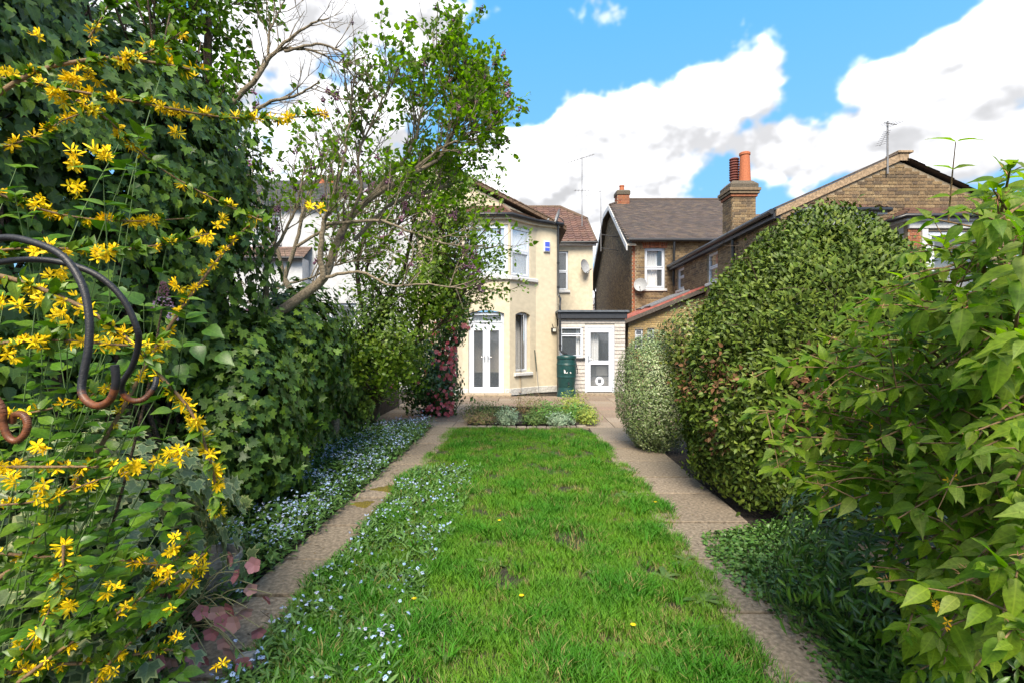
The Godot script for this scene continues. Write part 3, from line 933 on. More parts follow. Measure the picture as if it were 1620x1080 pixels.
func brick_house() -> void:
	var t := thing("brick_house", "yellow brick house with tall gable wall and small red chimney on its slate roof", "house", Vector3(6, 0, -24))
	var o := Vector3(4.69, 0, -20.0)
	var wn := Rect2(0.5, 3.63, 0.8, 1.6)
	var poly := PackedVector2Array([Vector2(0, 0), Vector2(5.5, 0), Vector2(5.5, 5.55), Vector2(0, 5.55)])
	wall("wall", t, o, Vector3.RIGHT, poly, [wn], 0.25, M.mortar)
	var arch_r := Rect2(0.44, 5.23, 0.92, 0.23)
	bricks(t, o, Vector3.RIGHT, PackedVector2Array([Vector2(0.13, 1.8), Vector2(3.4, 1.8), Vector2(3.4, 5.5), Vector2(0.13, 5.5)]), [wn, arch_r], 160, BRICK_TONES, "stock")
	bricks(t, o, Vector3.RIGHT, PackedVector2Array([Vector2(0.0, 1.8), Vector2(0.12, 1.8), Vector2(0.12, 5.5), Vector2(0.0, 5.5)]), [], 0, RED_TONES, "red", 0.014)
	# red soldier arch over the window
	var ar := MB.new(); ar.colored = true
	for i in 12:
		ar.col = RED_TONES[i % 6] * rnd(0.9, 1.1)
		var f := (i + 0.5) / 12.0 - 0.5
		var b := o + Vector3(0.44 + i * 0.0767 + 0.004, 5.235 - f * f * 0.1, 0)
		ar.slab(b, Vector3(0.068, 0, 0), Vector3(f * 0.1, 0.215, 0), Vector3(0, 0, 0.014), 0.004)
	obj("window_arch", ar, mat("bricks_red", Color.WHITE, 0.9, 0.35, 2.3, 0.5, true), t)
	window(t, o, Vector3.RIGHT, wn, [Rect2(0.05, 0.05, 0.7, 0.76), Rect2(0.05, 0.83, 0.7, 0.72)], {"recess": 0.08, "sill": 0.06, "curtain": [[0.1, 0.55]], "sash": 0.06})
	# gable wall, running back
	var u := Vector3(0.0315, 0, -1).normalized()
	var go := o + u * 10.6
	var gu := -u
	var gp := PackedVector2Array([Vector2(0, 0), Vector2(10.6, 0), Vector2(10.6, 5.55), Vector2(6.1, 8.05), Vector2(4.3, 8.05), Vector2(0, 5.0)])
	wall("gable_wall", t, go, gu, gp, [], 0.25, M.mortar)
	bricks(t, go, gu, PackedVector2Array([Vector2(0, 1.8), Vector2(10.6, 1.8), Vector2(10.6, 5.5), Vector2(6.1, 8.0), Vector2(4.3, 8.0), Vector2(0, 4.95)]), [], 0, BRICK_TONES, "stock")
	# slate roof, half-hipped at the gable
	var slate := [Color(0.105, 0.078, 0.066), Color(0.125, 0.092, 0.077), Color(0.095, 0.074, 0.066), Color(0.145, 0.104, 0.077)]
	var e0 := Vector3(4.45, 5.5, -19.75); var e1 := Vector3(10.5, 5.5, -19.75)
	var r0 := Vector3(5.6, 8.5, -25.0); var r1 := Vector3(10.5, 8.5, -25.0)
	var hp := Vector3(4.62, 8.0, -24.12)
	tri_roof(t, [e0, e1, r1, r0, hp], slate, "slate", 0.2, 0.16)
	tri_roof(t, [hp, Vector3(4.68, 8.0, -25.9), r0], slate, "slate", 0.2, 0.16)
	var bk := MB.new()
	bk.quad(r0, r1, Vector3(10.6, 4.9, -31.2), Vector3(4.8, 4.9, -31.2), UP); bk.tri(r0, Vector3(4.68, 8.0, -25.9), Vector3(4.8, 4.9, -31.2), UP)
	obj("back_roof", bk, M.slate_plain, t)
	var rg := MB.new()
	rg.tube([hp, r0, r1], [0.07, 0.08, 0.08], 8)
	obj("ridge", rg, M.slate_plain, t)
	# white bargeboards
	for seg in [[Vector3(4.45, 5.3, -19.72), hp + Vector3(-0.04, -0.02, 0)], [Vector3(4.64, 7.98, -25.9), Vector3(4.75, 4.7, -31.3)], [hp + Vector3(-0.05, -0.02, 0), Vector3(4.64, 7.98, -25.9)]]:
		var bb := MB.new()
		var d: Vector3 = seg[1] - seg[0]
		bb.obox(seg[0], d, Vector3(0, -0.22, 0), Vector3(-0.04, 0, 0))
		obj("bargeboard", bb, M.white_paint, t)
		var sf := MB.new()
		sf.quad(seg[0] + Vector3(0, -0.03, 0), seg[1] + Vector3(0, -0.03, 0), seg[1] + Vector3(0.35, -0.03, 0), seg[0] + Vector3(0.35, -0.03, 0), -UP)
		obj("soffit", sf, M.soffit, t)
	gutter(t, [Vector3(4.5, 5.48, -19.66), Vector3(10.4, 5.46, -19.66)], 0.06)
	pipe(t, [Vector3(6.25, 5.42, -19.7), Vector3(6.25, 3.9, -19.8), Vector3(6.28, 3.75, -19.8), Vector3(6.36, 3.62, -19.8), Vector3(6.36, 2.9, -19.8)], 0.045)
	pipe(t, [Vector3(4.42, 5.3, -30.6), Vector3(4.95, 4.5, -30.4), Vector3(4.95, 0.5, -30.4)], 0.05)
	var ch := chimney(t, Vector3(5.0, 7.7, -24.9), Vector3(5.58, 8.75, -24.3), "red", RED_TONES, 0)
	var cp := MB.new()
	cp.slab(Vector3(4.96, 8.55, -24.26), Vector3(0.66, 0, 0), Vector3(0, 0, -0.68), Vector3(0, 0.22, 0), 0.06)
	obj("chimney_cap", cp, M.stone, ch)
	var pt := MB.new()
	pt.lathe(Vector3(5.28, 8.77, -24.6), [[0.12, 0], [0.11, 0.22], [0.13, 0.24], [0.13, 0.28], [0.0, 0.28]], 14)
	obj("chimney_pot", pt, M.terracotta, ch)
	dish("light grey satellite dish on the brick wall beside the sash window", Vector3(4.98, 3.75, -19.82), Vector3(-0.35, 0.25, 1), 0.27, Vector3(4.98, 3.8, -20.0))
	aerial("small aerial on a thin mast fixed to the white bargeboard", Vector3(3.98, 5.6, -22.9), 8.35, [[8.3, Vector3(-0.75, -0.24, 0), Vector3(0.02, 0, 0), 4, 0.1]])
	var br := MB.new()
	for h in [5.75, 6.35]: stick(br, Vector3(3.98, h, -22.9), Vector3(4.8, h - 0.1, -23.0), 0.02)
	obj("bracket", br, M.dark_metal, get_node("tv_aerial"))
	# far range with a tiled roof to the side
	var fr := MB.new()
	fr.quad(Vector3(10.5, 5.4, -24), Vector3(18, 5.4, -24), Vector3(18, 8.9, -29.5), Vector3(10.0, 8.9, -29.5), UP)
	obj("far_roof", fr, M.old_tile, t)

func brick_wing() -> void:
	var t := thing("brick_wing", "brown brick wing with gable end and two white bay windows", "house", Vector3(8.6, 0, -13))
	# side wall towards the cream house
	var far := Vector3(6.3, 0, -20.0); var near := Vector3(6.04, 0, -11.5)
	var L := far.distance_to(near); var u := (near - far) / L
	var H := 4.55
	var w1 := Rect2(0.55, 3.5, 0.85, 0.8); var w2 := Rect2(3.8, 3.4, 0.9, 0.92)
	wall("side_wall", t, far, u, PackedVector2Array([Vector2(0, 0), Vector2(L, 0), Vector2(L, H), Vector2(0, H)]), [w1, w2], 0.25, M.mortar)
	bricks(t, far, u, PackedVector2Array([Vector2(0, 2.2), Vector2(L, 2.2), Vector2(L, H), Vector2(0, H)]), [w1, w2], 60, BRICK_TONES, "stock")
	for r in [w1, w2]:
		window(t, far, u, r, [Rect2(0.04, 0.04, r.size.x - 0.08, 0.42), Rect2(0.04, 0.47, r.size.x - 0.08, r.size.y - 0.51)], {"recess": 0.05, "sill": 0.06})
	# gable end
	var o := Vector3(6.04, 0, -11.5)
	var gp := PackedVector2Array([Vector2(0, 0), Vector2(5.3, 0), Vector2(5.3, 4.45), Vector2(2.66, 5.62), Vector2(0, 4.45)])
	wall("gable_wall", t, o, Vector3.RIGHT, gp, [], 0.25, M.mortar)
	bricks(t, o, Vector3.RIGHT, PackedVector2Array([Vector2(0, 2.4), Vector2(5.3, 2.4), Vector2(5.3, 4.42), Vector2(2.66, 5.6), Vector2(0, 4.42)]), [], 300, BRICK_TONES, "stock", 0.012)
	# coping on one slope, slates on the other
	var ap := o + Vector3(2.66, 5.62, 0)
	var cp := MB.new()
	cp.obox(o + Vector3(-0.12, 4.38, -0.27), Vector3(2.78, 1.24, 0), Vector3(0, 0.17, 0), Vector3(0, 0, 0.32))
	obj("coping", cp, M.coping, t)
	var cs := MB.new()
	cs.obox(o + Vector3(-0.15, 4.55, -0.3), Vector3(2.78, 1.24, 0), Vector3(0, 0.03, 0), Vector3(0, 0, 0.37))
	obj("coping_slate", cs, M.slate_plain, t)
	var kn := MB.new()
	kn.slab(ap + Vector3(-0.02, 0.0, 0.06), Vector3(0.2, 0, 0), Vector3(0, 0, -0.34), Vector3(0, 0.17, 0), 0.02)
	kn.slab(ap + Vector3(-0.08, 0.173, 0.09), Vector3(0.34, 0, 0), Vector3(0, 0, -0.4), Vector3(0, 0.05, 0), 0.01)
	obj("apex_stone", kn, M.coping, t)
	var slate := [Color(0.13, 0.10, 0.085), Color(0.16, 0.125, 0.1), Color(0.11, 0.085, 0.075)]
	tri_roof(t, [o + Vector3(5.45, 4.42, -8.6), o + Vector3(5.45, 4.42, 0.1), ap + Vector3(0.15, 0.06, 0.1), ap + Vector3(0.15, 0.06, -8.6)], slate, "slate2", 0.22, 0.18)
	tri_roof(t, [o + Vector3(-0.22, 4.44, -0.1), Vector3(6.1, 4.48, -20.0), Vector3(8.7, 5.62, -20.0), ap + Vector3(0, 0.0, -0.1)], slate, "slate2", 0.22, 0.18)
	var fc := MB.new()
	var f0 := Vector3(6.12, 4.47, -20.0); var f1 := Vector3(5.88, 4.47, -11.5)
	fc.obox(f0, f1 - f0, Vector3(0, -0.13, 0), Vector3(0.2, 0, 0))
	obj("eaves_board", fc, M.slate_dark, t)
	gutter(t, [f0 + Vector3(-0.03, 0.02, 0), f1 + Vector3(-0.03, 0.03, 0)], 0.065)
	pipe(t, [Vector3(6.0, 4.42, -13.9), Vector3(6.03, 2.5, -13.9)], 0.045)
	# large chimney with two pots
	var ch := chimney(t, Vector3(6.3, 4.3, -15.3), Vector3(6.98, 5.72, -14.65), "stock", BRICK_TONES, 90)
	var bands := [[5.72, 0.04, 0.075, "red"], [5.8, 0.08, 0.075, "stock"], [5.88, 0.11, 0.08, "stock"]]
	for b in bands:
		var g: float = b[1]
		var m := MB.new()
		m.slab(Vector3(6.3 - g, b[0], -14.65 + g), Vector3(0.68 + 2 * g, 0, 0), Vector3(0, 0, -0.65 - 2 * g), Vector3(0, b[2], 0), 0.008)
		obj("corbel", m, mat("red_corbel", Color(0.36, 0.13, 0.06), 0.9) if b[3] == "red" else mat("corbel", Color(0.22, 0.16, 0.1), 0.95), ch)
	var fl := MB.new()
	fl.slab(Vector3(6.24, 5.96, -14.6), Vector3(0.8, 0, 0), Vector3(0, 0, -0.76), Vector3(0, 0.24, 0), 0.12)
	obj("flaunching", fl, M.stone, ch)
	var p1 := MB.new()
	p1.lathe(Vector3(6.78, 6.17, -14.9), [[0.175, 0], [0.165, 0.1], [0.135, 0.8], [0.155, 0.82], [0.155, 0.88], [0.13, 0.9], [0.11, 0.9], [0.1, 0.5]], 20)
	obj("chimney_pot", p1, M.terracotta, ch, "tall smooth orange chimney pot")
	var p2 := MB.new()
	var prof := [[0.14, 0.0]]
	for i in 9:
		prof.append([0.105, 0.15 + i * 0.075]); prof.append([0.14, 0.17 + i * 0.075]); prof.append([0.14, 0.195 + i * 0.075]); prof.append([0.105, 0.215 + i * 0.075])
	p2.lathe(Vector3(6.58, 6.17, -15.15), prof, 16)
	obj("chimney_pot", p2, mat("dark_pot", Color(0.2, 0.055, 0.04), 0.8), ch, "ribbed dark red chimney pot")
	var ld := MB.new()
	ld.slab(Vector3(6.26, 4.42, -14.6), Vector3(0.8, 0, 0), Vector3(0, 0.0, -0.72), Vector3(0, 0.13, 0), 0.01)
	obj("lead_flashing", ld, M.lead, ch)
	# two bay windows under hipped tile roofs
	bay(t, 6.35, 7.78, 0.62, false, 0.3)
	bay(t, 8.42, 10.4, 0.62, true, 0.17)
	aerial("grid aerial standing on the apex of the brown brick gable", ap + Vector3(-0.3, -0.3, 0.06), 6.5, [[6.42, Vector3(-0.15, 0, 0.1), Vector3(0.2, 0, 0), 5, 0.18], [6.3, Vector3(0, 0, 0), Vector3(-0.35, -0.45, 0.25), 7, 0.1]])

func bay(t: Node3D, x0: float, x1: float, deep: float, brick_pier: bool, up: float) -> void:
	var z := -11.5 + deep
	var o := Vector3(x0, 0, z)
	var w := x1 - x0
	var a0 := 0.42 if brick_pier else 0.75
	var a1 := w - 0.06
	var op := Rect2(a0, 2.3 + up, a1 - a0 - 0.12, 1.45)
	var bw := wall("bay_wall", t, o, Vector3.RIGHT, PackedVector2Array([Vector2(0, 0), Vector2(w, 0), Vector2(w, (3.95 + up)), Vector2(0, (3.95 + up))]), [op], 0.12, M.white_paint if not brick_pier else M.mortar)
	if brick_pier:
		bricks(bw, o, Vector3.RIGHT, PackedVector2Array([Vector2(0, 2.2), Vector2(a0 - 0.14, 2.2), Vector2(a0 - 0.14, (3.8 + up)), Vector2(0, (3.8 + up))]), [], 0, RED_TONES, "red")
		var wp := MB.new()
		fslab(wp, o, Vector3.RIGHT, a0 - 0.13, a0, 2.2, (3.8 + up), 0, 0.03, 0.008); fslab(wp, o, Vector3.RIGHT, 0, w, (3.8 + up), (3.95 + up), 0, 0.05, 0.008)
		obj("white_trim", wp, M.white_paint, bw)
	window(bw, o, Vector3.RIGHT, op, [Rect2(0.06, 0.06, op.size.x - 0.12, op.size.y - 0.12)], {"recess": 0.03, "bar": 0.06, "room": 0.4, "curtain": [[0.1, 0.3]]})
	var sd := MB.new()
	for x in [x0, x1]:
		sd.quad(Vector3(x, 0, z - 0.12), Vector3(x, 0, -11.5), Vector3(x, (3.95 + up), -11.5), Vector3(x, (3.95 + up), z - 0.12), Vector3.LEFT if x == x0 else Vector3.RIGHT)
	obj("bay_side", sd, M.white_paint, bw)
	var sf := MB.new()
	sf.bx(Vector3(x0 - 0.12, (3.95 + up), -11.48), Vector3(x1 + 0.12, 4.03 + up, z + 0.12))
	obj("soffit", sf, M.white_paint, bw)
	gutter(bw, [Vector3(x0 - 0.16, (4.04 + up), -11.45), Vector3(x0 - 0.16, (4.04 + up), z + 0.16), Vector3(x1 + 0.16, (4.04 + up), z + 0.16), Vector3(x1 + 0.16, (4.04 + up), -11.45)], 0.05)
	var tn := [Color(0.24, 0.13, 0.085), Color(0.21, 0.115, 0.08), Color(0.27, 0.16, 0.11)]
	var e0 := Vector3(x0 - 0.16, (4.06 + up), z + 0.16); var e1 := Vector3(x1 + 0.16, (4.06 + up), z + 0.16)
	var b0 := Vector3(x0 - 0.16, (4.06 + up), -11.5); var b1 := Vector3(x1 + 0.16, (4.06 + up), -11.5)
	var q0 := Vector3(x0 + 0.4, (4.4 + up), -11.49); var q1 := Vector3(x1 - 0.4, (4.4 + up), -11.49)
	tri_roof(bw, [e0, e1, q1, q0], tn, "bay2", 0.17, 0.1)
	tri_roof(bw, [b0, e0, q0], tn, "bay2", 0.17, 0.1)
	tri_roof(bw, [e1, b1, q1], tn, "bay2", 0.17, 0.1)

func lean_to() -> void:
	var t := thing("lean_to", "yellow brick lean-to under a sloping red sheet roof", "outbuilding", Vector3(5, 0, -17.5))
	var o := Vector3(3.75, 0, -16.5)
	var w1 := Rect2(0.22, 1.35, 0.26, 0.62); var w2 := Rect2(0.62, 1.5, 0.22, 0.5)
	wall("wall", t, o, Vector3.RIGHT, PackedVector2Array([Vector2(0, 0), Vector2(2.45, 0), Vector2(2.45, 3.1), Vector2(0, 2.2)]), [w1, w2], 0.2, M.mortar)
	bricks(t, o, Vector3.RIGHT, PackedVector2Array([Vector2(0, 0.9), Vector2(2.45, 0.9), Vector2(2.45, 3.05), Vector2(0, 2.15)]), [w1, w2], 0, [Color(0.5, 0.36, 0.16), Color(0.46, 0.33, 0.15), Color(0.53, 0.4, 0.19), Color(0.42, 0.3, 0.14)], "pale")
	window(t, o, Vector3.RIGHT, w1, [Rect2(0.02, 0.02, 0.22, 0.38), Rect2(0.02, 0.41, 0.22, 0.19)], {"recess": 0.05, "bar": 0.02, "sash": 0.03, "room": 0.8})
	window(t, o, Vector3.RIGHT, w2, [Rect2(0.02, 0.02, 0.18, 0.46)], {"recess": 0.05, "bar": 0.02, "sash": 0.03, "room": 0.8})
	var sd := MB.new()
	sd.quad(Vector3(3.75, 0, -16.5), Vector3(3.85, 0, -20), Vector3(3.85, 2.2, -20), Vector3(3.75, 2.2, -16.5), Vector3.LEFT)
	obj("side_wall", sd, M.mortar, t)
	# ribbed red sheets, each its own piece
	var a := Vector3(3.6, 2.26, -16.3); var b := Vector3(6.2, 3.32, -16.3)
	var s := (b - a)
	var up := Vector3(-s.y, s.x, 0).normalized()
	for i in 7:
		var mb := MB.new()
		var z0 := -i * 0.53; var z1 := z0 - 0.525
		var off := Vector3(0.017, 0, 0) * i
		mb.obox(a + Vector3(0, 0, z0) + off, s, up * 0.02, Vector3(0, 0, z1 - z0))
		for r in 3: mb.obox(a + Vector3(0, 0, z0 - 0.05 - r * 0.17) + up * 0.02 + off, s, up * 0.025, Vector3(0, 0, -0.05))
		obj("roof_sheet", mb, [M.red_sheet, M.red_sheet_b][i % 2], t)
	for i in 2:
		var g := MB.new()
		g.obox(a + s * 0.38 + Vector3(0, 0, -0.55 - i * 1.25) + up * 0.05, s * 0.5, up * 0.05, Vector3(0, 0, -0.75))
		obj("rooflight", g, M.lead, t)
	var ve := MB.new()
	ve.obox(a + Vector3(-0.05, -0.14, 0.02), s + Vector3(0.05, 0, 0), Vector3(0, 0.13, 0), Vector3(0, 0, -0.05))
	obj("verge_board", ve, M.dark_wood, t)
	gutter(t, [a + Vector3(-0.05, -0.02, 0.05), Vector3(3.72, 2.22, -20)], 0.05)

func white_house() -> void:
	var t := thing("white_house", "white rendered house behind the lilac branches", "house", Vector3(-6, 0, -17))
	var o := Vector3(-9.5, 0, -16.4)
	var w1 := Rect2(1.3, 4.75, 0.75, 0.9); var w2 := Rect2(1.5, 1.3, 0.7, 1.5); var w3 := Rect2(3.6, 1.3, 0.9, 1.5)
	wall("wall", t, o, Vector3.RIGHT, PackedVector2Array([Vector2(0, 0), Vector2(6.45, 0), Vector2(6.45, 7.2), Vector2(3.5, 5.9), Vector2(0, 5.9)]), [w1, w2, w3], 0.2, M.white_render)
	window(t, o, Vector3.RIGHT, w1, [Rect2(0.05, 0.05, 0.31, 0.8), Rect2(0.39, 0.05, 0.31, 0.8)], {"sill": 0.06})
	window(t, o, Vector3.RIGHT, w2, [Rect2(0.05, 0.05, 0.6, 0.68), Rect2(0.05, 0.76, 0.6, 0.68)], {"sill": 0.06})
	window(t, o, Vector3.RIGHT, w3, [Rect2(0.05, 0.05, 0.8, 0.68), Rect2(0.05, 0.76, 0.8, 0.68)], {"sill": 0.06})
	var tn := [Color(0.2, 0.13, 0.1), Color(0.17, 0.11, 0.085), Color(0.23, 0.15, 0.115)]
	tri_roof(t, [Vector3(-9.5, 4.15, -15.7), Vector3(-6.4, 4.15, -15.7), Vector3(-6.4, 4.6, -16.4), Vector3(-9.5, 4.6, -16.4)], tn, "left", 0.2, 0.14)
	tri_roof(t, [Vector3(-9.7, 5.85, -16.2), Vector3(-5.6, 5.85, -16.2), Vector3(-3.05, 7.5, -18.9), Vector3(-9.7, 7.5, -18.9)], [Color(0.075, 0.075, 0.08), Color(0.09, 0.085, 0.085), Color(0.065, 0.065, 0.07)], "left2", 0.24, 0.18)
	gutter(t, [Vector3(-9.5, 4.12, -15.65), Vector3(-6.4, 4.12, -15.65)])
	var lw := MB.new()
	lw.bx(Vector3(-9.5, 0, -16.38), Vector3(-6.5, 4.15, -15.85))
	obj("bay_wall", lw, M.white_render, t)
	var ch := chimney(t, Vector3(-7.1, 5.9, -19.0), Vector3(-6.3, 6.95, -18.4), "red", RED_TONES, 0)
	for x in [-6.95, -6.6]:
		var pt := MB.new()
		pt.lathe(Vector3(x, 6.95, -18.7), [[0.14, 0], [0.12, 0.55], [0.15, 0.57], [0.15, 0.65], [0.1, 0.65]], 16)
		obj("chimney_pot", pt, M.terracotta, ch)
# ---------------------------------------------------------------- plants: shared tools
class Fol:
	var xf := []
	var ix := PackedInt32Array()
	func add(p: Vector3, dir: Vector3, nrm: Vector3, size: float, wide: float, tone: int) -> void:
		var y := dir.normalized()
		var z := nrm - y * nrm.dot(y)
		if z.length_squared() < 1e-4: z = y.cross(Vector3(0.3, 0.9, 0.2))
		z = z.normalized()
		xf.push_back(Transform3D(Basis(y.cross(z) * size * wide, y * size, z * size), p))
		ix.push_back(tone)

func shown(p: Vector3) -> bool:
	return p.z < -0.3 and absf(p.x) < -p.z * 1.0 and absf(p.y - EYE) < -p.z * 0.667

# the leaves that show largest become parts of their own; the rest are one part
func emit(f: Fol, parent: Node3D, called: String, mass: String, mesh: Mesh, key: String, palette: Array, rough: float, glow: float, singles: int, spec := 0.5, use_tex := true, tinted := false) -> void:
	var order := []
	if singles > 0:
		for i in f.xf.size():
			var t: Transform3D = f.xf[i]
			if shown(t.origin):
				order.push_back([t.basis.y.length() / (t.origin - Vector3(0, EYE, 0)).length() * rng.randf_range(0.85, 1.0), i])
		order.sort_custom(func(a, b): return a[0] > b[0])
	var taken := {}
	var inv := world_of(parent).affine_inverse()
	for k in mini(singles, order.size()):
		var i: int = order[k][1]
		taken[i] = true
		place(called, mesh, leaf_mat("%s_%d" % [key, f.ix[i]], palette[f.ix[i]], rough, glow, tinted, spec, use_tex), parent, inv, f.xf[i])
	var xs := []; var cs := []
	for i in f.xf.size():
		if taken.has(i): continue
		xs.push_back(f.xf[i])
		var c: Color = palette[f.ix[i]]
		var j := rng.randf_range(0.82, 1.18)
		cs.push_back(Color(c.r * j * rng.randf_range(0.92, 1.08), c.g * j, c.b * j))
	many(mass, mesh, leaf_mat(key, Color.WHITE, rough, glow, true, spec, use_tex), parent, xs, cs)

func leaf_mesh(stations: Array, fold := 0.12, curl := 0.12, wave := 0.0) -> ArrayMesh:
	# stations: [along, half width]; blade along +Y, face to +Z
	var mb := MB.new()
	var L := []; var C := []; var R := []
	for i in stations.size():
		var s: Array = stations[i]
		var y: float = s[0]; var w: float = s[1]
		var z := -curl * y * y
		var wz := wave * sin(i * 2.4)
		L.push_back(Vector3(-w, y, z + fold * w + wz)); C.push_back(Vector3(0, y, z)); R.push_back(Vector3(w, y, z + fold * w - wz))
	for i in stations.size() - 1:
		var y0: float = stations[i][0]; var y1: float = stations[i + 1][0]
		var w0: float = stations[i][1]; var w1: float = stations[i + 1][1]
		var nl := Vector3(fold, 2 * curl * y0, 1).normalized(); var nr := Vector3(-fold, 2 * curl * y0, 1).normalized(); var nc := Vector3(0, 2 * curl * y0, 1).normalized()
		var ml := Vector3(fold, 2 * curl * y1, 1).normalized(); var mr := Vector3(-fold, 2 * curl * y1, 1).normalized(); var mc := Vector3(0, 2 * curl * y1, 1).normalized()
		var ul0 := Vector2(0.5 - w0, 1 - y0); var uc0 := Vector2(0.5, 1 - y0); var ur0 := Vector2(0.5 + w0, 1 - y0)
		var ul1 := Vector2(0.5 - w1, 1 - y1); var uc1 := Vector2(0.5, 1 - y1); var ur1 := Vector2(0.5 + w1, 1 - y1)
		if w0 > 0.001:
			mb.tri_s(L[i], C[i], C[i + 1], nl, nc, mc, ul0, uc0, uc1); mb.tri_s(C[i], R[i], C[i + 1], nc, nr, mc, uc0, ur0, uc1)
		if w1 > 0.001:
			mb.tri_s(L[i], C[i + 1], L[i + 1], nl, mc, ml, ul0, uc1, ul1); mb.tri_s(R[i], R[i + 1], C[i + 1], nr, mr, mc, ur0, ur1, uc1)
	return mb.mesh()

func ivy_mesh() -> ArrayMesh:
	var mb := MB.new()
	var half := [Vector2(0.0, 0.1), Vector2(0.3, -0.06), Vector2(0.56, 0.2), Vector2(0.3, 0.36), Vector2(0.42, 0.66), Vector2(0.15, 0.62), Vector2(0.0, 1.0)]
	var c := Vector3(0, 0.36, 0.0)
	for s in [-1.0, 1.0]:
		for i in half.size() - 1:
			var p: Vector2 = half[i]; var q: Vector2 = half[i + 1]
			var a := Vector3(p.x * s, p.y, 0.1 * p.x - 0.16 * maxf(0, p.y - 0.4)); var b := Vector3(q.x * s, q.y, 0.1 * q.x - 0.16 * maxf(0, q.y - 0.4))
			var nn := Vector3(-0.14 * s, 0.1, 1).normalized()
			mb.tri_s(c, a, b, Vector3(0, 0.05, 1).normalized(), nn, nn, Vector2(0.5, 0.64), Vector2(0.5 + p.x * s * 0.8, 1 - p.y), Vector2(0.5 + q.x * s * 0.8, 1 - q.y))
	return mb.mesh()

func variegated_ivy() -> ArrayMesh:
	# a cream rim and a grey-green middle
	var half := [Vector2(0.0, 0.1), Vector2(0.3, -0.06), Vector2(0.56, 0.2), Vector2(0.3, 0.36), Vector2(0.42, 0.66), Vector2(0.15, 0.62), Vector2(0.0, 1.0)]
	var mb := MB.new(); mb.colored = true
	var c := Vector3(0, 0.36, 0.0)
	for s in [-1.0, 1.0]:
		for i in half.size() - 1:
			var p: Vector2 = half[i]; var q: Vector2 = half[i + 1]
			var a := Vector3(p.x * s, p.y, 0.1 * p.x); var b := Vector3(q.x * s, q.y, 0.1 * q.x)
			var a1 := c.lerp(a, 0.76 + 0.1 * (i % 2)); var b1 := c.lerp(b, 0.72 + 0.12 * ((i + 1) % 2))
			var nn := Vector3(-0.14 * s, 0.05, 1).normalized()
			mb.col = Color(0.36, 0.47, 0.42)
			mb.tri_s(c, a1, b1, nn, nn, nn, Vector2(0.5, 0.64), Vector2(0.5 + p.x * s * .7, 1 - p.y), Vector2(0.5 + q.x * s * .7, 1 - q.y))
			mb.col = Color(1, 1, 1)
			mb.tri_s(a1, a, b, nn, nn, nn); mb.tri_s(a1, b, b1, nn, nn, nn)
	return mb.mesh()

func petal_flower(petals: int, len: float, width: float, cup: float, twist := 0.0) -> ArrayMesh:
	var mb := MB.new()
	for k in petals:
		var a := TAU * k / petals
		var d := Vector3(cos(a), sin(a), 0); var e := Vector3(-sin(a), cos(a), 0)
		var p0 := Vector3(0, 0, 0)
		var m1 := d * len * 0.5 + e * width * 0.5 + Vector3(0, 0, cup * 0.55 + twist); var m2 := d * len * 0.5 - e * width * 0.5 + Vector3(0, 0, cup * 0.55 - twist)
		var t1 := d * len * 0.86 + e * width * 0.33 + Vector3(0, 0, cup * 0.9 + twist); var t2 := d * len * 0.86 - e * width * 0.33 + Vector3(0, 0, cup * 0.9 - twist)
		var tip := d * len + Vector3(0, 0, cup)
		var n := Vector3(-d.x * 0.3, -d.y * 0.3, 1).normalized()
		mb.tri_s(p0, m1, m2, n, n, n); mb.tri_s(m2, m1, t1, n, n, n); mb.tri_s(m2, t1, t2, n, n, n); mb.tri_s(t2, t1, tip, n, n, n)
	return mb.mesh()

# leaves over and inside a rounded mass
func blob(f: Fol, c: Vector3, r: Vector3, count: int, s0: float, s1: float, wide: float, depth: float, hang: float, tones: int, rough := 0.16, floor_y := 0.02) -> void:
	var fn := FastNoiseLite.new(); fn.frequency = 1.0; fn.seed = int(absf(c.x * 100 + c.z * 37)); fn.fractal_octaves = 3
	var made := 0
	var tries := 0
	while made < count and tries < count * 4:
		tries += 1
		var d := rdir()
		var away := d.dot((Vector3(0, EYE, 0) - c).normalized())
		if away < -0.35 and rng.randf() > 0.3: continue
		var k := (1.0 + rough * 2.0 * fn.get_noise_3dv(d * 2.2)) * (1.0 - depth * pow(rng.randf(), 1.6))
		var p := c + d * r * k
		if p.y < floor_y: continue
		var n := (d / r).normalized()
		var side := n.cross(rdir()).normalized()
		var dir := (side + n * 0.35 + UP * -hang).normalized()
		f.add(p, dir, n + UP * 0.35 + rdir() * 0.45, rng.randf_range(s0, s1), wide, tone_of(p, tones))
		made += 1

func tone_of(_p: Vector3, tones: int) -> int:
	return mini(int(rng.randf() * tones), tones - 1)

func twig(mb: MB, p: Vector3, dir: Vector3, len: float, r: float, depth: int, tips: Array, lift := 0.25, bend := 0.35, sides := 4) -> void:
	var pts := [p]; var rr := [r]
	var k := 4
	var q := p
	var d := dir.normalized()
	for i in k:
		d = (d + rdir() * bend * 0.5 + UP * lift * 0.3).normalized()
		q += d * len / k
		pts.push_back(q); rr.push_back(lerpf(r, r * 0.4, float(i + 1) / k))
		if depth > 0 and i > 0 and rng.randf() < 0.75:
			twig(mb, q, (d + rdir() * 0.9).normalized(), len * rng.randf_range(0.4, 0.7), r * 0.55, depth - 1, tips, lift, bend, sides)
	mb.tube(pts, rr, sides, false)
	tips.push_back([q, d])

func spline(pts: Array, per := 5) -> Array:
	var out := []
	for i in pts.size() - 1:
		var a: Vector3 = pts[maxi(i - 1, 0)]; var b: Vector3 = pts[i]; var c: Vector3 = pts[i + 1]; var d: Vector3 = pts[mini(i + 2, pts.size() - 1)]
		for k in per: out.push_back(b.cubic_interpolate(c, a, d, float(k) / per))
	out.push_back(pts[-1])
	return out

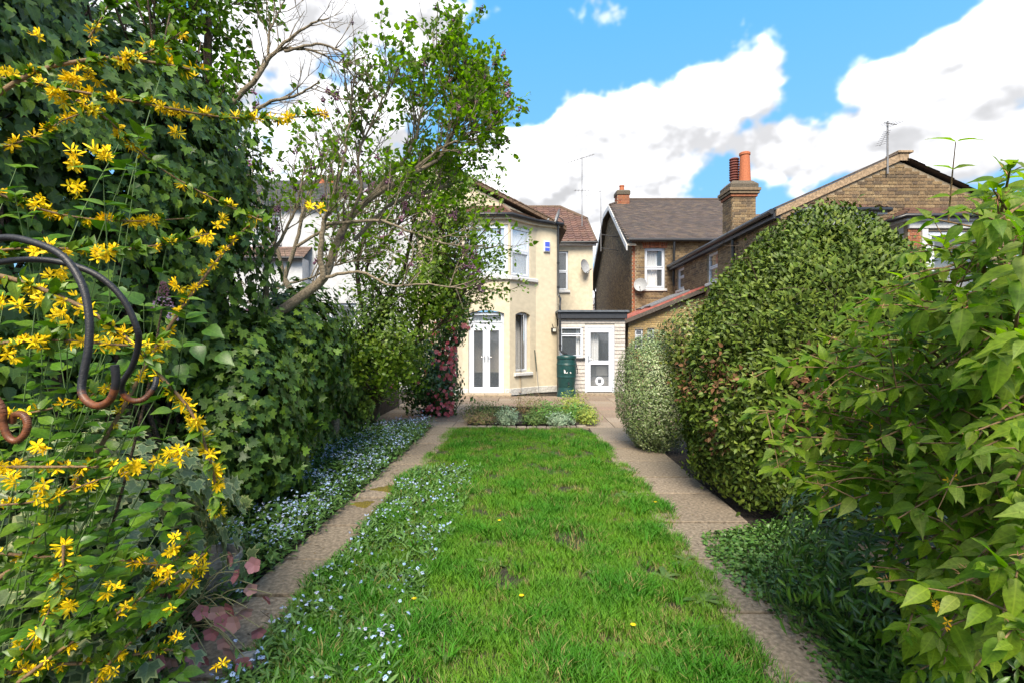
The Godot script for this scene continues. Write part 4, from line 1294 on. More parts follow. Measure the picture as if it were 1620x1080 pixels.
func taper(n: int, r0: float, r1: float) -> Array:
	var out := []
	for i in n: out.push_back(lerpf(r0, r1, float(i) / maxf(1, n - 1)))
	return out

# ---------------------------------------------------------------- ground, lawn, paths
func lawn_edges(d: float) -> Vector2:   # left and right edge of the lawn at depth d
	return Vector2(-1.34 + 0.04 * sin(d * 1.9) + 0.03 * sin(d * 5.1), 1.2 + 0.05 * sin(d * 1.3 + 1.0) + 0.03 * sin(d * 4.3) - (0.35 * smoothstep(8.3, 9.2, d)))

func ground() -> void:
	var g := MB.new()
	g.quad(Vector3(-150, -0.035, 40), Vector3(150, -0.035, 40), Vector3(150, -0.035, -250), Vector3(-150, -0.035, -250), UP)
	struct("ground", g, mat("soil", Color(0.05, 0.036, 0.024), 0.95, 0.55, 0.8, 2.0))
	var lw := MB.new()
	var k := 44
	for i in k:
		var d0 := 0.4 + 8.85 * i / k; var d1 := 0.4 + 8.85 * (i + 1) / k
		var e0 := lawn_edges(d0); var e1 := lawn_edges(d1)
		lw.quad(at_u(e0.x, 0.0, d0), at_u(e0.y, 0.0, d0), at_u(e1.y, 0.0, d1), at_u(e1.x, 0.0, d1), UP)
	struct("lawn", lw, mat("lawn_soil", Color(0.055, 0.052, 0.022), 0.95, 0.55, 1.6, 1.5))
	# concrete slab paths
	for side in 2:
		var p := Node3D.new(); p.name = "path" if side == 0 else "path_001"
		add_child(p); p.set_meta("kind", "structure")
		var d := 0.9
		var i := 0
		while d < 9.4:
			var L := rnd(0.5, 0.85)
			var u0 := -1.78 if side == 0 else 1.12; var u1 := -1.30 if side == 0 else 1.92
			var mb := MB.new()
			var a := at_u(u0 + rnd(-0.01, 0.01), -0.035, d + 0.016); var b := at_u(u1, -0.035, d + 0.016); var c := at_u(u0, -0.035, d + L - 0.016)
			mb.slab(a, b - a, c - a, UP * (0.047 + rnd(-0.005, 0.005)) + Vector3(rnd(-0.002, 0.002), 0, 0), 0.007)
			obj("paving_slab", mb, mat("slab_%d_%d" % [side, i % 4], [Color(0.31, 0.25, 0.18), Color(0.275, 0.22, 0.16), Color(0.335, 0.27, 0.2), Color(0.29, 0.235, 0.17)][i % 4], 0.92, 0.42, 2.6, 0.15), p)
			d += L; i += 1
	# moss on one slab
	# patio of square slabs round the flower bed
	var pt := Node3D.new(); pt.name = "patio"; add_child(pt); pt.set_meta("kind", "structure")
	var tones := [Color(0.32, 0.24, 0.165), Color(0.355, 0.27, 0.19), Color(0.295, 0.215, 0.15), Color(0.34, 0.235, 0.17), Color(0.375, 0.295, 0.215)]
	var r := 0
	var dd := 9.42
	while dd < 15.2:
		var uu := -3.2
		var col := 0
		while uu < 3.1:
			var c := Vector2(uu + 0.3, dd + 0.3)
			var in_bed: bool = c.x > -1.05 and c.x < 1.05 and dd < 11.1
			if not in_bed and not (dd > 14.5 and c.x < 0.9 and c.x > -1.8):
				var mb := MB.new()
				var a := at_u(uu, -0.035, dd)
				mb.slab(a, Vector3(0.592, 0, 0), Vector3(0.0186, 0, -0.592), Vector3(rnd(-0.003, 0.003), 0.045 + rnd(-0.006, 0.006), rnd(-0.003, 0.003)), 0.006)
				obj("paving_slab", mb, mat("patio_%d" % ((r * 3 + col * 2) % 5), tones[(r * 3 + col * 2) % 5], 0.9, 0.4, 2.2, 0.15), pt)
			uu += 0.6; col += 1
		dd += 0.6; r += 1

func grass_tuft(blades: int, seed_: int, spread: float) -> ArrayMesh:
	var mb := MB.new()
	var g := RandomNumberGenerator.new(); g.seed = seed_
	for i in blades:
		var a := g.randf() * TAU
		var o := Vector3(cos(a), 0, sin(a)) * spread * sqrt(g.randf())
		var lean := Vector3(cos(a + g.randf_range(-1, 1)), 0, sin(a + g.randf_range(-1, 1))) * g.randf_range(0.15, 1.0)
		var h := g.randf_range(0.55, 1.0)
		var w := g.randf_range(0.014, 0.027)
		var s := Vector3(cos(a * 3.7 + i), 0, sin(a * 3.7 + i)) * w
		var p1 := o + UP * h * 0.55 + lean * h * 0.3; var p2 := o + UP * h * 0.88 + lean * h * 0.85
		var n := s.cross(UP + lean * 0.6).normalized()
		if n.y < 0: n = -n
		n = (n + UP * 0.8).normalized()
		mb.tri_s(o - s, o + s, p1 + s * 0.8, n, n, n); mb.tri_s(o - s, p1 + s * 0.8, p1 - s * 0.8, n, n, n); mb.tri_s(p1 - s * 0.8, p1 + s * 0.8, p2, n, n, n)
	return mb.mesh()

func grass() -> void:
	var t := thing("lawn_grass", "uneven bright green lawn grass between the two paths", "grass", Vector3(0.1, 0, -5), "", "stuff")
	var fn := FastNoiseLite.new(); fn.frequency = 0.9; fn.fractal_octaves = 3; fn.seed = 3
	var fb := FastNoiseLite.new(); fb.frequency = 1.7; fb.fractal_octaves = 3; fb.seed = 8
	var sets := [[], [], []]; var cols := [[], [], []]
	var meshes := [grass_tuft(9, 1, 0.32), grass_tuft(8, 2, 0.38), grass_tuft(11, 3, 0.28)]
	var d := 1.7
	while d < 9.3:
		var step := clampf(0.0085 + d * 0.0009, 0.010, 0.019)
		var e := lawn_edges(d)
		var u := e.x - 0.05
		while u < e.y + 0.05:
			var p := at_u(u + rnd(-step, step) * 2.0, 0.0, d + rnd(-step, step) * 2.0)
			var patch := fn.get_noise_2d(p.x * 1.3, p.z * 1.3)
			var bare := fb.get_noise_2d(p.x * 1.1, p.z * 1.1)
			u += step * 1.5
			if bare > 0.33 and rng.randf() < 0.85: continue
			if patch < -0.25 and rng.randf() < 0.35: continue
			var tall := clampf(0.55 + patch * 0.9, 0.25, 1.2)
			var h := rnd(0.03, 0.08) * (0.7 + tall * 0.85) * (0.85 if d > 6 else 1.0)
			var k := rng.randi() % 3
			var w := h * rnd(0.85, 1.25)
			sets[k].push_back(Transform3D(Basis(UP, rng.randf() * TAU).scaled(Vector3(w, h, w)), p))
			# two grasses in drifts, a deep green and a yellower one, with dead straw among them
			var yellower := clampf(0.5 - patch * 1.3 + rnd(-0.3, 0.3), 0, 1)
			var c := Color(0.045, 0.18, 0.009).lerp(Color(0.12, 0.26, 0.014), yellower)
			if rng.randf() < 0.04 + 0.22 * smoothstep(0.1, 0.3, bare): c = Color(0.26, 0.22, 0.085)
			c *= rnd(0.8, 1.2)
			cols[k].push_back(c)
		d += step * 1.5
	var m := leaf_mat("grass", Color.WHITE, 0.55, 0.75, true, 0.35, false)
	for k in 3: many("grass_blades", meshes[k], m, t, sets[k], cols[k])
	# long tufts standing above the rest
	var xs := []; var cs := []
	var tuft := grass_tuft(26, 9, 0.16)
	for i in 130:
		var dd := 1.9 + 7.0 * pow(rng.randf(), 1.3)
		var e := lawn_edges(dd)
		var p := at_u(rnd(e.x + 0.3, e.y - 0.1), 0, dd)
		var h := rnd(0.07, 0.15)
		xs.push_back(Transform3D(Basis(UP, rng.randf() * TAU).scaled(Vector3(h * 1.3, h, h * 1.3)), p)); cs.push_back(Color(0.045, 0.175, 0.008) * rnd(0.9, 1.3))
	many("long_grass", tuft, m, t, xs, cs)

func lawn_weeds() -> void:
	# flat rosettes of broad leaves, thickest along one edge of the lawn
	var lm := leaf_mesh([[0, 0.02], [0.2, 0.09], [0.45, 0.13], [0.7, 0.17], [0.88, 0.12], [1, 0]], 0.1, 0.35)
	var spots := [[0.95, 2.75], [1.05, 3.1], [1.12, 3.65], [0.9, 3.4], [1.08, 4.3], [0.55, 2.5], [0.5, 3.5], [0.3, 4.4], [-0.4, 2.6], [-0.9, 4.6], [0.98, 5.2], [1.1, 6.1], [0.1, 2.35], [0.78, 2.35], [-0.25, 3.6]]
	for s in spots:
		var c := at_u(s[0], 0.012, s[1])
		var t := thing("lawn_weed", "broad-leaved weed rosette growing in the grass", "weed", c, "weeds in the lawn")
		var f := Fol.new()
		var k := 11 + rng.randi() % 6
		for i in k:
			var a := TAU * i / k + rnd(-0.2, 0.2)
			var dir := Vector3(cos(a), rnd(0.25, 0.6), sin(a))
			f.add(c, dir, UP - dir * 0.3, rnd(0.07, 0.13), 1.0, rng.randi() % 2)
		emit(f, t, "leaf", "leaves", lm, "weed", [Color(0.075, 0.155, 0.025), Color(0.105, 0.185, 0.04)], 0.5, 0.5, 20)
	var dm := petal_flower(14, 1.0, 0.3, 0.25)
	for s in [[790, 832, 0], [1037, 802, 0], [825, 955, 1], [655, 960, 1], [1002, 1003, 1]]:
		var d: float = EYE * F / (s[1] - 540.0)
		var c := px(s[0], s[1], d)
		var t := thing("yellow_lawn_flower", "small yellow flower open in the grass", "flower", Vector3(c.x, 0, c.z), "yellow flowers in the lawn")
		var st := MB.new(); st.tube([Vector3(c.x, 0, c.z), Vector3(c.x, 0.05, c.z)], [0.0015, 0.0015], 4)
		obj("stem", st, leaf_mat("stem_green", Color(0.08, 0.16, 0.03), 0.6, 0.0, false, 0.5, false), t)
		var o := obj("bloom", dm, leaf_mat("yellow_bloom", Color(0.75, 0.52, 0.01), 0.6, 0.3, false, 0.3, false), t)
		o.transform = Transform3D(Basis(Vector3.RIGHT, -PI / 2).scaled(Vector3.ONE * 0.017), Vector3(0, 0.05, 0))

func path_litter() -> void:
	var t := thing("path_litter", "dead leaves and twigs lying on the slab paths", "litter", Vector3(0, 0, -4), "", "stuff")
	var f := Fol.new()
	for i in 420:
		var side := rng.randi() % 2
		var d := rnd(2.0, 9.2)
		var u := rnd(-1.76, -1.36) if side == 0 else 1.2 + 0.5 * sqrt(rng.randf())
		f.add(at_u(u, 0.017, d), Vector3(rnd(-1, 1), 0.12, rnd(-1, 1)), UP + rdir() * 0.3, rnd(0.008, 0.03), rnd(0.4, 1.0), rng.randi() % 3)
	emit(f, t, "leaf", "leaves", L.small, "litter", [Color(0.14, 0.09, 0.05), Color(0.08, 0.055, 0.035), Color(0.22, 0.16, 0.08)], 0.9, 0.0, 0, 0.3, false)
	var tw := MB.new()
	for i in 36:
		var d := rnd(2.2, 8.0)
		var p := at_u(rnd(-1.75, -1.4) if i % 2 == 0 else rnd(1.22, 1.7), 0.018, d)
		var q := p + Vector3(rnd(-0.12, 0.12), 0.004, rnd(-0.1, 0.1))
		tw.tube([p, p.lerp(q, 0.5) + Vector3(rnd(-0.01, 0.01), 0.004, 0), q], [0.002, 0.0018, 0.001], 4, false)
	obj("twigs", tw, M.bark, t).set_meta("kind", "stuff")
	# cushions of yellow moss on one slab
	for e in [[-1.52, 5.45, 0.15, 0.09], [-1.6, 4.95, 0.1, 0.06]]:
		var c := at_u(e[0], 0.011, e[1])
		var mo := thing("moss_patch", "yellow-green moss cushion on a slab beside the forget-me-nots", "moss", c, "moss on the path")
		var mb := MB.new()
		for ring in 4:
			for k in 22:
				var q := []
				for cr in [[ring, k], [ring + 1, k], [ring + 1, k + 1], [ring, k + 1]]:
					var a: float = TAU * (cr[1] % 22) / 22.0
					var rr: float = cr[0] / 4.0
					var edge := 1.0 + 0.25 * sin(a * 3.0 + e[0] * 9.0) + 0.15 * sin(a * 7.0)
					q.push_back(c + Vector3(cos(a) * e[2] * rr * edge, 0.016 * (1.0 - rr * rr) + 0.004 * sin(a * 5 + cr[0] * 2.0) * rr * (1.0 - rr), sin(a) * e[3] * 1.6 * rr * edge))
				mb.quad(q[0], q[1], q[2], q[3], UP)
		obj("cushion", mb, mat("moss", Color(0.36, 0.28, 0.02), 0.95, 0.6, 7.0, 1.0), mo)
# ---------------------------------------------------------------- plants on the ivy side
var L := {}   # leaf meshes
func leaf_shapes() -> void:
	L.ivy = ivy_mesh()
	L.variegated = variegated_ivy()
	L.small = leaf_mesh([[0, 0], [0.3, 0.2], [0.65, 0.19], [1, 0]], 0.25, 0.15)
	L.ovate = leaf_mesh([[0, 0], [0.12, 0.2], [0.32, 0.3], [0.58, 0.25], [0.82, 0.1], [1, 0]], 0.22, 0.28)
	L.heart = leaf_mesh([[0, 0.02], [0.06, 0.24], [0.25, 0.36], [0.55, 0.27], [0.8, 0.1], [1, 0]], 0.25, 0.2)
	L.big = leaf_mesh([[0, 0], [0.06, 0.08], [0.16, 0.17], [0.3, 0.225], [0.46, 0.22], [0.62, 0.165], [0.76, 0.09], [0.88, 0.035], [1, 0]], 0.3, 0.34, 0.014)
	L.lance = leaf_mesh([[0, 0], [0.25, 0.09], [0.55, 0.12], [0.8, 0.07], [1, 0]], 0.3, 0.3)
	L.bunch = bunch_mesh(0.0)
	L.forsythia = petal_flower(4, 1.0, 0.36, 0.45, 0.07)
	L.forsythia_half = petal_flower(4, 1.0, 0.28, 0.9, 0.05)

# five small leaves springing from one point
func bunch_mesh(_x: float) -> ArrayMesh:
	var mb := MB.new()
	for i in 5:
		var a := TAU * i / 5.0 + 0.3
		var d := Vector3(cos(a) * 0.75, 0.75, sin(a) * 0.75).normalized(); var n := (UP - d * d.y).normalized(); var s := d.cross(n)
		var m := d * 0.45; var t := d * (0.8 + 0.2 * (i % 2)) - n * 0.12
		mb.tri_s(Vector3.ZERO, m + s * 0.17 + n * 0.04, m, n, n, n); mb.tri_s(Vector3.ZERO, m, m - s * 0.17 + n * 0.04, n, n, n)
		mb.tri_s(m + s * 0.17 + n * 0.04, t, m, n, n, n); mb.tri_s(m, t, m - s * 0.17 + n * 0.04, n, n, n)
	return mb.mesh()

const IVY := [Color(0.05, 0.118, 0.02), Color(0.068, 0.145, 0.022), Color(0.09, 0.178, 0.024), Color(0.135, 0.25, 0.024), Color(0.2, 0.33, 0.03)]

func ivy_leaf(f: Fol, p: Vector3, n: Vector3, s: float, tone: int) -> void:
	var side := n.cross(UP).normalized()
	f.add(p, -UP + side * rnd(-0.7, 0.7) + n * rnd(0.0, 0.5), n + UP * rnd(0.1, 0.8) + rdir() * 0.35, s, 1.0, tone)

func ivy_face(f: Fol, d0: float, d1: float, h0: float, h1: float, count: int, u0: float, bulge: float, s0: float, s1: float, seed_: int) -> void:
	var fn := FastNoiseLite.new(); fn.frequency = 0.8; fn.fractal_octaves = 4; fn.seed = seed_
	for i in count:
		var d := rnd(d0, d1); var h := rnd(h0, h1)
		var b := fn.get_noise_2d(d * 1.6, h * 1.6)
		var inw := pow(rng.randf(), 2.0) * 0.32
		var top_fade := smoothstep(h1 - 0.5, h1, h)
		var u := u0 + b * bulge - inw - top_fade * 0.25
		var end := smoothstep(d1 - 0.5, d1, d)
		u -= end * end * 0.5
		var n := Vector3(1, 0.1, 0.25 - end * 0.8 + fn.get_noise_2d(h * 3, d * 3) * 0.5).normalized()
		var young := rng.randf() < 0.26 + 0.34 * smoothstep(0.0, 0.35, b)
		ivy_leaf(f, at_u(u, h, d), n, lerpf(s0, s1, pow(rng.randf(), 1.5)) * (0.7 if young else 1.0), (3 + rng.randi() % 2) if young else rng.randi() % 3)

func ivy_wall() -> void:
	var t := thing("ivy_thicket", "tall dark ivy thicket behind the yellow flowering stems", "ivy", at_u(-3.0, 0, 3.6))
	var f := Fol.new()
	ivy_face(f, 1.4, 5.3, 0.0, 4.0, 15000, -2.75, 0.55, 0.055, 0.115, 4)
	ivy_face(f, 1.4, 5.2, 1.2, 4.1, 8000, -3.0, 0.4, 0.09, 0.14, 6)
	ivy_face(f, 1.4, 3.6, 3.0, 4.9, 5000, -2.85, 0.4, 0.06, 0.12, 7)
	blob(f, at_u(-3.05, 3.1, 4.2), Vector3(0.6, 0.9, 1.2), 2600, 0.06, 0.11, 1.0, 0.35, 0.7, 4, 0.3)
	blob(f, at_u(-3.0, 2.2, 4.6), Vector3(0.6, 1.3, 0.8), 2600, 0.06, 0.11, 1.0, 0.35, 0.7, 4, 0.3)
	var old := Fol.new(); var lobed := Fol.new()
	for k in f.xf.size():   # unlobed leaves of old wood among the lobed ones
		var to: Fol = old if rng.randf() < 0.35 else lobed
		to.xf.push_back(f.xf[k]); to.ix.push_back(f.ix[k])
	emit(lobed, t, "leaf", "leaves", L.ivy, "ivy", IVY, 0.45, 0.5, 220, 0.42)
	emit(old, t, "leaf", "old_wood_leaves", L.heart, "ivy", IVY, 0.45, 0.5, 80, 0.42)
	var st := MB.new()
	for i in 26:
		var d := rnd(1.8, 5.0)
		var pts := [at_u(-2.95, 0, d)]
		for k in 6: pts.push_back(at_u(-2.95 + rnd(-0.1, 0.15), 0.7 * (k + 1), d + rnd(-0.3, 0.3)))
		st.tube(pts, taper(7, 0.025, 0.006), 5)
	obj("stem", st, M.bark, t)
	# the board fence that carries it
	var fe := thing("board_fence", "brown board fence under the dark ivy", "fence", at_u(-3.15, 0, 7))
	var i := 0
	var d2 := 1.2
	while d2 < 12.4:
		var b := MB.new()
		var a := at_u(-3.15, -0.03, d2); var c := at_u(-3.15, -0.03, d2 + 0.14)
		b.slab(a, c - a, UP * (1.8 + rnd(-0.01, 0.01)), Vector3(0.02, 0, 0), 0.003)
		obj("board", b, [M.fence_a, M.fence_b][i % 2], fe)
		d2 += 0.148; i += 1
	for k in 7:
		var p := MB.new(); p.bx(at_u(-3.19, -0.03, 1.4 + k * 1.8) - Vector3(0.09, 0, 0.05), at_u(-3.19, 1.9, 1.4 + k * 1.8) + Vector3(0.0, 0, 0.05))
		obj("post", p, M.fence_b, fe)
	# lower ivy along the fence
	var t2 := thing("ivy_on_fence", "dark ivy mound over the fence behind the lilac trunk", "ivy", at_u(-2.7, 0, 6.5))
	var g := Fol.new()
	ivy_face(g, 4.4, 6.2, 0.0, 1.95, 4500, -2.48, 0.35, 0.05, 0.115, 14)
	ivy_face(g, 5.6, 9.8, 0.0, 1.65, 7000, -2.82, 0.35, 0.05, 0.11, 15)
	blob(g, at_u(-2.65, 1.4, 6.0), Vector3(0.5, 0.85, 1.0), 4200, 0.06, 0.115, 1.0, 0.4, 0.75, 5, 0.2)
	blob(g, at_u(-2.6, 0.75, 4.7), Vector3(0.5, 0.95, 0.7), 3000, 0.06, 0.11, 1.0, 0.4, 0.75, 4, 0.2)
	emit(g, t2, "leaf", "leaves", L.ivy, "ivy", IVY, 0.45, 0.5, 220, 0.42)
	# variegated ivy close by
	var t3 := thing("variegated_ivy", "cream-edged variegated ivy sprawling below the yellow flowers", "ivy", at_u(-2.45, 0, 2.7))
	var v := Fol.new()
	blob(v, at_u(-2.45, 0.42, 2.75), Vector3(0.72, 0.72, 0.95), 1700, 0.06, 0.115, 1.0, 0.4, 0.5, 3, 0.2)
	blob(v, at_u(-2.35, 0.2, 2.1), Vector3(0.8, 0.5, 0.6), 700, 0.06, 0.11, 1.0, 0.4, 0.5, 3, 0.2)
	emit(v, t3, "leaf", "leaves", L.variegated, "variegated", [Color(0.3, 0.36, 0.16), Color(0.23, 0.3, 0.14), Color(0.38, 0.42, 0.22)], 0.42, 0.25, 300, 0.5, true, true)

func hedge_tree() -> void:
	# light green tree rising behind the ivy
	var t := thing("leafy_tree", "light green leafy tree rising above the dark ivy", "tree", at_u(-3.3, 0, 5.0))
	var tr := MB.new()
	tr.tube(spline([at_u(-3.3, 0, 5.0), at_u(-3.25, 1.6, 5.0), at_u(-3.1, 3.0, 4.9), at_u(-3.0, 4.6, 4.8)]), taper(16, 0.11, 0.03), 8)
	var tips := []
	for i in 64:
		twig(tr, at_u(-3.3 + rnd(-0.15, 0.15), rnd(3.0, 4.8), 4.8 + rnd(-0.3, 0.3)), Vector3(rnd(-0.6, 1), rnd(0.2, 1), rnd(-0.8, 0.8)), rnd(0.35, 0.7), 0.012, 2, tips)
	obj("trunk", tr, M.bark, t)
	var f := Fol.new()
	for e in tips:
		for k in 9: f.add(e[0] + rdir() * 0.1, (e[1] + rdir() * 0.9 - UP * 0.3), UP + rdir() * 0.6, rnd(0.05, 0.085), 1.0, rng.randi() % 3)
	emit(f, t, "leaf", "crown", L.ovate, "lime_leaf", [Color(0.17, 0.33, 0.022), Color(0.22, 0.38, 0.028), Color(0.13, 0.27, 0.02)], 0.45, 0.9, 60)

func branches(mb: MB, list: Array, tips: Array, n_twigs: int, len0: float, len1: float, r_tw: float, depth: int, lift: float) -> void:
	for b in list:   # [points in the photograph, depth at foot, depth at tip, radius at foot, radius at tip]
		var pts := spline(pxs(b[0], b[1], b[2]), 6)
		for i in pts.size(): pts[i] += rdir() * 0.006
		mb.tube(pts, taper(pts.size(), b[3], b[4]), 7)
		var k := int(n_twigs * (b[5] if b.size() > 5 else 1.0))
		for i in k:
			var j := int(lerpf(pts.size() * 0.3, pts.size() - 1.01, rng.randf()))
			var tg: Vector3 = (pts[j + 1] - pts[j]).normalized()
			twig(mb, pts[j], tg + rdir() * 0.9 + UP * lift, rnd(len0, len1), r_tw, depth, tips, lift)
		tips.push_back([pts[-1], (pts[-1] - pts[-2]).normalized()])

func lilac() -> void:
	var t := thing("lilac_tree", "leaning lilac tree with bare grey-brown limbs and fresh leaves at the tips", "tree", at_u(-2.65, 0, 5.2))
	var mb := MB.new()
	var tips := []
	mb.tube(spline([at_u(-2.65, 0, 5.2), at_u(-2.63, 0.7, 5.2), px(410, 590, 5.2), px(413, 540, 5.2)]), taper(16, 0.09, 0.062), 9)
	branches(mb, [
		[[[413, 545], [424, 508], [468, 476], [511, 440], [527, 398], [549, 352], [582, 316], [640, 282], [692, 254]], 5.2, 5.6, 0.062, 0.022, 1.2],
		[[[582, 316], [625, 270], [655, 225], [668, 170], [688, 95]], 5.5, 5.7, 0.03, 0.007, 1.3],
		[[[692, 254], [715, 215], [735, 165], [745, 125]], 5.6, 5.9, 0.02, 0.006, 1.3],
		[[[640, 282], [690, 240], [725, 222], [755, 208]], 5.6, 5.4, 0.02, 0.006, 1.2],
		[[[511, 440], [507, 400], [512, 352], [518, 335], [540, 268], [552, 200], [560, 130]], 5.25, 5.0, 0.034, 0.006, 1.0],
		[[[512, 356], [536, 353], [600, 350], [650, 368], [700, 384], [742, 392]], 5.25, 5.3, 0.022, 0.007, 0.6],
		[[[511, 440], [560, 430], [590, 438], [618, 452], [680, 450], [735, 458]], 5.25, 5.0, 0.018, 0.006, 0.4],
		[[[413, 520], [420, 460], [421, 425], [432, 400], [452, 365], [470, 320], [482, 262]], 5.15, 5.3, 0.034, 0.006, 0.7],
		[[[549, 352], [572, 300], [566, 250], [590, 190], [618, 130]], 5.4, 5.1, 0.02, 0.005, 1.0],
		[[[560, 380], [610, 330], [650, 310], [690, 300], [725, 270]], 5.6, 6.0, 0.024, 0.006, 1.2],
		[[[668, 170], [700, 140], [716, 100], [712, 70]], 5.7, 5.8, 0.012, 0.004, 1.0],
		[[[700, 240], [725, 190], [750, 160]], 5.5, 5.7, 0.012, 0.004, 1.4],
	], tips, 24, 0.22, 0.46, 0.008, 2, 0.3)
	obj("trunk", mb, M.bark_grey, t)
	var f := Fol.new()
	for e in tips:
		var q: Vector3 = e[0]
		# leaves thicken towards the outer, sunny side of the crown
		var share := 0.3 + 0.7 * smoothstep(-1.9, -0.7, q.x) * smoothstep(2.3, 3.2, q.y)
		if rng.randf() > share: continue
		for k in 4: f.add(q + rdir() * 0.04, e[1] + rdir() * 0.8, UP * 0.7 + rdir() * 0.7, rnd(0.035, 0.075), 1.0, rng.randi() % 3)
	emit(f, t, "leaf", "crown", L.heart, "lilac_leaf", [Color(0.22, 0.38, 0.03), Color(0.28, 0.43, 0.04), Color(0.16, 0.29, 0.024)], 0.45, 1.2, 300)
	# purple buds
	var bud := bud_mesh()
	var bf := Fol.new()
	for e in tips:
		if rng.randf() < 0.07: bf.add(e[0], e[1] + UP * 0.6, rdir(), rnd(0.05, 0.1), 1.0, rng.randi() % 2)
	emit(bf, t, "flower_bud", "flower_buds", bud, "lilac_bud", [Color(0.11, 0.05, 0.085), Color(0.17, 0.08, 0.13)], 0.6, 0.2, 60, 0.4, false)
	# gnarled older stem behind
	var o := thing("bare_shrub", "grey leafless shrub with fine arching twigs against the clouds", "shrub", at_u(-3.0, 0, 4.9))
	var m2 := MB.new(); var tp := []
	m2.tube(spline([at_u(-2.95, 0, 4.9), at_u(-2.95, 1.8, 4.9), px(318, 262, 4.9), px(332, 205, 4.9)]), taper(16, 0.07, 0.038), 8)
	branches(m2, [
		[[[328, 215], [352, 178], [400, 130], [420, 100], [450, 68], [488, 40], [520, 28]], 4.9, 4.7, 0.034, 0.006, 1.0],
		[[[335, 232], [370, 205], [420, 165], [470, 150], [505, 128]], 4.9, 4.6, 0.026, 0.006, 1.0],
		[[[405, 125], [440, 80], [500, 82], [540, 105]], 4.8, 4.8, 0.02, 0.005, 1.1],
		[[[425, 95], [425, 55], [440, 20], [455, -10]], 4.8, 4.8, 0.014, 0.004, 1.0],
		[[[450, 82], [500, 70], [540, 82], [545, 100], [580, 88]], 4.75, 4.9, 0.014, 0.004, 0.8],
	], tp, 12, 0.22, 0.5, 0.006, 2, 0.15)
	obj("trunk", m2, M.bark_grey, o)
	var sp := thing("purple_lilac_sprig", "purple lilac flower spike among heart-shaped leaves beside the hooks", "flower", at_u(-2.05, 0, 2.25))
	var s := MB.new()
	var top := px(258, 475, 2.3)
	s.tube(spline([at_u(-2.05, 0, 2.2), at_u(-1.85, 0.7, 2.25), px(232, 620, 2.28), px(250, 520, 2.3), top]), taper(21, 0.008, 0.003), 6)
	obj("stem", s, M.bark, sp)
	var pf := Fol.new()
	for k in 150:
		var h := rng.randf()
		var a := rng.randf() * TAU
		var rr := 0.035 * (1.05 - h) + 0.004
		var p := top + Vector3(cos(a) * rr, -0.04 + h * 0.125, sin(a) * rr)
		pf.add(p, Vector3(cos(a), 0.5, sin(a)), UP, rnd(0.007, 0.011), 1.0, 0 if h > 0.45 else rng.randi() % 3)
	for k in 40: pf.add(px(272, 502, 2.3) + rdir() * 0.022, rdir(), UP, 0.011, 1.0, 2)
	emit(pf, sp, "floret", "florets", bud_mesh(), "lilac_floret", [Color(0.16, 0.07, 0.11), Color(0.27, 0.16, 0.27), Color(0.4, 0.3, 0.46)], 0.6, 0.3, 60, 0.4, false)
	var lf := Fol.new()
	for e in [[200, 465, 0.1, -1, .1], [222, 505, .1, -1, -.1], [300, 505, .09, 1, .0], [325, 520, .1, 1, -.3], [310, 545, .09, .6, -1], [285, 575, .09, .4, -1], [180, 540, .1, -1, -.2], [225, 480, .09, -.5, .5], [290, 495, .08, 1, .5], [255, 560, .09, -.3, -1], [160, 580, .1, -1, -.3], [120, 560, .1, -1, 0], [205, 570, .1, -.5, -.6], [345, 560, .09, 1, -.5]]:
		var p := px(e[0], e[1], 2.25)
		lf.add(p, Vector3(e[3], e[4], 0.35), Vector3(rnd(-0.3, 0.3), 0.7, 0.7), e[2] * 1.05, 1.0, rng.randi() % 2)
	emit(lf, sp, "leaf", "leaves", L.heart, "lilac_near", [Color(0.066, 0.180, 0.022), Color(0.096, 0.228, 0.026)], 0.38, 0.7, 40)

func back_lilac() -> void:
	# a second, looser lilac nearer the houses
	var t := thing("loose_lilac", "loose twiggy lilac with small leaves in front of the white house", "tree", at_u(-2.9, 0, 7.6))
	var mb := MB.new(); var tips := []
	mb.tube(spline([at_u(-2.9, 0, 7.6), at_u(-2.9, 1.2, 7.6), px(448, 440, 7.6)]), taper(11, 0.07, 0.045), 7)
	branches(mb, [
		[[[448, 445], [440, 400], [420, 350], [400, 290], [385, 250]], 7.6, 7.4, 0.035, 0.008, 1.2],
		[[[448, 445], [470, 380], [480, 330], [505, 280], [520, 235]], 7.6, 7.7, 0.035, 0.008, 1.2],
		[[[440, 400], [400, 380], [375, 360], [350, 345]], 7.6, 7.2, 0.02, 0.006, 1.1],
		[[[470, 390], [520, 360], [560, 345], [600, 300]], 7.6, 7.8, 0.025, 0.006, 1.3],
		[[[450, 450], [420, 470], [390, 480], [370, 470]], 7.6, 7.2, 0.02, 0.006, 1.2],
		[[[450, 450], [490, 440], [530, 420], [575, 410]], 7.6, 7.8, 0.02, 0.006, 1.2],
	], tips, 16, 0.4, 0.8, 0.01, 2, 0.2)
	obj("trunk", mb, M.bark_grey, t)
	var f := Fol.new(); var bf := Fol.new()
	for e in tips:
		if rng.randf() < 0.75:
			for k in 4: f.add(e[0] + rdir() * 0.06, e[1] + rdir() * 0.8, UP * 0.7 + rdir() * 0.7, rnd(0.05, 0.09), 1.0, rng.randi() % 3)
		elif rng.randf() < 0.3: bf.add(e[0], e[1] + UP, rdir(), rnd(0.09, 0.15), 1.0, rng.randi() % 2)
	emit(f, t, "leaf", "crown", L.heart, "lilac_leaf", [Color(0.22, 0.38, 0.03), Color(0.28, 0.43, 0.04), Color(0.16, 0.29, 0.024)], 0.45, 1.2, 40)
	emit(bf, t, "flower_spike", "flower_spikes", bud_mesh(), "lilac_bloom", [Color(0.24, 0.11, 0.19), Color(0.16, 0.07, 0.11)], 0.6, 0.25, 60, 0.4, false)

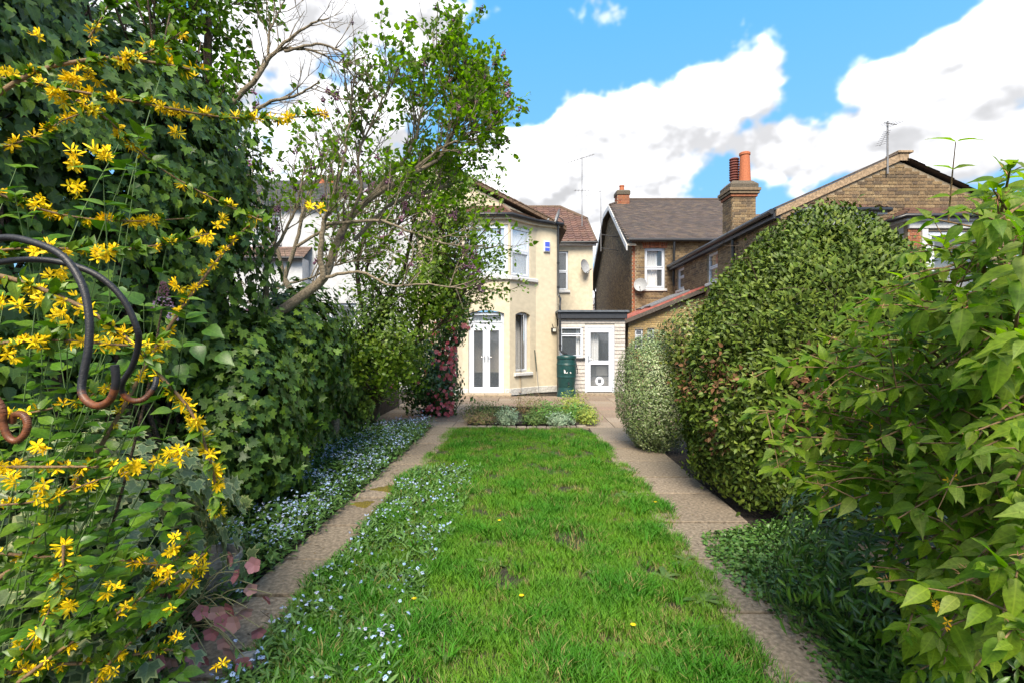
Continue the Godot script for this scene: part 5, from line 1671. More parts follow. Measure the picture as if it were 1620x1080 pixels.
func bud_mesh() -> ArrayMesh:
	var mb := MB.new()
	for k in 9:
		var a := k * 2.4; var h := k / 9.0
		var c := Vector3(cos(a) * 0.22 * (1.1 - h), h, sin(a) * 0.22 * (1.1 - h))
		var r := 0.2 * (1.15 - h)
		var p := [c + Vector3(r, 0, 0), c + Vector3(0, 0, r), c + Vector3(-r, 0, 0), c + Vector3(0, 0, -r)]
		for i in 4:
			mb.tri(p[i], p[(i + 1) % 4], c + UP * r, (p[i] + p[(i + 1) % 4]) / 2 - c + UP * r); mb.tri(p[i], p[(i + 1) % 4], c - UP * r, (p[i] + p[(i + 1) % 4]) / 2 - c - UP * r)
	return mb.mesh()

func green_shrub() -> void:
	var t := thing("twiggy_green_shrub", "twiggy yellow-green shrub with a gnarled trunk by the path", "shrub", at_u(-2.3, 0, 8.6))
	var mb := MB.new(); var tips := []
	mb.tube(spline([px(580, 672, 9.2), px(596, 630, 9.0), px(606, 590, 8.9), px(630, 572, 8.8), px(648, 548, 8.8)]), taper(21, 0.12, 0.05), 8)
	branches(mb, [
		[[[606, 595], [600, 540], [612, 480], [640, 420], [655, 350], [670, 300]], 8.9, 8.6, 0.06, 0.012, 1.4],
		[[[630, 572], [660, 520], [680, 460], [705, 400], [715, 350]], 8.8, 8.5, 0.05, 0.012, 1.4],
		[[[600, 560], [572, 480], [565, 420], [580, 360], [600, 320]], 8.9, 8.6, 0.05, 0.012, 1.2],
		[[[648, 548], [690, 520], [720, 480], [738, 450]], 8.8, 8.4, 0.03, 0.01, 1.3],
		[[[612, 480], [580, 430], [600, 395], [640, 345], [690, 310]], 8.7, 8.2, 0.035, 0.01, 1.3],
		[[[660, 520], [700, 470], [728, 420], [745, 385]], 8.7, 8.3, 0.03, 0.01, 1.3],
		[[[596, 630], [570, 590], [585, 520], [625, 470]], 9.0, 8.4, 0.04, 0.01, 1.2],
	], tips, 17, 0.4, 0.85, 0.012, 2, 0.15)
	obj("trunk", mb, M.bark, t)
	var f := Fol.new()
	for e in tips:
		for k in 6: f.add(e[0] + rdir() * 0.1, e[1] + rdir() * 0.9, UP * 0.8 + rdir() * 0.6, rnd(0.05, 0.085), 1.0, rng.randi() % 3)
	blob(f, px(615, 540, 8.8), Vector3(0.76, 0.95, 0.7), 5600, 0.05, 0.085, 1.0, 0.55, 0.3, 3, 0.3)
	blob(f, px(690, 452, 8.7), Vector3(0.55, 0.7, 0.6), 3300, 0.05, 0.085, 1.0, 0.55, 0.3, 3, 0.3)
	emit(f, t, "leaf", "crown", L.ovate, "lime_small", [Color(0.19, 0.34, 0.025), Color(0.25, 0.39, 0.03), Color(0.14, 0.26, 0.022)], 0.45, 0.8, 80)
	var bf := Fol.new()
	for e in [[745, 405], [755, 418], [740, 425], [752, 432], [715, 345], [690, 350], [470, 298], [385, 312], [640, 330], [762, 455], [735, 395], [590, 300]]:
		for k in 7: bf.add(px(e[0], e[1], 8.0) + rdir() * 0.07, UP + rdir() * 0.8, rdir(), rnd(0.06, 0.12), 1.0, rng.randi() % 2)
	emit(bf, t, "flower_spike", "flower_spikes", bud_mesh(), "lilac_bloom", [Color(0.24, 0.11, 0.19), Color(0.16, 0.07, 0.11)], 0.6, 0.25, 84, 0.4, false)

func camellia() -> void:
	var c := px(690, 560, 11.0)
	var t := thing("pink_camellia", "pink-flowering camellia with glossy dark leaves near the garden doors", "shrub", Vector3(c.x - 0.1, 0, c.z))
	var tr := MB.new()
	var tips := []
	for i in 5:
		tr.tube(spline([Vector3(c.x - 0.1 + rnd(-0.1, 0.1), 0, c.z), Vector3(c.x + rnd(-0.2, 0.2), 0.8, c.z + rnd(-0.2, 0.2)), Vector3(c.x + rnd(-0.4, 0.4), 2.0, c.z + rnd(-0.3, 0.3))]), taper(11, 0.035, 0.01), 6)
	obj("trunk", tr, M.bark, t)
	var f := Fol.new()
	blob(f, px(672, 590, 11.0), Vector3(0.62, 0.95, 0.6), 4200, 0.06, 0.1, 1.0, 0.5, 0.3, 3, 0.22)
	blob(f, px(700, 610, 11.1), Vector3(0.4, 0.8, 0.45), 2200, 0.06, 0.1, 1.0, 0.45, 0.3, 3, 0.2)
	blob(f, px(715, 500, 10.9), Vector3(0.38, 0.65, 0.4), 1500, 0.06, 0.1, 1.0, 0.45, 0.3, 3, 0.2)
	emit(f, t, "leaf", "crown", L.ovate, "camellia_leaf", [Color(0.029, 0.081, 0.019), Color(0.042, 0.111, 0.023), Color(0.072, 0.156, 0.026)], 0.28, 0.2, 60)
	# double blooms: three rings of petals
	var fl := MB.new()
	for ring in 3:
		var k := [7, 6, 4][ring] as int
		for i in k:
			var a := TAU * i / k + ring * 0.5
			var len: float = [1.0, 0.7, 0.38][ring]; var up: float = [0.1, 0.32, 0.42][ring]
			var d := Vector3(cos(a), 0, sin(a)); var e := Vector3(-sin(a), 0, cos(a))
			var m := d * len * 0.55 + UP * up * 0.6; var tip := d * len + UP * up
			var n := (UP - d * 0.35).normalized()
			fl.tri_s(Vector3.ZERO, m + e * len * 0.42, m - e * len * 0.42, n, n, n); fl.tri_s(m + e * len * 0.42, tip + e * len * 0.2, m - e * len * 0.42, n, n, n); fl.tri_s(m - e * len * 0.42, tip + e * len * 0.2, tip - e * len * 0.2, n, n, n)
	var fm := fl.mesh()
	var ff := Fol.new()
	for i in 230:
		var q := Vector2(rnd(0, 1), rnd(0, 1))
		var sx := lerpf(674, 724, sqrt(q.x)) - 10 * q.y; var sy := lerpf(470, 664, pow(q.y, 0.75))
		if sy < 560 and rng.randf() < 0.5: continue
		var p := px(sx, sy, 10.75 + rnd(-0.3, 0.25))
		var n := Vector3(rnd(-0.5, 1), rnd(-0.2, 0.6), 1).normalized()
		ff.add(p + n * 0.06, n, n.cross(UP), rnd(0.028, 0.048), 1.0, rng.randi() % 3)
	for e in [[734, 515, .07], [720, 500, .05], [712, 508, .05], [608, 600, .05], [632, 577, .06], [741, 519, .045], [660, 604, .05], [622, 610, .05], [690, 556, .05]]:
		ff.add(px(e[0], e[1], 10.35), Vector3(0.25, 0.15, 1), Vector3(1, 0, -0.2), e[2], 1.0, rng.randi() % 3)
	emit(ff, t, "bloom", "blooms", fm, "camellia_bloom", [Color(0.62, 0.14, 0.19), Color(0.7, 0.22, 0.26), Color(0.55, 0.09, 0.13)], 0.6, 0.5, 230, 0.3, false)
	# fallen petals below
	var pf := Fol.new()
	for i in 60:
		var p := Vector3(c.x + rnd(-0.2, 0.75), 0.018, c.z + rnd(-0.2, 1.1))
		pf.add(p, Vector3(rnd(-1, 1), 0.1, rnd(-1, 1)), UP, rnd(0.02, 0.04), 1.0, rng.randi() % 3)
	var fp := thing("fallen_petals", "pink petals fallen on the paving below the camellia", "petals", Vector3(c.x + 0.2, 0, c.z + 0.4), "", "stuff")
	emit(pf, fp, "petal", "petals", L.small, "petal", [Color(0.55, 0.2, 0.22), Color(0.6, 0.28, 0.28), Color(0.45, 0.16, 0.15)], 0.7, 0.2, 0, 0.3, false)

func forsythia() -> void:
	var t := thing("forsythia", "forsythia with long arching brown stems and bright yellow flowers", "shrub", Vector3(-2.0, 0, -1.35))
	var base := Vector3(-2.0, 0, -1.35)
	var stems := [
		[[[-40, 180], [0, 146], [60, 112], [130, 96], [180, 92], [250, 100], [300, 110]], 1.5, 1.7, 0.0085],
		[[[-30, 120], [40, 130], [150, 150], [260, 170], [340, 184], [430, 188], [520, 180]], 1.6, 2.0, 0.006],
		[[[120, 158], [170, 190], [210, 230], [262, 272], [340, 316], [420, 352]], 1.6, 2.0, 0.005],
		[[[-30, 430], [30, 445], [95, 470], [150, 498], [215, 548], [260, 602], [300, 648], [325, 705], [340, 765], [343, 812]], 1.35, 1.55, 0.007],
		[[[-40, 400], [60, 392], [170, 396], [260, 386], [330, 370]], 1.6, 1.9, 0.005],
		[[[20, 900], [62, 838], [130, 750], [190, 652], [240, 560], [300, 470], [360, 392], [412, 338]], 1.95, 2.3, 0.0115],
		[[[-30, 872], [60, 880], [120, 882], [200, 886], [268, 892], [300, 850]], 1.7, 1.9, 0.006],
		[[[-30, 1072], [80, 1052], [160, 1046], [250, 1028], [292, 1030]], 1.75, 2.0, 0.0085],
		[[[20, 1085], [120, 1010], [200, 960], [280, 905], [330, 870]], 1.6, 1.9, 0.006],
		[[[140, 1090], [190, 1030], [245, 985], [300, 925], [322, 892]], 1.8, 2.0, 0.005],
		[[[-30, 738], [100, 738], [200, 736], [258, 726]], 1.5, 1.65, 0.005],
		[[[-30, 545], [90, 538], [200, 546], [270, 540]], 1.5, 1.6, 0.0055],
		[[[100, 862], [98, 900], [88, 940], [60, 1000], [30, 1040]], 1.5, 1.5, 0.0045],
		[[[140, 60], [165, 20], [180, -20]], 1.9, 1.9, 0.004],
		[[[200, 95], [250, 75], [290, 48]], 1.65, 1.7, 0.004],
		[[[-20, 300], [60, 330], [130, 345], [215, 350], [300, 345]], 1.8, 2.0, 0.0045],
		[[[-20, 660], [60, 650], [130, 630], [190, 600]], 1.6, 1.7, 0.004],
		[[[-20, 240], [60, 215], [100, 190], [160, 170]], 1.7, 1.9, 0.004],
		[[[-20, 800], [70, 790], [150, 760], [220, 742]], 1.6, 1.8, 0.004]]
	var lf := Fol.new(); var ff := Fol.new()
	var n := 0
	for s in stems:
		var pts := spline(pxs(s[0], s[1], s[2]), 6)
		var mb := MB.new()
		mb.tube(pts, taper(pts.size(), s[3], s[3] * 0.45), 6)
		# each stem rises from the foot of the shrub outside the picture
		var first: Vector3 = pts[0]
		if s[0][0][0] < 30:
			var mid := Vector3(minf(first.x, -s[1] * 1.12) - 0.1, first.y * 0.55, first.z * 0.9)
			var lead := spline([base + Vector3(rnd(-0.1, 0.1), 0, rnd(-0.1, 0.1)), mid, first], 5)
			mb.tube(lead, taper(lead.size(), s[3] * 1.4, s[3]), 6)
		obj("stem", mb, M.stem_brown, t)
		for i in pts.size() - 1:
			var tg: Vector3 = (pts[i + 1] - pts[i]).normalized()
			var seg: float = pts[i].distance_to(pts[i + 1])
			var cnt := int(ceil(seg / 0.028))
			for k in cnt:
				var p: Vector3 = pts[i].lerp(pts[i + 1], (k + rng.randf()) / cnt)
				var r := rng.randf()
				var side := tg.cross(rdir()).normalized()
				if r < 0.4:
					flower_bunch(ff, p, side, 3 + rng.randi() % 4)
				elif r < 0.9:
					for q in 4 + rng.randi() % 5: lf.add(p + rdir() * 0.01, side + rdir() * 0.7 + tg * 0.5 + UP * 0.3, UP * 0.6 + rdir() * 0.6 + Vector3(0, 0, 0.4), rnd(0.018, 0.055), 0.85, rng.randi() % 3)
		n += 1
	# the heavy clusters one sees first
	for e in [[500, 330, 1.9, 5], [282, 720, 1.55, 11], [62, 776, 1.5, 6], [178, 925, 1.6, 5], [262, 903, 1.7, 7], [245, 573, 1.5, 4], [115, 118, 1.6, 12], [145, 120, 1.65, 8], [95, 150, 1.6, 9], [195, 92, 1.65, 5], [240, 70, 1.7, 5], [162, 242, 1.6, 10], [115, 250, 1.6, 7], [62, 316, 1.6, 6], [120, 298, 1.6, 5], [308, 115, 1.75, 6], [318, 378, 1.95, 5], [165, 405, 1.6, 8], [70, 400, 1.5, 8], [100, 505, 1.5, 8], [60, 535, 1.5, 7], [130, 480, 1.5, 5], [288, 450, 1.8, 5], [290, 640, 1.5, 4], [320, 668, 1.5, 4], [272, 860, 1.6, 5], [20, 480, 1.5, 8], [15, 125, 1.6, 6], [60, 60, 1.8, 4], [275, 215, 1.8, 4], [350, 355, 1.95, 3], [70, 705, 1.6, 5], [215, 745, 1.6, 4], [15, 765, 1.5, 5], [118, 955, 1.6, 3], [170, 1060, 1.7, 5], [105, 962, 1.6, 3], [30, 1010, 1.6, 3], [280, 955, 1.8, 4], [285, 1010, 1.8, 4], [350, 1040, 2.0, 3], [25, 560, 1.5, 7], [90, 430, 1.55, 9], [75, 465, 1.5, 7]]:
		for k in ceili(e[3] / 2.0):
			flower_bunch(ff, px(e[0], e[1], e[2]) + rdir() * 0.02, rdir() + Vector3(0, 0, 0.6), 4)
	emit(lf, t, "leaf", "leaves", L.ovate, "forsythia_leaf", [Color(0.14, 0.27, 0.018), Color(0.19, 0.32, 0.022), Color(0.1, 0.21, 0.018)], 0.42, 0.85, 300)
	var half := Fol.new(); var full := Fol.new()
	for k in ff.xf.size():
		var to: Fol = half if rng.randf() < 0.45 else full
		to.xf.push_back(ff.xf[k]); to.ix.push_back(ff.ix[k])
	emit(half, t, "flower", "half_open_flowers", L.forsythia_half, "forsythia_flower", [Color(0.83, 0.56, 0.006), Color(0.9, 0.64, 0.01), Color(0.76, 0.47, 0.005)], 0.55, 0.7, 110, 0.3, false)
	emit(full, t, "flower", "flowers", L.forsythia, "forsythia_flower", [Color(0.83, 0.56, 0.006), Color(0.9, 0.64, 0.01), Color(0.76, 0.47, 0.005)], 0.55, 0.7, 190, 0.3, false)
	# broad young leaves filling between the stems
	var g := thing("broad_leaf_sapling", "young sapling with broad fresh green leaves under the yellow stems", "shrub", Vector3(-1.75, 0, -1.75))
	var gb := MB.new(); var gl := Fol.new()
	for i in 62:
		var d := rnd(1.55, 2.4)
		var q := px(rnd(-20, 300), lerpf(60, 1070, pow(rng.randf(), 0.75)), d)
		var c := Vector3(-1.85, 0, -1.8)
		var pts := spline([c, c.lerp(q, 0.3) + Vector3(rnd(-0.25, 0.1), 0.15, rnd(-0.3, 0.2)), c.lerp(q, 0.7) + rdir() * 0.12, q], 5)
		gb.tube(pts, taper(pts.size(), 0.0035, 0.0012), 5, false)
		for j in range(7, pts.size()):
			var tg: Vector3 = (pts[j] - pts[j - 1]).normalized()
			for sd in [-1, 1]:
				var side: Vector3 = tg.cross(UP).normalized() * sd
				gl.add(pts[j], side + tg * 0.5 + UP * rnd(-0.3, 0.3), UP + Vector3(0, 0, 0.5) + rdir() * 0.4, rnd(0.04, 0.085), 1.0, rng.randi() % 3)
	obj("stem", gb, M.stem_green, g)
	emit(gl, g, "leaf", "leaves", L.ovate, "sapling_leaf", [Color(0.08, 0.21, 0.016), Color(0.11, 0.26, 0.02), Color(0.15, 0.29, 0.024)], 0.4, 0.8, 300)

func flower_bunch(ff: Fol, p: Vector3, side: Vector3, k: int) -> void:
	for q in k:
		var d := (side + rdir() * 0.9).normalized()
		ff.xf.push_back(flower_xf(p + d * 0.008, d, rnd(0.014, 0.023))); ff.ix.push_back(rng.randi() % 3)

func flower_xf(p: Vector3, face: Vector3, s: float) -> Transform3D:
	var z := face.normalized(); var x := z.cross(rdir()).normalized()
	return Transform3D(Basis(x * s, z.cross(x) * s, z * s), p)

func hooks() -> void:
	var t := thing("hanging_hook_stand", "black iron stand with curled hooks rusting at their bends", "hook stand", Vector3(-1.12, 0, -0.98))
	var post := MB.new()
	post.tube([Vector3(-1.12, -0.1, -0.98), Vector3(-1.12, 1.72, -0.98)], [0.009, 0.009], 8)
	obj("post", post, M.iron, t)
	var rust := Color(0.24, 0.075, 0.022); var iron := Color(0.022, 0.023, 0.027)
	var arms := [
		[[[-115, 470], [-60, 400], [0, 377], [50, 383], [98, 405], [128, 448], [140, 500], [139, 550], [130, 598], [129, 622], [141, 637], [158, 641], [175, 630], [183, 605], [181, 577]], 0.98, 0.92, 0.0084, [620, 645]],
		[[[-115, 500], [-60, 430], [0, 415], [60, 411], [115, 420], [160, 440], [195, 475], [216, 520], [218, 545], [209, 578], [194, 603], [192, 618], [205, 632], [226, 631], [243, 613], [247, 597]], 0.98, 1.15, 0.0076, [622, 640]],
		[[[-115, 560], [-40, 600], [0, 640], [4, 670], [12, 690], [25, 697], [38, 687], [43, 670], [36, 656], [22, 656], [18, 668]], 0.98, 1.0, 0.0082, [600, 700]]]
	for a in arms:
		var pts := spline(pxs(a[0], a[1], a[2]), 6)
		var mb := MB.new(); mb.colored = true
		for i in pts.size() - 1:
			var sy: float = 540.0 - (pts[i].y - EYE) / -pts[i].z * F
			var k := smoothstep(a[4][0] - 8, a[4][0] + 6, sy + rnd(-6, 6))
			mb.col = iron.lerp(rust, k * rnd(0.75, 1.0))
			mb.tube([pts[i], pts[i + 1]], [a[3] * 0.82, a[3] * 0.82], 9, i == pts.size() - 2)
		obj("hook", mb, mat("iron_rust", Color.WHITE, 0.5, 0.45, 9.0, 0.06, true), t)

func border_flowers() -> void:
	var t := thing("forget_me_nots", "mass of blue forget-me-nots spilling over the path edge below the ivy", "flowers", at_u(-2.0, 0, 6), "", "stuff")
	var lf := Fol.new(); var ff := Fol.new()
	var fn := FastNoiseLite.new(); fn.frequency = 1.1; fn.seed = 21; fn.fractal_octaves = 3
	fmn_patch(lf, ff, 2700, func(): return Vector2(-1.72 - 0.95 * pow(rng.randf(), 0.8), 3.0 + 6.4 * rng.randf()), 0.28, 0.62, fn)
	emit(lf, t, "leaf", "leaves", L.lance, "fmn_leaf", [Color(0.085, 0.2, 0.04), Color(0.11, 0.235, 0.045), Color(0.07, 0.165, 0.035)], 0.6, 0.4, 0)
	emit(ff, t, "flower", "flowers", fmn_mesh(), "fmn_flower", [Color(0.3, 0.42, 0.74), Color(0.38, 0.5, 0.8), Color(0.42, 0.48, 0.75)], 0.6, 0.3, 0, 0.3, false)
	var t2 := thing("forget_me_nots", "scattered blue forget-me-nots growing into the lawn edge", "flowers", at_u(-1.1, 0, 3.5), "", "stuff")
	var l2 := Fol.new(); var f2 := Fol.new()
	fmn_patch(l2, f2, 1050, func(): return Vector2(-1.36 + 0.75 * pow(rng.randf(), 1.6), 2.0 + 4.3 * rng.randf()), 0.11, 0.26, fn)
	emit(l2, t2, "leaf", "leaves", L.lance, "fmn_leaf", [Color(0.085, 0.2, 0.04), Color(0.11, 0.235, 0.045), Color(0.07, 0.165, 0.035)], 0.6, 0.4, 0)
	emit(f2, t2, "flower", "flowers", fmn_mesh(), "fmn_flower", [Color(0.3, 0.42, 0.74), Color(0.38, 0.5, 0.8), Color(0.42, 0.48, 0.75)], 0.6, 0.3, 0, 0.3, false)
	# low leafy cover under the border
	var t3 := thing("border_ground_cover", "low green leaves covering the soil of the ivy border", "ground cover", at_u(-2.2, 0, 4), "", "stuff")
	var c3 := Fol.new()
	for i in 5200:
		var d := rnd(2.2, 9.2); var u := rnd(-2.8, -1.74)
		var h := 0.03 + 0.16 * rng.randf() * smoothstep(-1.66, -2.0, u)
		c3.add(at_u(u, h, d), Vector3(rnd(-1, 1), rnd(0.0, 0.7), rnd(-1, 1)), UP + rdir() * 0.5, rnd(0.035, 0.075), 1.0, rng.randi() % 3)
	emit(c3, t3, "leaf", "leaves", L.ovate, "cover_leaf", [Color(0.065, 0.156, 0.026), Color(0.091, 0.202, 0.033), Color(0.047, 0.117, 0.026)], 0.5, 0.5, 0)

func fmn_patch(lf: Fol, ff: Fol, count: int, where: Callable, high: float, bloom: float, fn: FastNoiseLite) -> void:
	for i in count:
		var w: Vector2 = where.call()
		var k := fn.get_noise_2d(w.x * 1.5, w.y * 1.5)
		var h := high * rnd(0.45, 1.0) * (0.7 + 0.5 * k)
		var p := at_u(w.x, 0, w.y)
		for q in 7: lf.add(p + Vector3(rnd(-0.05, 0.05), rnd(0, h * 0.8), rnd(-0.05, 0.05)), Vector3(rnd(-1, 1), rnd(0.2, 1), rnd(-1, 1)), UP + rdir() * 0.4, rnd(0.04, 0.075), 1.0, rng.randi() % 3)
		if rng.randf() < bloom * smoothstep(-0.35, 0.2, k):
			for q in 3:
				ff.add(p + Vector3(rnd(-0.08, 0.08), h + rnd(-0.03, 0.05), rnd(-0.08, 0.08)), UP + rdir() * 0.6, rdir(), rnd(0.009, 0.016), 1.0, rng.randi() % 3)

# a head of five tiny five-petalled flowers with yellow eyes
func fmn_mesh() -> ArrayMesh:
	var mb := MB.new(); mb.colored = true
	for k in 5:
		var a := TAU * k / 5.0
		var c := Vector3(cos(a) * 0.5, 0.2 * sin(k * 2.0), sin(a) * 0.5)
		var n := (UP + Vector3(cos(a), 0, sin(a)) * 0.5).normalized()
		var x := n.cross(Vector3(0.3, 0.1, 0.9)).normalized(); var z := n.cross(x)
		for i in 5:
			var b := TAU * i / 5.0
			var d := x * cos(b) + z * sin(b); var e := -x * sin(b) + z * cos(b)
			mb.col = Color(1, 1, 1)
			mb.tri_s(c, c + d * 0.36 + e * 0.17, c + d * 0.36 - e * 0.17, n, n, n)
			mb.col = Color(1, 0.9, 0.1)
			mb.tri_s(c + n * 0.02, c + d * 0.09 + e * 0.05 + n * 0.02, c + d * 0.09 - e * 0.05 + n * 0.02, n, n, n)
	return mb.mesh()

func hellebore() -> void:
	var c := Vector3(-1.86, 0, -2.75)
	var t := thing("hellebore", "dusky pink hellebore with drooping open flowers at the path edge", "flower", c)
	var fl := MB.new()
	for i in 5:
		var a := TAU * i / 5.0
		var d := Vector3(cos(a), sin(a), 0); var e := Vector3(-sin(a), cos(a), 0)
		var prev := []
		for k in 4:
			var f: float = [0.0, 0.4, 0.75, 1.0][k]; var w: float = [0.08, 0.46, 0.42, 0.04][k]
			var m := d * f + Vector3(0, 0, 0.42 * sin(f * 1.5))
			var n := Vector3(-d.x * 0.4, -d.y * 0.4, 1).normalized()
			if k > 0:
				fl.tri_s(prev[0], prev[1], m + e * w, n, n, n); fl.tri_s(prev[0], m + e * w, m - e * w, n, n, n)
			prev = [m - e * w, m + e * w]
	var fm := fl.mesh()
	var st := MB.new(); var ff := Fol.new()
	var spots := [[1030, 515, 0], [402, 893, 2.9], [369, 882, 2.9], [376, 912, 2.8], [396, 930, 2.8], [366, 962, 2.65], [386, 966, 2.65], [350, 985, 2.6], [356, 1015, 2.55], [335, 1000, 2.55], [325, 1040, 2.45], [378, 1055, 2.45], [388, 1062, 2.4], [248, 1050, 2.3], [268, 1042, 2.35], [298, 1030, 2.4], [318, 968, 2.6], [276, 920, 2.7], [258, 945, 2.65], [238, 960, 2.6], [222, 938, 2.6], [425, 945, 2.8], [408, 998, 2.6], [372, 985, 2.6], [345, 968, 2.62], [385, 1030, 2.5], [308, 1050, 2.42], [365, 1030, 2.5]]
	for s in spots:
		if s[2] == 0: continue
		var p := px(s[0], s[1], s[2])
		p.y = maxf(p.y, 0.07)
		var pts := spline([c + Vector3(rnd(-0.1, 0.1), 0, rnd(-0.1, 0.2)), c.lerp(p, 0.6) + UP * 0.12, p + UP * 0.025, p], 4)
		st.tube(pts, taper(pts.size(), 0.0035, 0.002), 5, false)
		ff.xf.push_back(flower_xf(p, Vector3(rnd(-0.6, 0.7), rnd(-0.5, 0.35), rnd(0.3, 1)), rnd(0.034, 0.048))); ff.ix.push_back(rng.randi() % 3)
	obj("stem", st, leaf_mat("hellebore_stem", Color(0.2, 0.19, 0.09), 0.6, 0.0, false, 0.5, false), t)
	emit(ff, t, "flower", "flowers", fm, "hellebore_flower", [Color(0.56, 0.28, 0.36), Color(0.62, 0.37, 0.42), Color(0.48, 0.2, 0.27)], 0.6, 0.45, 60, 0.3)
	var lf := Fol.new()
	for i in 150:
		var p := c + Vector3(rnd(-0.35, 0.25), rnd(0.03, 0.22), rnd(-0.35, 0.55))
		var a := rng.randf() * TAU
		for k in 5: lf.add(p, Vector3(cos(a + (k - 2) * 0.5), rnd(-0.1, 0.2), sin(a + (k - 2) * 0.5)), UP + rdir() * 0.25, rnd(0.06, 0.1), 0.9, rng.randi() % 3)
	emit(lf, t, "leaf", "leaves", L.lance, "hellebore_leaf", [Color(0.08, 0.17, 0.04), Color(0.11, 0.22, 0.05), Color(0.06, 0.13, 0.03)], 0.45, 0.4, 200)
	# grey tub behind it
	var pc := Vector3(-1.83, 0, -3.12)
	var pot := thing("grey_plant_tub", "weathered grey tub half hidden behind the pink hellebore", "plant pot", pc)
	var pm := MB.new()
	pm.lathe(pc, [[0.13, 0.0], [0.155, 0.25], [0.168, 0.25], [0.168, 0.285], [0.155, 0.285], [0.145, 0.24], [0.0, 0.24]], 28)
	obj("tub", pm, M.zinc, pot)
	var pk := thing("edging_peg", "short split grey peg at the path corner", "peg", Vector3(-1.26, 0, -2.47))
	var pg := MB.new()
	pg.slab(Vector3(-1.30, -0.02, -2.44), Vector3(0.075, 0.01, 0), Vector3(0.005, 0.12, 0), Vector3(0, 0, 0.035), 0.008)
	obj("peg", pg, M.zinc, pk)
# ---------------------------------------------------------------- plants on the hedge side
func hedge_radius(h: float) -> float:
	var prof := [[0.0, 0.95], [0.15, 1.12], [0.5, 1.27], [1.0, 1.32], [1.5, 1.26], [2.0, 1.04], [2.35, 0.77], [2.66, 0.5], [2.86, 0.26], [2.96, 0.0]]
	for i in prof.size() - 1:
		if h <= prof[i + 1][0]:
			return lerpf(prof[i][1], prof[i + 1][1], (h - prof[i][0]) / (prof[i + 1][0] - prof[i][0]))
	return 0.0

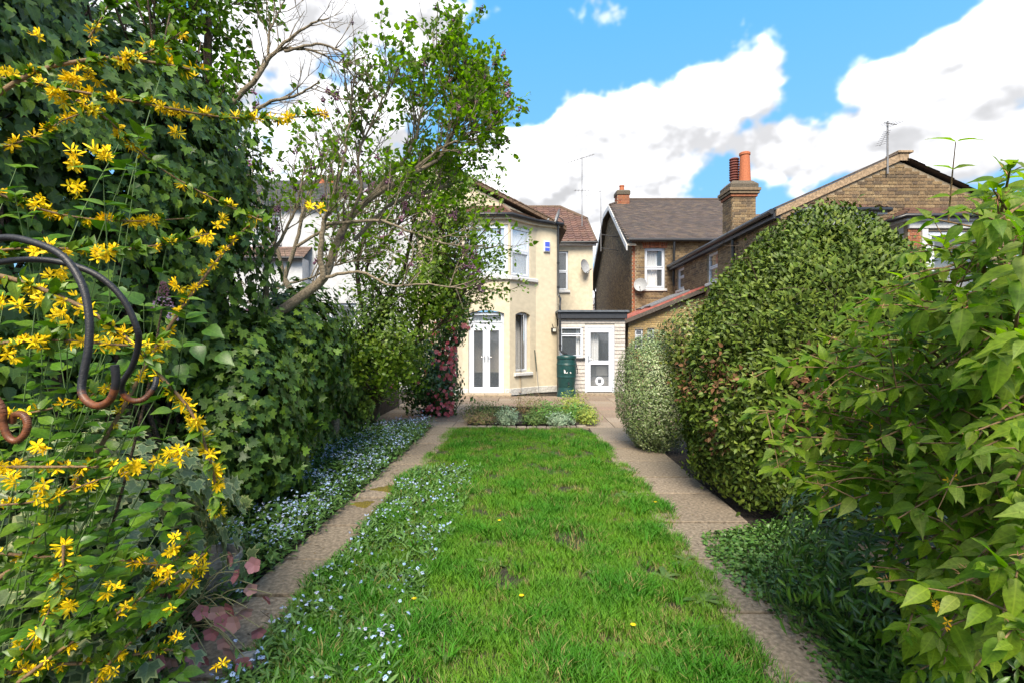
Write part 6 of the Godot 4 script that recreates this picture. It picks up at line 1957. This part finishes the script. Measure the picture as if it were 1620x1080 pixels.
func clipped_bush() -> void:
	var c := Vector3(3.14, 0, -5.25)
	var t := thing("clipped_dome_bush", "large clipped evergreen bush in a dome with dry brown leaves low down", "bush", c)
	var f := Fol.new(); var dry := Fol.new()
	var fn := FastNoiseLite.new(); fn.frequency = 1.4; fn.seed = 17; fn.fractal_octaves = 3
	var fd := FastNoiseLite.new(); fd.frequency = 1.2; fd.seed = 5; fd.fractal_octaves = 2
	var made := 0
	while made < 70000:
		var h := 2.96 * rng.randf()
		var r := hedge_radius(h)
		if rng.randf() > (r + 0.15) / 1.4: continue
		var a := rng.randf() * TAU
		var d := Vector3(cos(a), 0, sin(a))
		if d.dot(Vector3(-0.49, 0, 0.87)) < -0.45 and rng.randf() > 0.3: continue
		var slope := (hedge_radius(h + 0.05) - hedge_radius(h - 0.05)) / 0.1 if h < 2.9 else -2.0
		var n := Vector3(d.x, -slope, d.z * 1.1).normalized()
		var bump := 0.13 * fn.get_noise_3d(d.x * 2.0, h * 1.3, d.z * 2.0) + (rnd(0.0, 0.12) if rng.randf() < 0.05 else 0.0)
		var inw := pow(rng.randf(), 1.9) * 0.45
		var p := c + Vector3(d.x * r, h, d.z * r * 1.15) + n * (bump - inw)
		if p.y < 0.06: continue
		var dir := (n.cross(rdir()).normalized() * 0.8 + n * 0.8 + UP * 0.4)
		var nn := n + UP * 0.3 + rdir() * 0.55
		# a belt of dead leaves on the path side, below the green dome
		var dead := smoothstep(0.0, 0.35, fd.get_noise_3d(p.x * 1.2, p.y * 1.2, p.z * 1.2)) * smoothstep(1.65, 1.2, h) * smoothstep(0.35, 0.7, h)
		if rng.randf() < dead * 0.75:
			if rng.randf() < 0.55: dry.add(p, dir + rdir() * 0.8 - UP * 0.6, nn + rdir(), rnd(0.04, 0.065), 1.0, rng.randi() % 3)
		else:
			f.add(p, dir, nn, rnd(0.036, 0.064), 0.85, rng.randi() % 4)
		made += 1
	var BUSH := [Color(0.1, 0.165, 0.02), Color(0.13, 0.2, 0.024), Color(0.17, 0.24, 0.034), Color(0.075, 0.125, 0.018)]
	emit(dry, t, "dry_leaf", "dry_leaves", L.ovate, "dry_leaf", [Color(0.2, 0.1, 0.05), Color(0.27, 0.155, 0.085), Color(0.12, 0.06, 0.035)], 0.7, 0.2, 120, 0.3)
	for i in 12000:   # inner leaves
		var h := rnd(0.3, 2.7)
		var a := rng.randf() * TAU
		var rr := hedge_radius(h) * sqrt(rng.randf()) * 0.8
		f.add(c + Vector3(cos(a) * rr, h, sin(a) * rr * 1.15), rdir(), rdir(), rnd(0.05, 0.08), 1.0, 3)
	emit(f, t, "leaf", "leaves", L.ovate, "bush_leaf", BUSH, 0.52, 0.5, 300, 0.36)
	var st := MB.new(); var tips := []
	for i in 9:
		var a := TAU * i / 9.0
		var foot := c + Vector3(cos(a) * 0.15, 0, sin(a) * 0.15)
		var top := c + Vector3(cos(a) * 0.75, rnd(1.0, 2.2), sin(a) * 0.8)
		var pts := spline([foot, foot.lerp(top, 0.5) + Vector3(0, -0.1, 0), top], 5)
		st.tube(pts, taper(pts.size(), 0.04, 0.012), 6)
		for k in 12: twig(st, pts[rng.randi_range(3, pts.size() - 2)], Vector3(cos(a), rnd(-0.4, 0.6), sin(a)) + rdir() * 0.5, rnd(0.35, 0.7), 0.008, 2, tips, 0.05)
	obj("stem", st, M.bark, t)
	# smaller variegated bush
	var c2 := Vector3(2.12, 0, -7.6)
	var t2 := thing("variegated_bush", "rounded grey-green bush with small pale-edged leaves beyond the big dome", "bush", c2)
	var f2 := Fol.new()
	blob(f2, c2 + Vector3(0, 0.82, 0), Vector3(0.56, 0.92, 0.75), 26000, 0.028, 0.045, 1.0, 0.3, 0.1, 4, 0.07)
	emit(f2, t2, "leaf", "leaves", L.small, "pale_leaf", [Color(0.13, 0.19, 0.055), Color(0.18, 0.24, 0.09), Color(0.26, 0.31, 0.16), Color(0.09, 0.14, 0.04)], 0.45, 0.3, 60, 0.5, false)
	var s2 := MB.new()
	for i in 6: s2.tube(spline([c2 + Vector3(rnd(-0.1, 0.1), 0, rnd(-0.1, 0.1)), c2 + Vector3(rnd(-0.2, 0.2), 0.6, rnd(-0.2, 0.2)), c2 + Vector3(rnd(-0.35, 0.35), 1.2, rnd(-0.35, 0.35))]), taper(11, 0.025, 0.008), 5)
	obj("stem", s2, M.bark, t2)
	# yellow-green shrub standing between them
	var c3 := px(1085, 520, 6.9)
	var t3 := thing("yellow_green_shrub", "yellow-green shrub top showing between the two clipped bushes", "shrub", Vector3(c3.x, 0, c3.z))
	var f3 := Fol.new()
	blob(f3, c3 + Vector3(0.1, -0.25, 0), Vector3(0.45, 0.62, 0.4), 2600, 0.04, 0.065, 1.0, 0.6, 0.1, 3, 0.25)
	emit(f3, t3, "leaf", "leaves", L.ovate, "yellow_leaf", [Color(0.165, 0.220, 0.033), Color(0.220, 0.259, 0.050), Color(0.110, 0.165, 0.028)], 0.4, 0.6, 60)
	var s3 := MB.new()
	for i in 5: s3.tube([Vector3(c3.x + 0.1, 0, c3.z), c3 + Vector3(rnd(-0.2, 0.3), rnd(-0.3, 0.1), rnd(-0.2, 0.2))], [0.02, 0.008], 5)
	obj("stem", s3, M.bark, t3)

func big_leaf_shrub() -> void:
	var base := Vector3(2.35, 0, -2.0)
	var t := thing("large_leaved_shrub", "arching shrub with large soft light green pointed leaves by the dome bush", "shrub", base)
	var outline := PackedVector2Array([Vector2(1555, 265), Vector2(1640, 235), Vector2(1635, 500), Vector2(1635, 1100), Vector2(1470, 1100), Vector2(1345, 900), Vector2(1262, 800), Vector2(1190, 690), Vector2(1165, 610), Vector2(1245, 575), Vector2(1325, 505), Vector2(1405, 430), Vector2(1480, 345)])
	var mb := MB.new()
	var f := Fol.new(); var tuft := Fol.new()
	var ends := []
	for e in [[1572, 300, 1.25], [1600, 262, 1.2], [1470, 345, 1.7], [1440, 400, 1.75], [1335, 505, 2.1], [1240, 580, 2.35], [1185, 600, 2.4], [1190, 655, 2.35], [1225, 740, 2.25], [1390, 470, 1.9], [1520, 330, 1.45], [1260, 690, 2.2], [1290, 770, 2.1], [1500, 930, 1.35], [1570, 900, 1.1], [1480, 1000, 1.4], [1590, 1010, 1.05], [1450, 700, 1.5], [1380, 620, 1.8], [1580, 560, 1.15], [1520, 480, 1.35]]:
		ends.push_back(px(e[0], e[1], e[2]))
	while ends.size() < 165:
		var q := Vector2(rnd(1165, 1690), rnd(240, 1090))
		if not Geometry2D.is_point_in_polygon(q, outline): continue
		var d := clampf(lerpf(2.45, 1.15, (q.x - 1180) / 430.0) + rnd(-0.1, 0.5), 1.0, 3.0)
		ends.push_back(px(q.x, q.y, d))
	for q in ends:
		var foot: Vector3 = base + Vector3(rnd(-0.2, 0.35), 0, rnd(-0.3, 0.3))
		var high: float = maxf(q.y + 0.1, 0.5)
		var mid: Vector3 = foot.lerp(q, rnd(0.25, 0.5)) + Vector3(rnd(-0.15, 0.15), 0, rnd(-0.2, 0.2)); mid.y = high * rnd(0.55, 0.95) + 0.12
		var pts := spline([foot, mid, mid.lerp(q, 0.6) + UP * rnd(0.0, 0.12), q], 7)
		mb.tube(pts, taper(pts.size(), rnd(0.006, 0.011), 0.002), 5, false)
		var len := 0.0
		var flip := 0
		for j in range(9, pts.size() - 1):
			len += pts[j].distance_to(pts[j + 1])
			if len > 0.04:
				len = 0.0; flip += 1
				var tg: Vector3 = (pts[j + 1] - pts[j]).normalized()
				var s0 := tg.cross(UP).normalized()
				if flip % 2 == 0: s0 = (tg.cross(s0)).normalized()
				for sd in [-1.0, 1.0]:
					if rng.randf() < 0.12: continue
					big_leaf(f, pts[j], tg, s0 * sd, 1.0)
		big_leaf(f, pts[-1], (pts[-1] - pts[-2]).normalized(), rdir() * 0.3, 0.8)
		for k in 4: big_leaf(f, pts[-1] + rdir() * 0.015, (pts[-1] - pts[-2]).normalized(), rdir() * 0.8, rnd(0.35, 0.7))
		# a side shoot with its own pairs of leaves
		var from: Vector3 = pts[rng.randi_range(11, pts.size() - 3)]
		var to: Vector3 = from + (rdir() + Vector3(0, 0.25, 0.45)).normalized() * rnd(0.12, 0.26)
		mb.tube([from, from.lerp(to, 0.5) + UP * 0.015, to], [0.003, 0.0024, 0.0014], 4, false)
		for k in 3:
			var w := from.lerp(to, (k + 1.0) / 3.0)
			var sd := (to - from).cross(UP).normalized()
			big_leaf(f, w, (to - from).normalized(), sd, 0.75); big_leaf(f, w, (to - from).normalized(), -sd, 0.75)
		if rng.randf() < 0.3:
			for k in 14: tuft.add(pts[-2] + rdir() * 0.012, rdir() + UP * 0.4, rdir(), rnd(0.012, 0.024), 0.5, rng.randi() % 2)
	obj("stem", mb, M.stem_brown, t)
	emit(f, t, "leaf", "leaves", L.big, "big_leaf", [Color(0.23, 0.39, 0.025), Color(0.29, 0.44, 0.035), Color(0.17, 0.33, 0.022), Color(0.31, 0.43, 0.08)], 0.5, 1.1, 300, 0.4)
	emit(tuft, t, "withered_flower", "withered_flowers", L.lance, "withered", [Color(0.4, 0.23, 0.12), Color(0.33, 0.16, 0.09)], 0.8, 0.3, 0, 0.2, false)
	var yf := Fol.new()
	for e in [[1488, 962, 1.35], [1497, 985, 1.35], [1466, 940, 1.4], [1380, 675, 1.9], [1505, 757, 1.5], [1372, 728, 1.9], [1475, 955, 1.4]]:
		for k in 2: yf.xf.push_back(flower_xf(px(e[0], e[1], e[2]) + rdir() * 0.01, rdir() + Vector3(0, 0, 0.8), 0.013)); yf.ix.push_back(rng.randi() % 2)
	emit(yf, t, "yellow_flower", "yellow_flowers", L.forsythia, "orange_yellow", [Color(0.8, 0.4, 0.01), Color(0.85, 0.5, 0.02)], 0.6, 0.5, 40, 0.3, false)
	# dark glossy shrub beneath
	var c := Vector3(1.92, 0, -2.75)
	var d := thing("glossy_low_shrub", "low dark glossy shrub with narrow leaves under the large-leaved shrub", "shrub", c)
	var g := Fol.new()
	blob(g, c + Vector3(0, 0.32, 0), Vector3(0.48, 0.52, 0.62), 3600, 0.05, 0.085, 1.0, 0.5, 0.0, 4, 0.22)
	blob(g, c + Vector3(0.15, 0.2, 0.75), Vector3(0.55, 0.45, 0.5), 2200, 0.05, 0.085, 1.0, 0.5, 0.0, 4, 0.22)
	emit(g, d, "leaf", "leaves", L.lance, "glossy", [Color(0.05, 0.14, 0.018), Color(0.075, 0.18, 0.02), Color(0.11, 0.23, 0.028), Color(0.035, 0.1, 0.016)], 0.36, 0.4, 300, 0.5)
	var gs := MB.new()
	for i in 8: gs.tube([c + Vector3(rnd(-0.1, 0.1), 0, rnd(-0.1, 0.1)), c + Vector3(rnd(-0.35, 0.35), rnd(0.3, 0.6), rnd(-0.3, 0.9))], [0.012, 0.004], 5)
	obj("stem", gs, M.bark, d)

func big_leaf(f: Fol, p: Vector3, tg: Vector3, side: Vector3, k: float) -> void:
	var dir := side + tg * 0.65 - UP * rnd(-0.1, 0.5)
	f.add(p, dir, UP + Vector3(-0.1, 0, 0.5) + rdir() * 0.35, lerpf(0.045, 0.115, pow(rng.randf(), 1.3)) * k, 1.0, rng.randi() % 4)

func ground_cover() -> void:
	var t := thing("creeping_ground_cover", "dense small-leaved green ground cover creeping over the path below the bushes", "ground cover", Vector3(1.6, 0, -3.1), "", "stuff")
	var f := Fol.new()
	var fn := FastNoiseLite.new(); fn.frequency = 2.2; fn.seed = 31
	for i in 14000:
		var d := rnd(2.1, 4.2)
		var e := 1.42 + 0.1 * sin(d * 3.1) - 0.12 * smoothstep(3.0, 2.4, d)
		var u := e + rng.randf() * 0.9 - 0.03
		var h := clampf((u - e) * 1.4, 0.0, 1.0) * 0.14 * (1.0 + 0.6 * fn.get_noise_2d(u * 3, d * 3)) + 0.02
		f.add(at_u(u, h - rng.randf() * 0.05, d), Vector3(rnd(-1, 1), rnd(0, 0.6), rnd(-1, 1)), UP + rdir() * 0.45, rnd(0.018, 0.034), 1.25, rng.randi() % 3)
	emit(f, t, "leaf", "leaves", L.heart, "creeper", [Color(0.075, 0.19, 0.03), Color(0.1, 0.225, 0.035), Color(0.14, 0.26, 0.06)], 0.45, 0.4, 0)

# ---------------------------------------------------------------- flower bed on the patio
func flower_bed() -> void:
	var b := thing("raised_bed_edging", "weathered timber edging round the flower bed on the patio", "bed edging", at_u(0, 0, 10.4))
	var soil := MB.new()
	var a := at_u(-1.08, 0.05, 9.5); var c := at_u(1.05, 0.05, 9.5); var e := at_u(1.05, 0.05, 11.05); var g := at_u(-1.08, 0.05, 11.05)
	soil.quad(a, c, e, g, UP)
	obj("soil", soil, mat("soil", Color.WHITE), b)
	for s in [[at_u(-1.1, 0, 11.05), at_u(1.08, 0, 11.05), 0.22], [at_u(1.05, 0, 9.6), at_u(1.05, 0, 11.05), 0.2], [at_u(-1.14, 0, 9.6), at_u(-1.14, 0, 11.05), 0.16]]:
		var m := MB.new()
		var d: Vector3 = s[1] - s[0]
		m.slab(s[0] - Vector3(0, 0.03, 0), d, UP * s[2], d.cross(UP).normalized() * 0.06, 0.01)
		obj("sleeper", m, M.old_timber, b)
	# curved row of edging stones in front
	var k := 12
	for i in k:
		var f0 := float(i) / k; var f1 := (i + 0.94) / k
		var z0 := 9.42 - 0.12 * sin(f0 * PI); var z1 := 9.42 - 0.12 * sin(f1 * PI)
		var p := at_u(-1.12 + 2.2 * f0, -0.03, z0); var q := at_u(-1.12 + 2.2 * f1, -0.03, z1)
		var m := MB.new()
		m.slab(p, q - p, Vector3(0, 0, -0.13), UP * rnd(0.055, 0.07), 0.012)
		obj("edging_stone", m, mat("edging_%d" % (i % 3), [Color(0.36, 0.3, 0.24), Color(0.31, 0.25, 0.2), Color(0.4, 0.33, 0.26)][i % 3], 0.9, 0.45), b)
	var kinds := {
		"gold": [[Color(0.232, 0.290, 0.043), Color(0.304, 0.348, 0.058), Color(0.160, 0.232, 0.036)], "small"],
		"green": [[Color(0.087, 0.217, 0.029), Color(0.131, 0.275, 0.043), Color(0.065, 0.160, 0.029)], "small"],
		"silver": [[Color(0.217, 0.304, 0.189), Color(0.304, 0.392, 0.261), Color(0.160, 0.239, 0.145)], "small"],
		"dry": [[Color(0.290, 0.203, 0.102), Color(0.203, 0.145, 0.072), Color(0.145, 0.189, 0.043)], "lance"],
		"dark": [[Color(0.065, 0.123, 0.029), Color(0.087, 0.160, 0.036), Color(0.131, 0.189, 0.043)], "small"]}
	for s in [
		["gold", 905, 648, 10.9, .3, .34, "low golden-green plant at the back of the flower bed"],
		["gold", 930, 668, 9.75, .2, .2, "golden-green cushion plant at the bed corner near the path"],
		["green", 868, 660, 10.0, .36, .26, "fresh green spreading plant in the middle of the flower bed"],
		["silver", 803, 668, 9.65, .2, .2, "rounded blue-green clump at the front of the flower bed"],
		["silver", 885, 672, 9.6, .24, .14, "silvery feathery plant along the stone edging of the bed"],
		["dry", 760, 668, 9.75, .32, .14, "brown withered plant at the camellia end of the bed"],
		["dry", 838, 645, 11.0, .42, .3, "straw-coloured dead stalks against the back sleeper of the bed"],
		["dark", 765, 652, 10.6, .42, .2, "dark green mat plant along the back of the flower bed"],
		["dark", 845, 672, 9.7, .22, .12, "low olive-green plant beside the silvery feathery one"],
		["green", 915, 660, 10.2, .26, .2, "bright green tuft between the two golden-green plants"]]:
		var base := px(s[1], s[2], s[3]); base.y = 0.05
		var t := thing("bedding_plant", s[6], "plant", base)
		var kd: Array = kinds[s[0]]
		var f := Fol.new()
		blob(f, base + UP * s[5] * 0.3, Vector3(s[4] * 1.1, s[5] * 1.15, 0.3), 1500, 0.025, 0.05, 1.0, 0.6, -0.4, 3, 0.3, 0.055)
		emit(f, t, "leaf", "leaves", L[kd[1]], "bed_" + s[0], kd[0], 0.55, 0.5, 0, 0.4, false)
		if s[0] == "dry":
			var m := MB.new(); var tips := []
			for i in 16: twig(m, base + Vector3(rnd(-0.3, 0.3), 0, rnd(-0.15, 0.15)), UP + rdir() * 0.5, rnd(0.2, 0.4), 0.003, 1, tips)
			obj("stalk", m, mat("straw", Color(0.34, 0.24, 0.12), 0.8), t)

func small_things() -> void:
	# broom handle leaning on the wall
	var p := MB.new()
	var foot := Vector3(0.82, 0.03, -15.55); var top := Vector3(0.70, 1.32, -15.78)
	p.tube([foot, foot.lerp(top, 0.5)], [0.009, 0.011], 8)
	var t := thing("leaning_handle", "thin green-topped tool handle leaning on the cream wall", "tool", foot)
	obj("shaft", p, M.grey_metal, t)
	var g := MB.new(); g.tube([foot.lerp(top, 0.5), top], [0.017, 0.017], 8)
	obj("grip", g, mat("grip", Color(0.03, 0.045, 0.035), 0.5, 0.0, 1.0, 0.0), t)
	dish("grey satellite dish on the cream rear wall above the flat roof", Vector3(2.68, 4.36, -19.12), Vector3(0.75, 0.2, 0.8), 0.27, Vector3(2.62, 4.34, -19.3))
	dish("pale satellite dish seen edge-on at the gutter corner of the cream house", Vector3(1.45, 5.42, -15.9), Vector3(-0.97, 0.3, 0.12), 0.26, Vector3(1.62, 5.3, -15.95))
	aerial("tall thin aerial mast with two aerials on the cream house roof", Vector3(2.82, 6.2, -20.6), 9.0, [[8.95, Vector3(-0.62, -0.2, 0), Vector3(0.5, 0.16, 0), 9, 0.11], [7.65, Vector3(-0.33, 0, 0), Vector3(0.33, 0, 0), 5, 0.22]])
	# blossoming tree between the houses
	var c := Vector3(4.0, 0, -33)
	var bt := thing("blossom_tree", "white blossoming tree far off in the gap between the houses", "tree", c)
	var m := MB.new(); var tips := []
	m.tube([c, c + UP * 2.2], [0.16, 0.1], 7)
	for i in 18: twig(m, c + UP * rnd(1.6, 2.4), Vector3(rnd(-1, 1), 1.2, rnd(-1, 1)), rnd(1.6, 2.6), 0.06, 2, tips)
	obj("trunk", m, M.bark, bt)
	var f := Fol.new()
	for e in tips:
		for k in 7: f.add(e[0] + rdir() * 0.25, rdir(), rdir(), rnd(0.08, 0.14), 1.3, rng.randi() % 3)
	emit(f, bt, "blossom", "crown", L.small, "blossom", [Color(0.72, 0.62, 0.62), Color(0.62, 0.48, 0.48), Color(0.3, 0.16, 0.12)], 0.7, 0.5, 0, 0.3, false)
	# young plant in a crack by the patio
	var wd := at_u(-1.32, 0, 11.6)
	var wt := thing("self_sown_sapling", "single leafy seedling by the step in front of the garden doors", "plant", wd)
	var ws := MB.new(); ws.tube([wd, wd + Vector3(0.06, 0.32, 0.02)], [0.006, 0.003], 5)
	obj("stem", ws, M.stem_brown, wt)
	var wf := Fol.new()
	for k in 9: wf.add(wd + Vector3(0.06, 0.3, 0.02) + rdir() * 0.04, rdir() + UP * 0.2, UP + rdir() * 0.3, 0.13, 1.0, rng.randi() % 2)
	emit(wf, wt, "leaf", "leaves", L.ovate, "seedling", [Color(0.08, 0.18, 0.03), Color(0.11, 0.22, 0.04)], 0.45, 0.6, 12)
	# weeds in the patio joints
	for i in 5:
		var q := at_u(1.22 + 0.08 * i + rnd(-0.1, 0.1), 0.0, 10.4 + i * 0.55)
		var w := thing("joint_weed", "small green weed in a joint of the patio paving", "weed", q, "weeds in the patio joints")
		var jf := Fol.new()
		for k in 30: jf.add(q + Vector3(rnd(-0.14, 0.14), 0.012, rnd(-0.03, 0.03)), Vector3(rnd(-1, 1), 1, rnd(-1, 1)), UP, rnd(0.02, 0.05), 1.0, rng.randi() % 2)
		emit(jf, w, "leaf", "leaves", L.lance, "joint_leaf", [Color(0.09, 0.16, 0.02), Color(0.13, 0.2, 0.03)], 0.5, 0.5, 0, 0.4, false)
# ---------------------------------------------------------------- scene
func materials() -> void:
	leaf_textures()
	mat("cream", Color(0.58, 0.51, 0.38), 0.85, 0.11, 0.5, 0.15)
	mat("cream_gloss", Color(0.56, 0.49, 0.36), 0.5, 0.1, 0.6, 0.05)
	mat("white_paint", Color(0.6, 0.6, 0.6), 0.5, 0.12, 0.8, 0.06)
	mat("white_wash", Color(0.7, 0.69, 0.66), 0.8, 0.35, 1.3, 0.3)
	mat("white_render", Color(0.5, 0.51, 0.53), 0.85, 0.12, 0.4, 0.2)
	mat("upvc", Color(0.56, 0.6, 0.67), 0.28, 0.0, 1.0, 0.0)
	mat("black_plastic", Color(0.018, 0.019, 0.022), 0.4, 0.2, 1.0, 0.0)
	mat("dark_metal", Color(0.05, 0.05, 0.055), 0.5, 0.2, 1.0, 0.0)
	mat("grey_metal", Color(0.22, 0.22, 0.23), 0.45, 0.2, 1.0, 0.0)
	mat("iron", Color(0.022, 0.023, 0.027), 0.5, 0.3, 6.0, 0.1)
	mat("dish_grey", Color(0.36, 0.37, 0.38), 0.55, 0.2, 1.0, 0.0)
	mat("chrome", Color(0.6, 0.6, 0.62), 0.25, 0.0, 1.0, 0.0); M.chrome.metallic = 0.9
	mat("blue_plate", Color(0.05, 0.09, 0.5), 0.35, 0.0, 1.0, 0.0)
	mat("lamp_glass", Color(0.7, 0.7, 0.66), 0.3, 0.0, 1.0, 0.0)
	mat("room", Color(0.30, 0.27, 0.23), 0.9, 0.1, 1.0, 0.0)
	mat("room_brown", Color(0.2, 0.14, 0.085), 0.9, 0.3, 0.7, 0.0)
	mat("curtain", Color(0.72, 0.73, 0.74), 0.9, 0.1, 2.0, 0.0)
	mat("settee", Color(0.5, 0.52, 0.55), 0.9, 0.1, 2.0, 0.1)
	mat("concrete", Color(0.36, 0.29, 0.21), 0.9, 0.4, 1.0, 0.5)
	mat("mortar", Color(0.36, 0.29, 0.2), 0.95, 0.3, 2.0, 0.4)
	mat("old_tile", Color(0.2, 0.13, 0.085), 0.9, 0.5, 1.2, 0.6)
	mat("ridge_tile", Color(0.22, 0.13, 0.085), 0.9, 0.4, 1.2, 0.4)
	mat("slate_plain", Color(0.12, 0.09, 0.075), 0.85, 0.4, 1.0, 0.4)
	mat("slate_dark", Color(0.028, 0.033, 0.045), 0.5, 0.25, 1.0, 0.1)
	mat("roof_felt", Color(0.13, 0.15, 0.18), 0.9, 0.3, 1.0, 0.2)
	mat("lead", Color(0.2, 0.21, 0.23), 0.6, 0.3, 1.5, 0.2)
	mat("stone", Color(0.2, 0.165, 0.12), 0.95, 0.55, 2.5, 1.0)
	mat("coping", Color(0.42, 0.3, 0.19), 0.9, 0.4, 1.2, 0.4)
	mat("terracotta", Color(0.52, 0.155, 0.06), 0.75, 0.3, 2.0, 0.2)
	mat("soffit", Color(0.34, 0.3, 0.25), 0.9, 0.3, 1.0, 0.1)
	mat("red_sheet", Color(0.42, 0.13, 0.1), 0.7, 0.35, 0.9, 0.1)
	mat("red_sheet_b", Color(0.46, 0.17, 0.13), 0.7, 0.35, 0.9, 0.1)
	mat("dark_wood", Color(0.12, 0.1, 0.085), 0.85, 0.4, 1.5, 0.3)
	mat("board_back", Color(0.5, 0.47, 0.42), 0.9, 0.2, 1.0, 0.2)
	mat("board_a", Color(0.53, 0.49, 0.455), 0.7, 0.22, 1.1, 0.15)
	mat("board_b", Color(0.5, 0.46, 0.43), 0.7, 0.26, 1.4, 0.15)
	mat("board_c", Color(0.55, 0.515, 0.48), 0.7, 0.22, 0.8, 0.15)
	mat("smoke", Color(0.1, 0.11, 0.13), 0.3, 0.0, 1.0, 0.0)
	mat("butt_green", Color(0.009, 0.058, 0.055), 0.38, 0.25, 1.6, 0.08)
	mat("bark", Color(0.15, 0.1, 0.062), 0.95, 0.55, 3.0, 1.0)
	mat("stem_green", Color(0.09, 0.16, 0.04), 0.6, 0.2, 6.0, 0.0)
	mat("bark_grey", Color(0.38, 0.31, 0.215), 0.95, 0.5, 3.0, 0.8)
	mat("stem_brown", Color(0.27, 0.165, 0.075), 0.8, 0.4, 6.0, 0.2)
	mat("fence_a", Color(0.1, 0.07, 0.045), 0.9, 0.5, 1.5, 0.4)
	mat("fence_b", Color(0.085, 0.06, 0.04), 0.9, 0.5, 1.2, 0.4)
	mat("old_timber", Color(0.12, 0.1, 0.075), 0.95, 0.5, 1.8, 0.6)
	mat("zinc", Color(0.27, 0.28, 0.28), 0.7, 0.4, 3.0, 0.2)
	var g := StandardMaterial3D.new()
	g.resource_name = "glass"
	g.transparency = BaseMaterial3D.TRANSPARENCY_ALPHA
	g.albedo_color = Color(0.7, 0.75, 0.8, 0.02)
	g.roughness = 0.02; g.metallic = 0.05
	M.glass = g
	var g2: StandardMaterial3D = g.duplicate()
	g2.resource_name = "glass_sky"; g2.metallic = 0.3; g2.albedo_color = Color(0.9, 0.95, 1.0, 0.08)
	M.glass_sky = g2

func _ready() -> void:
	rng.seed = 20240417
	# camera
	var cam := Camera3D.new()
	cam.name = "camera"; cam.position = Vector3(0, EYE, 0); cam.fov = rad_to_deg(2.0 * atan(540.0 / F)); cam.near = 0.05; cam.far = 600.0
	add_child(cam); cam.current = true
	# sky, exposure
	var EXPOSURE := 6.0
	var env := Environment.new()
	env.background_mode = Environment.BG_SKY
	var sky := Sky.new(); var sm := PanoramaSkyMaterial.new()
	sm.panorama = sky_panorama(0.25)
	sky.sky_material = sm; env.sky = sky
	env.tonemap_mode = Environment.TONE_MAPPER_LINEAR
	env.tonemap_exposure = EXPOSURE
	env.sdfgi_enabled = true; env.ssao_enabled = true; env.ssil_enabled = true
	var we := WorldEnvironment.new(); we.name = "world_environment"; we.environment = env; add_child(we)
	# sun through thin cloud, high behind the camera
	var sun := DirectionalLight3D.new()
	sun.name = "sun"; add_child(sun)
	sun.light_energy = 0.5; sun.light_angular_distance = 28.0; sun.light_color = Color(1.0, 0.95, 0.87); sun.shadow_enabled = true
	sun.look_at_from_position(Vector3(-0.1, 0.9, 0.8), Vector3.ZERO)
	materials()
	leaf_shapes()
	ground()
	cream_house(); extension(); brick_house(); brick_wing(); lean_to(); white_house()
	water_butt(); small_things(); flower_bed()
	ivy_wall(); hedge_tree(); lilac(); back_lilac(); green_shrub(); camellia(); clipped_bush()
	big_leaf_shrub(); ground_cover(); border_flowers(); hellebore(); forsythia(); hooks()
	grass(); lawn_weeds(); path_litter()
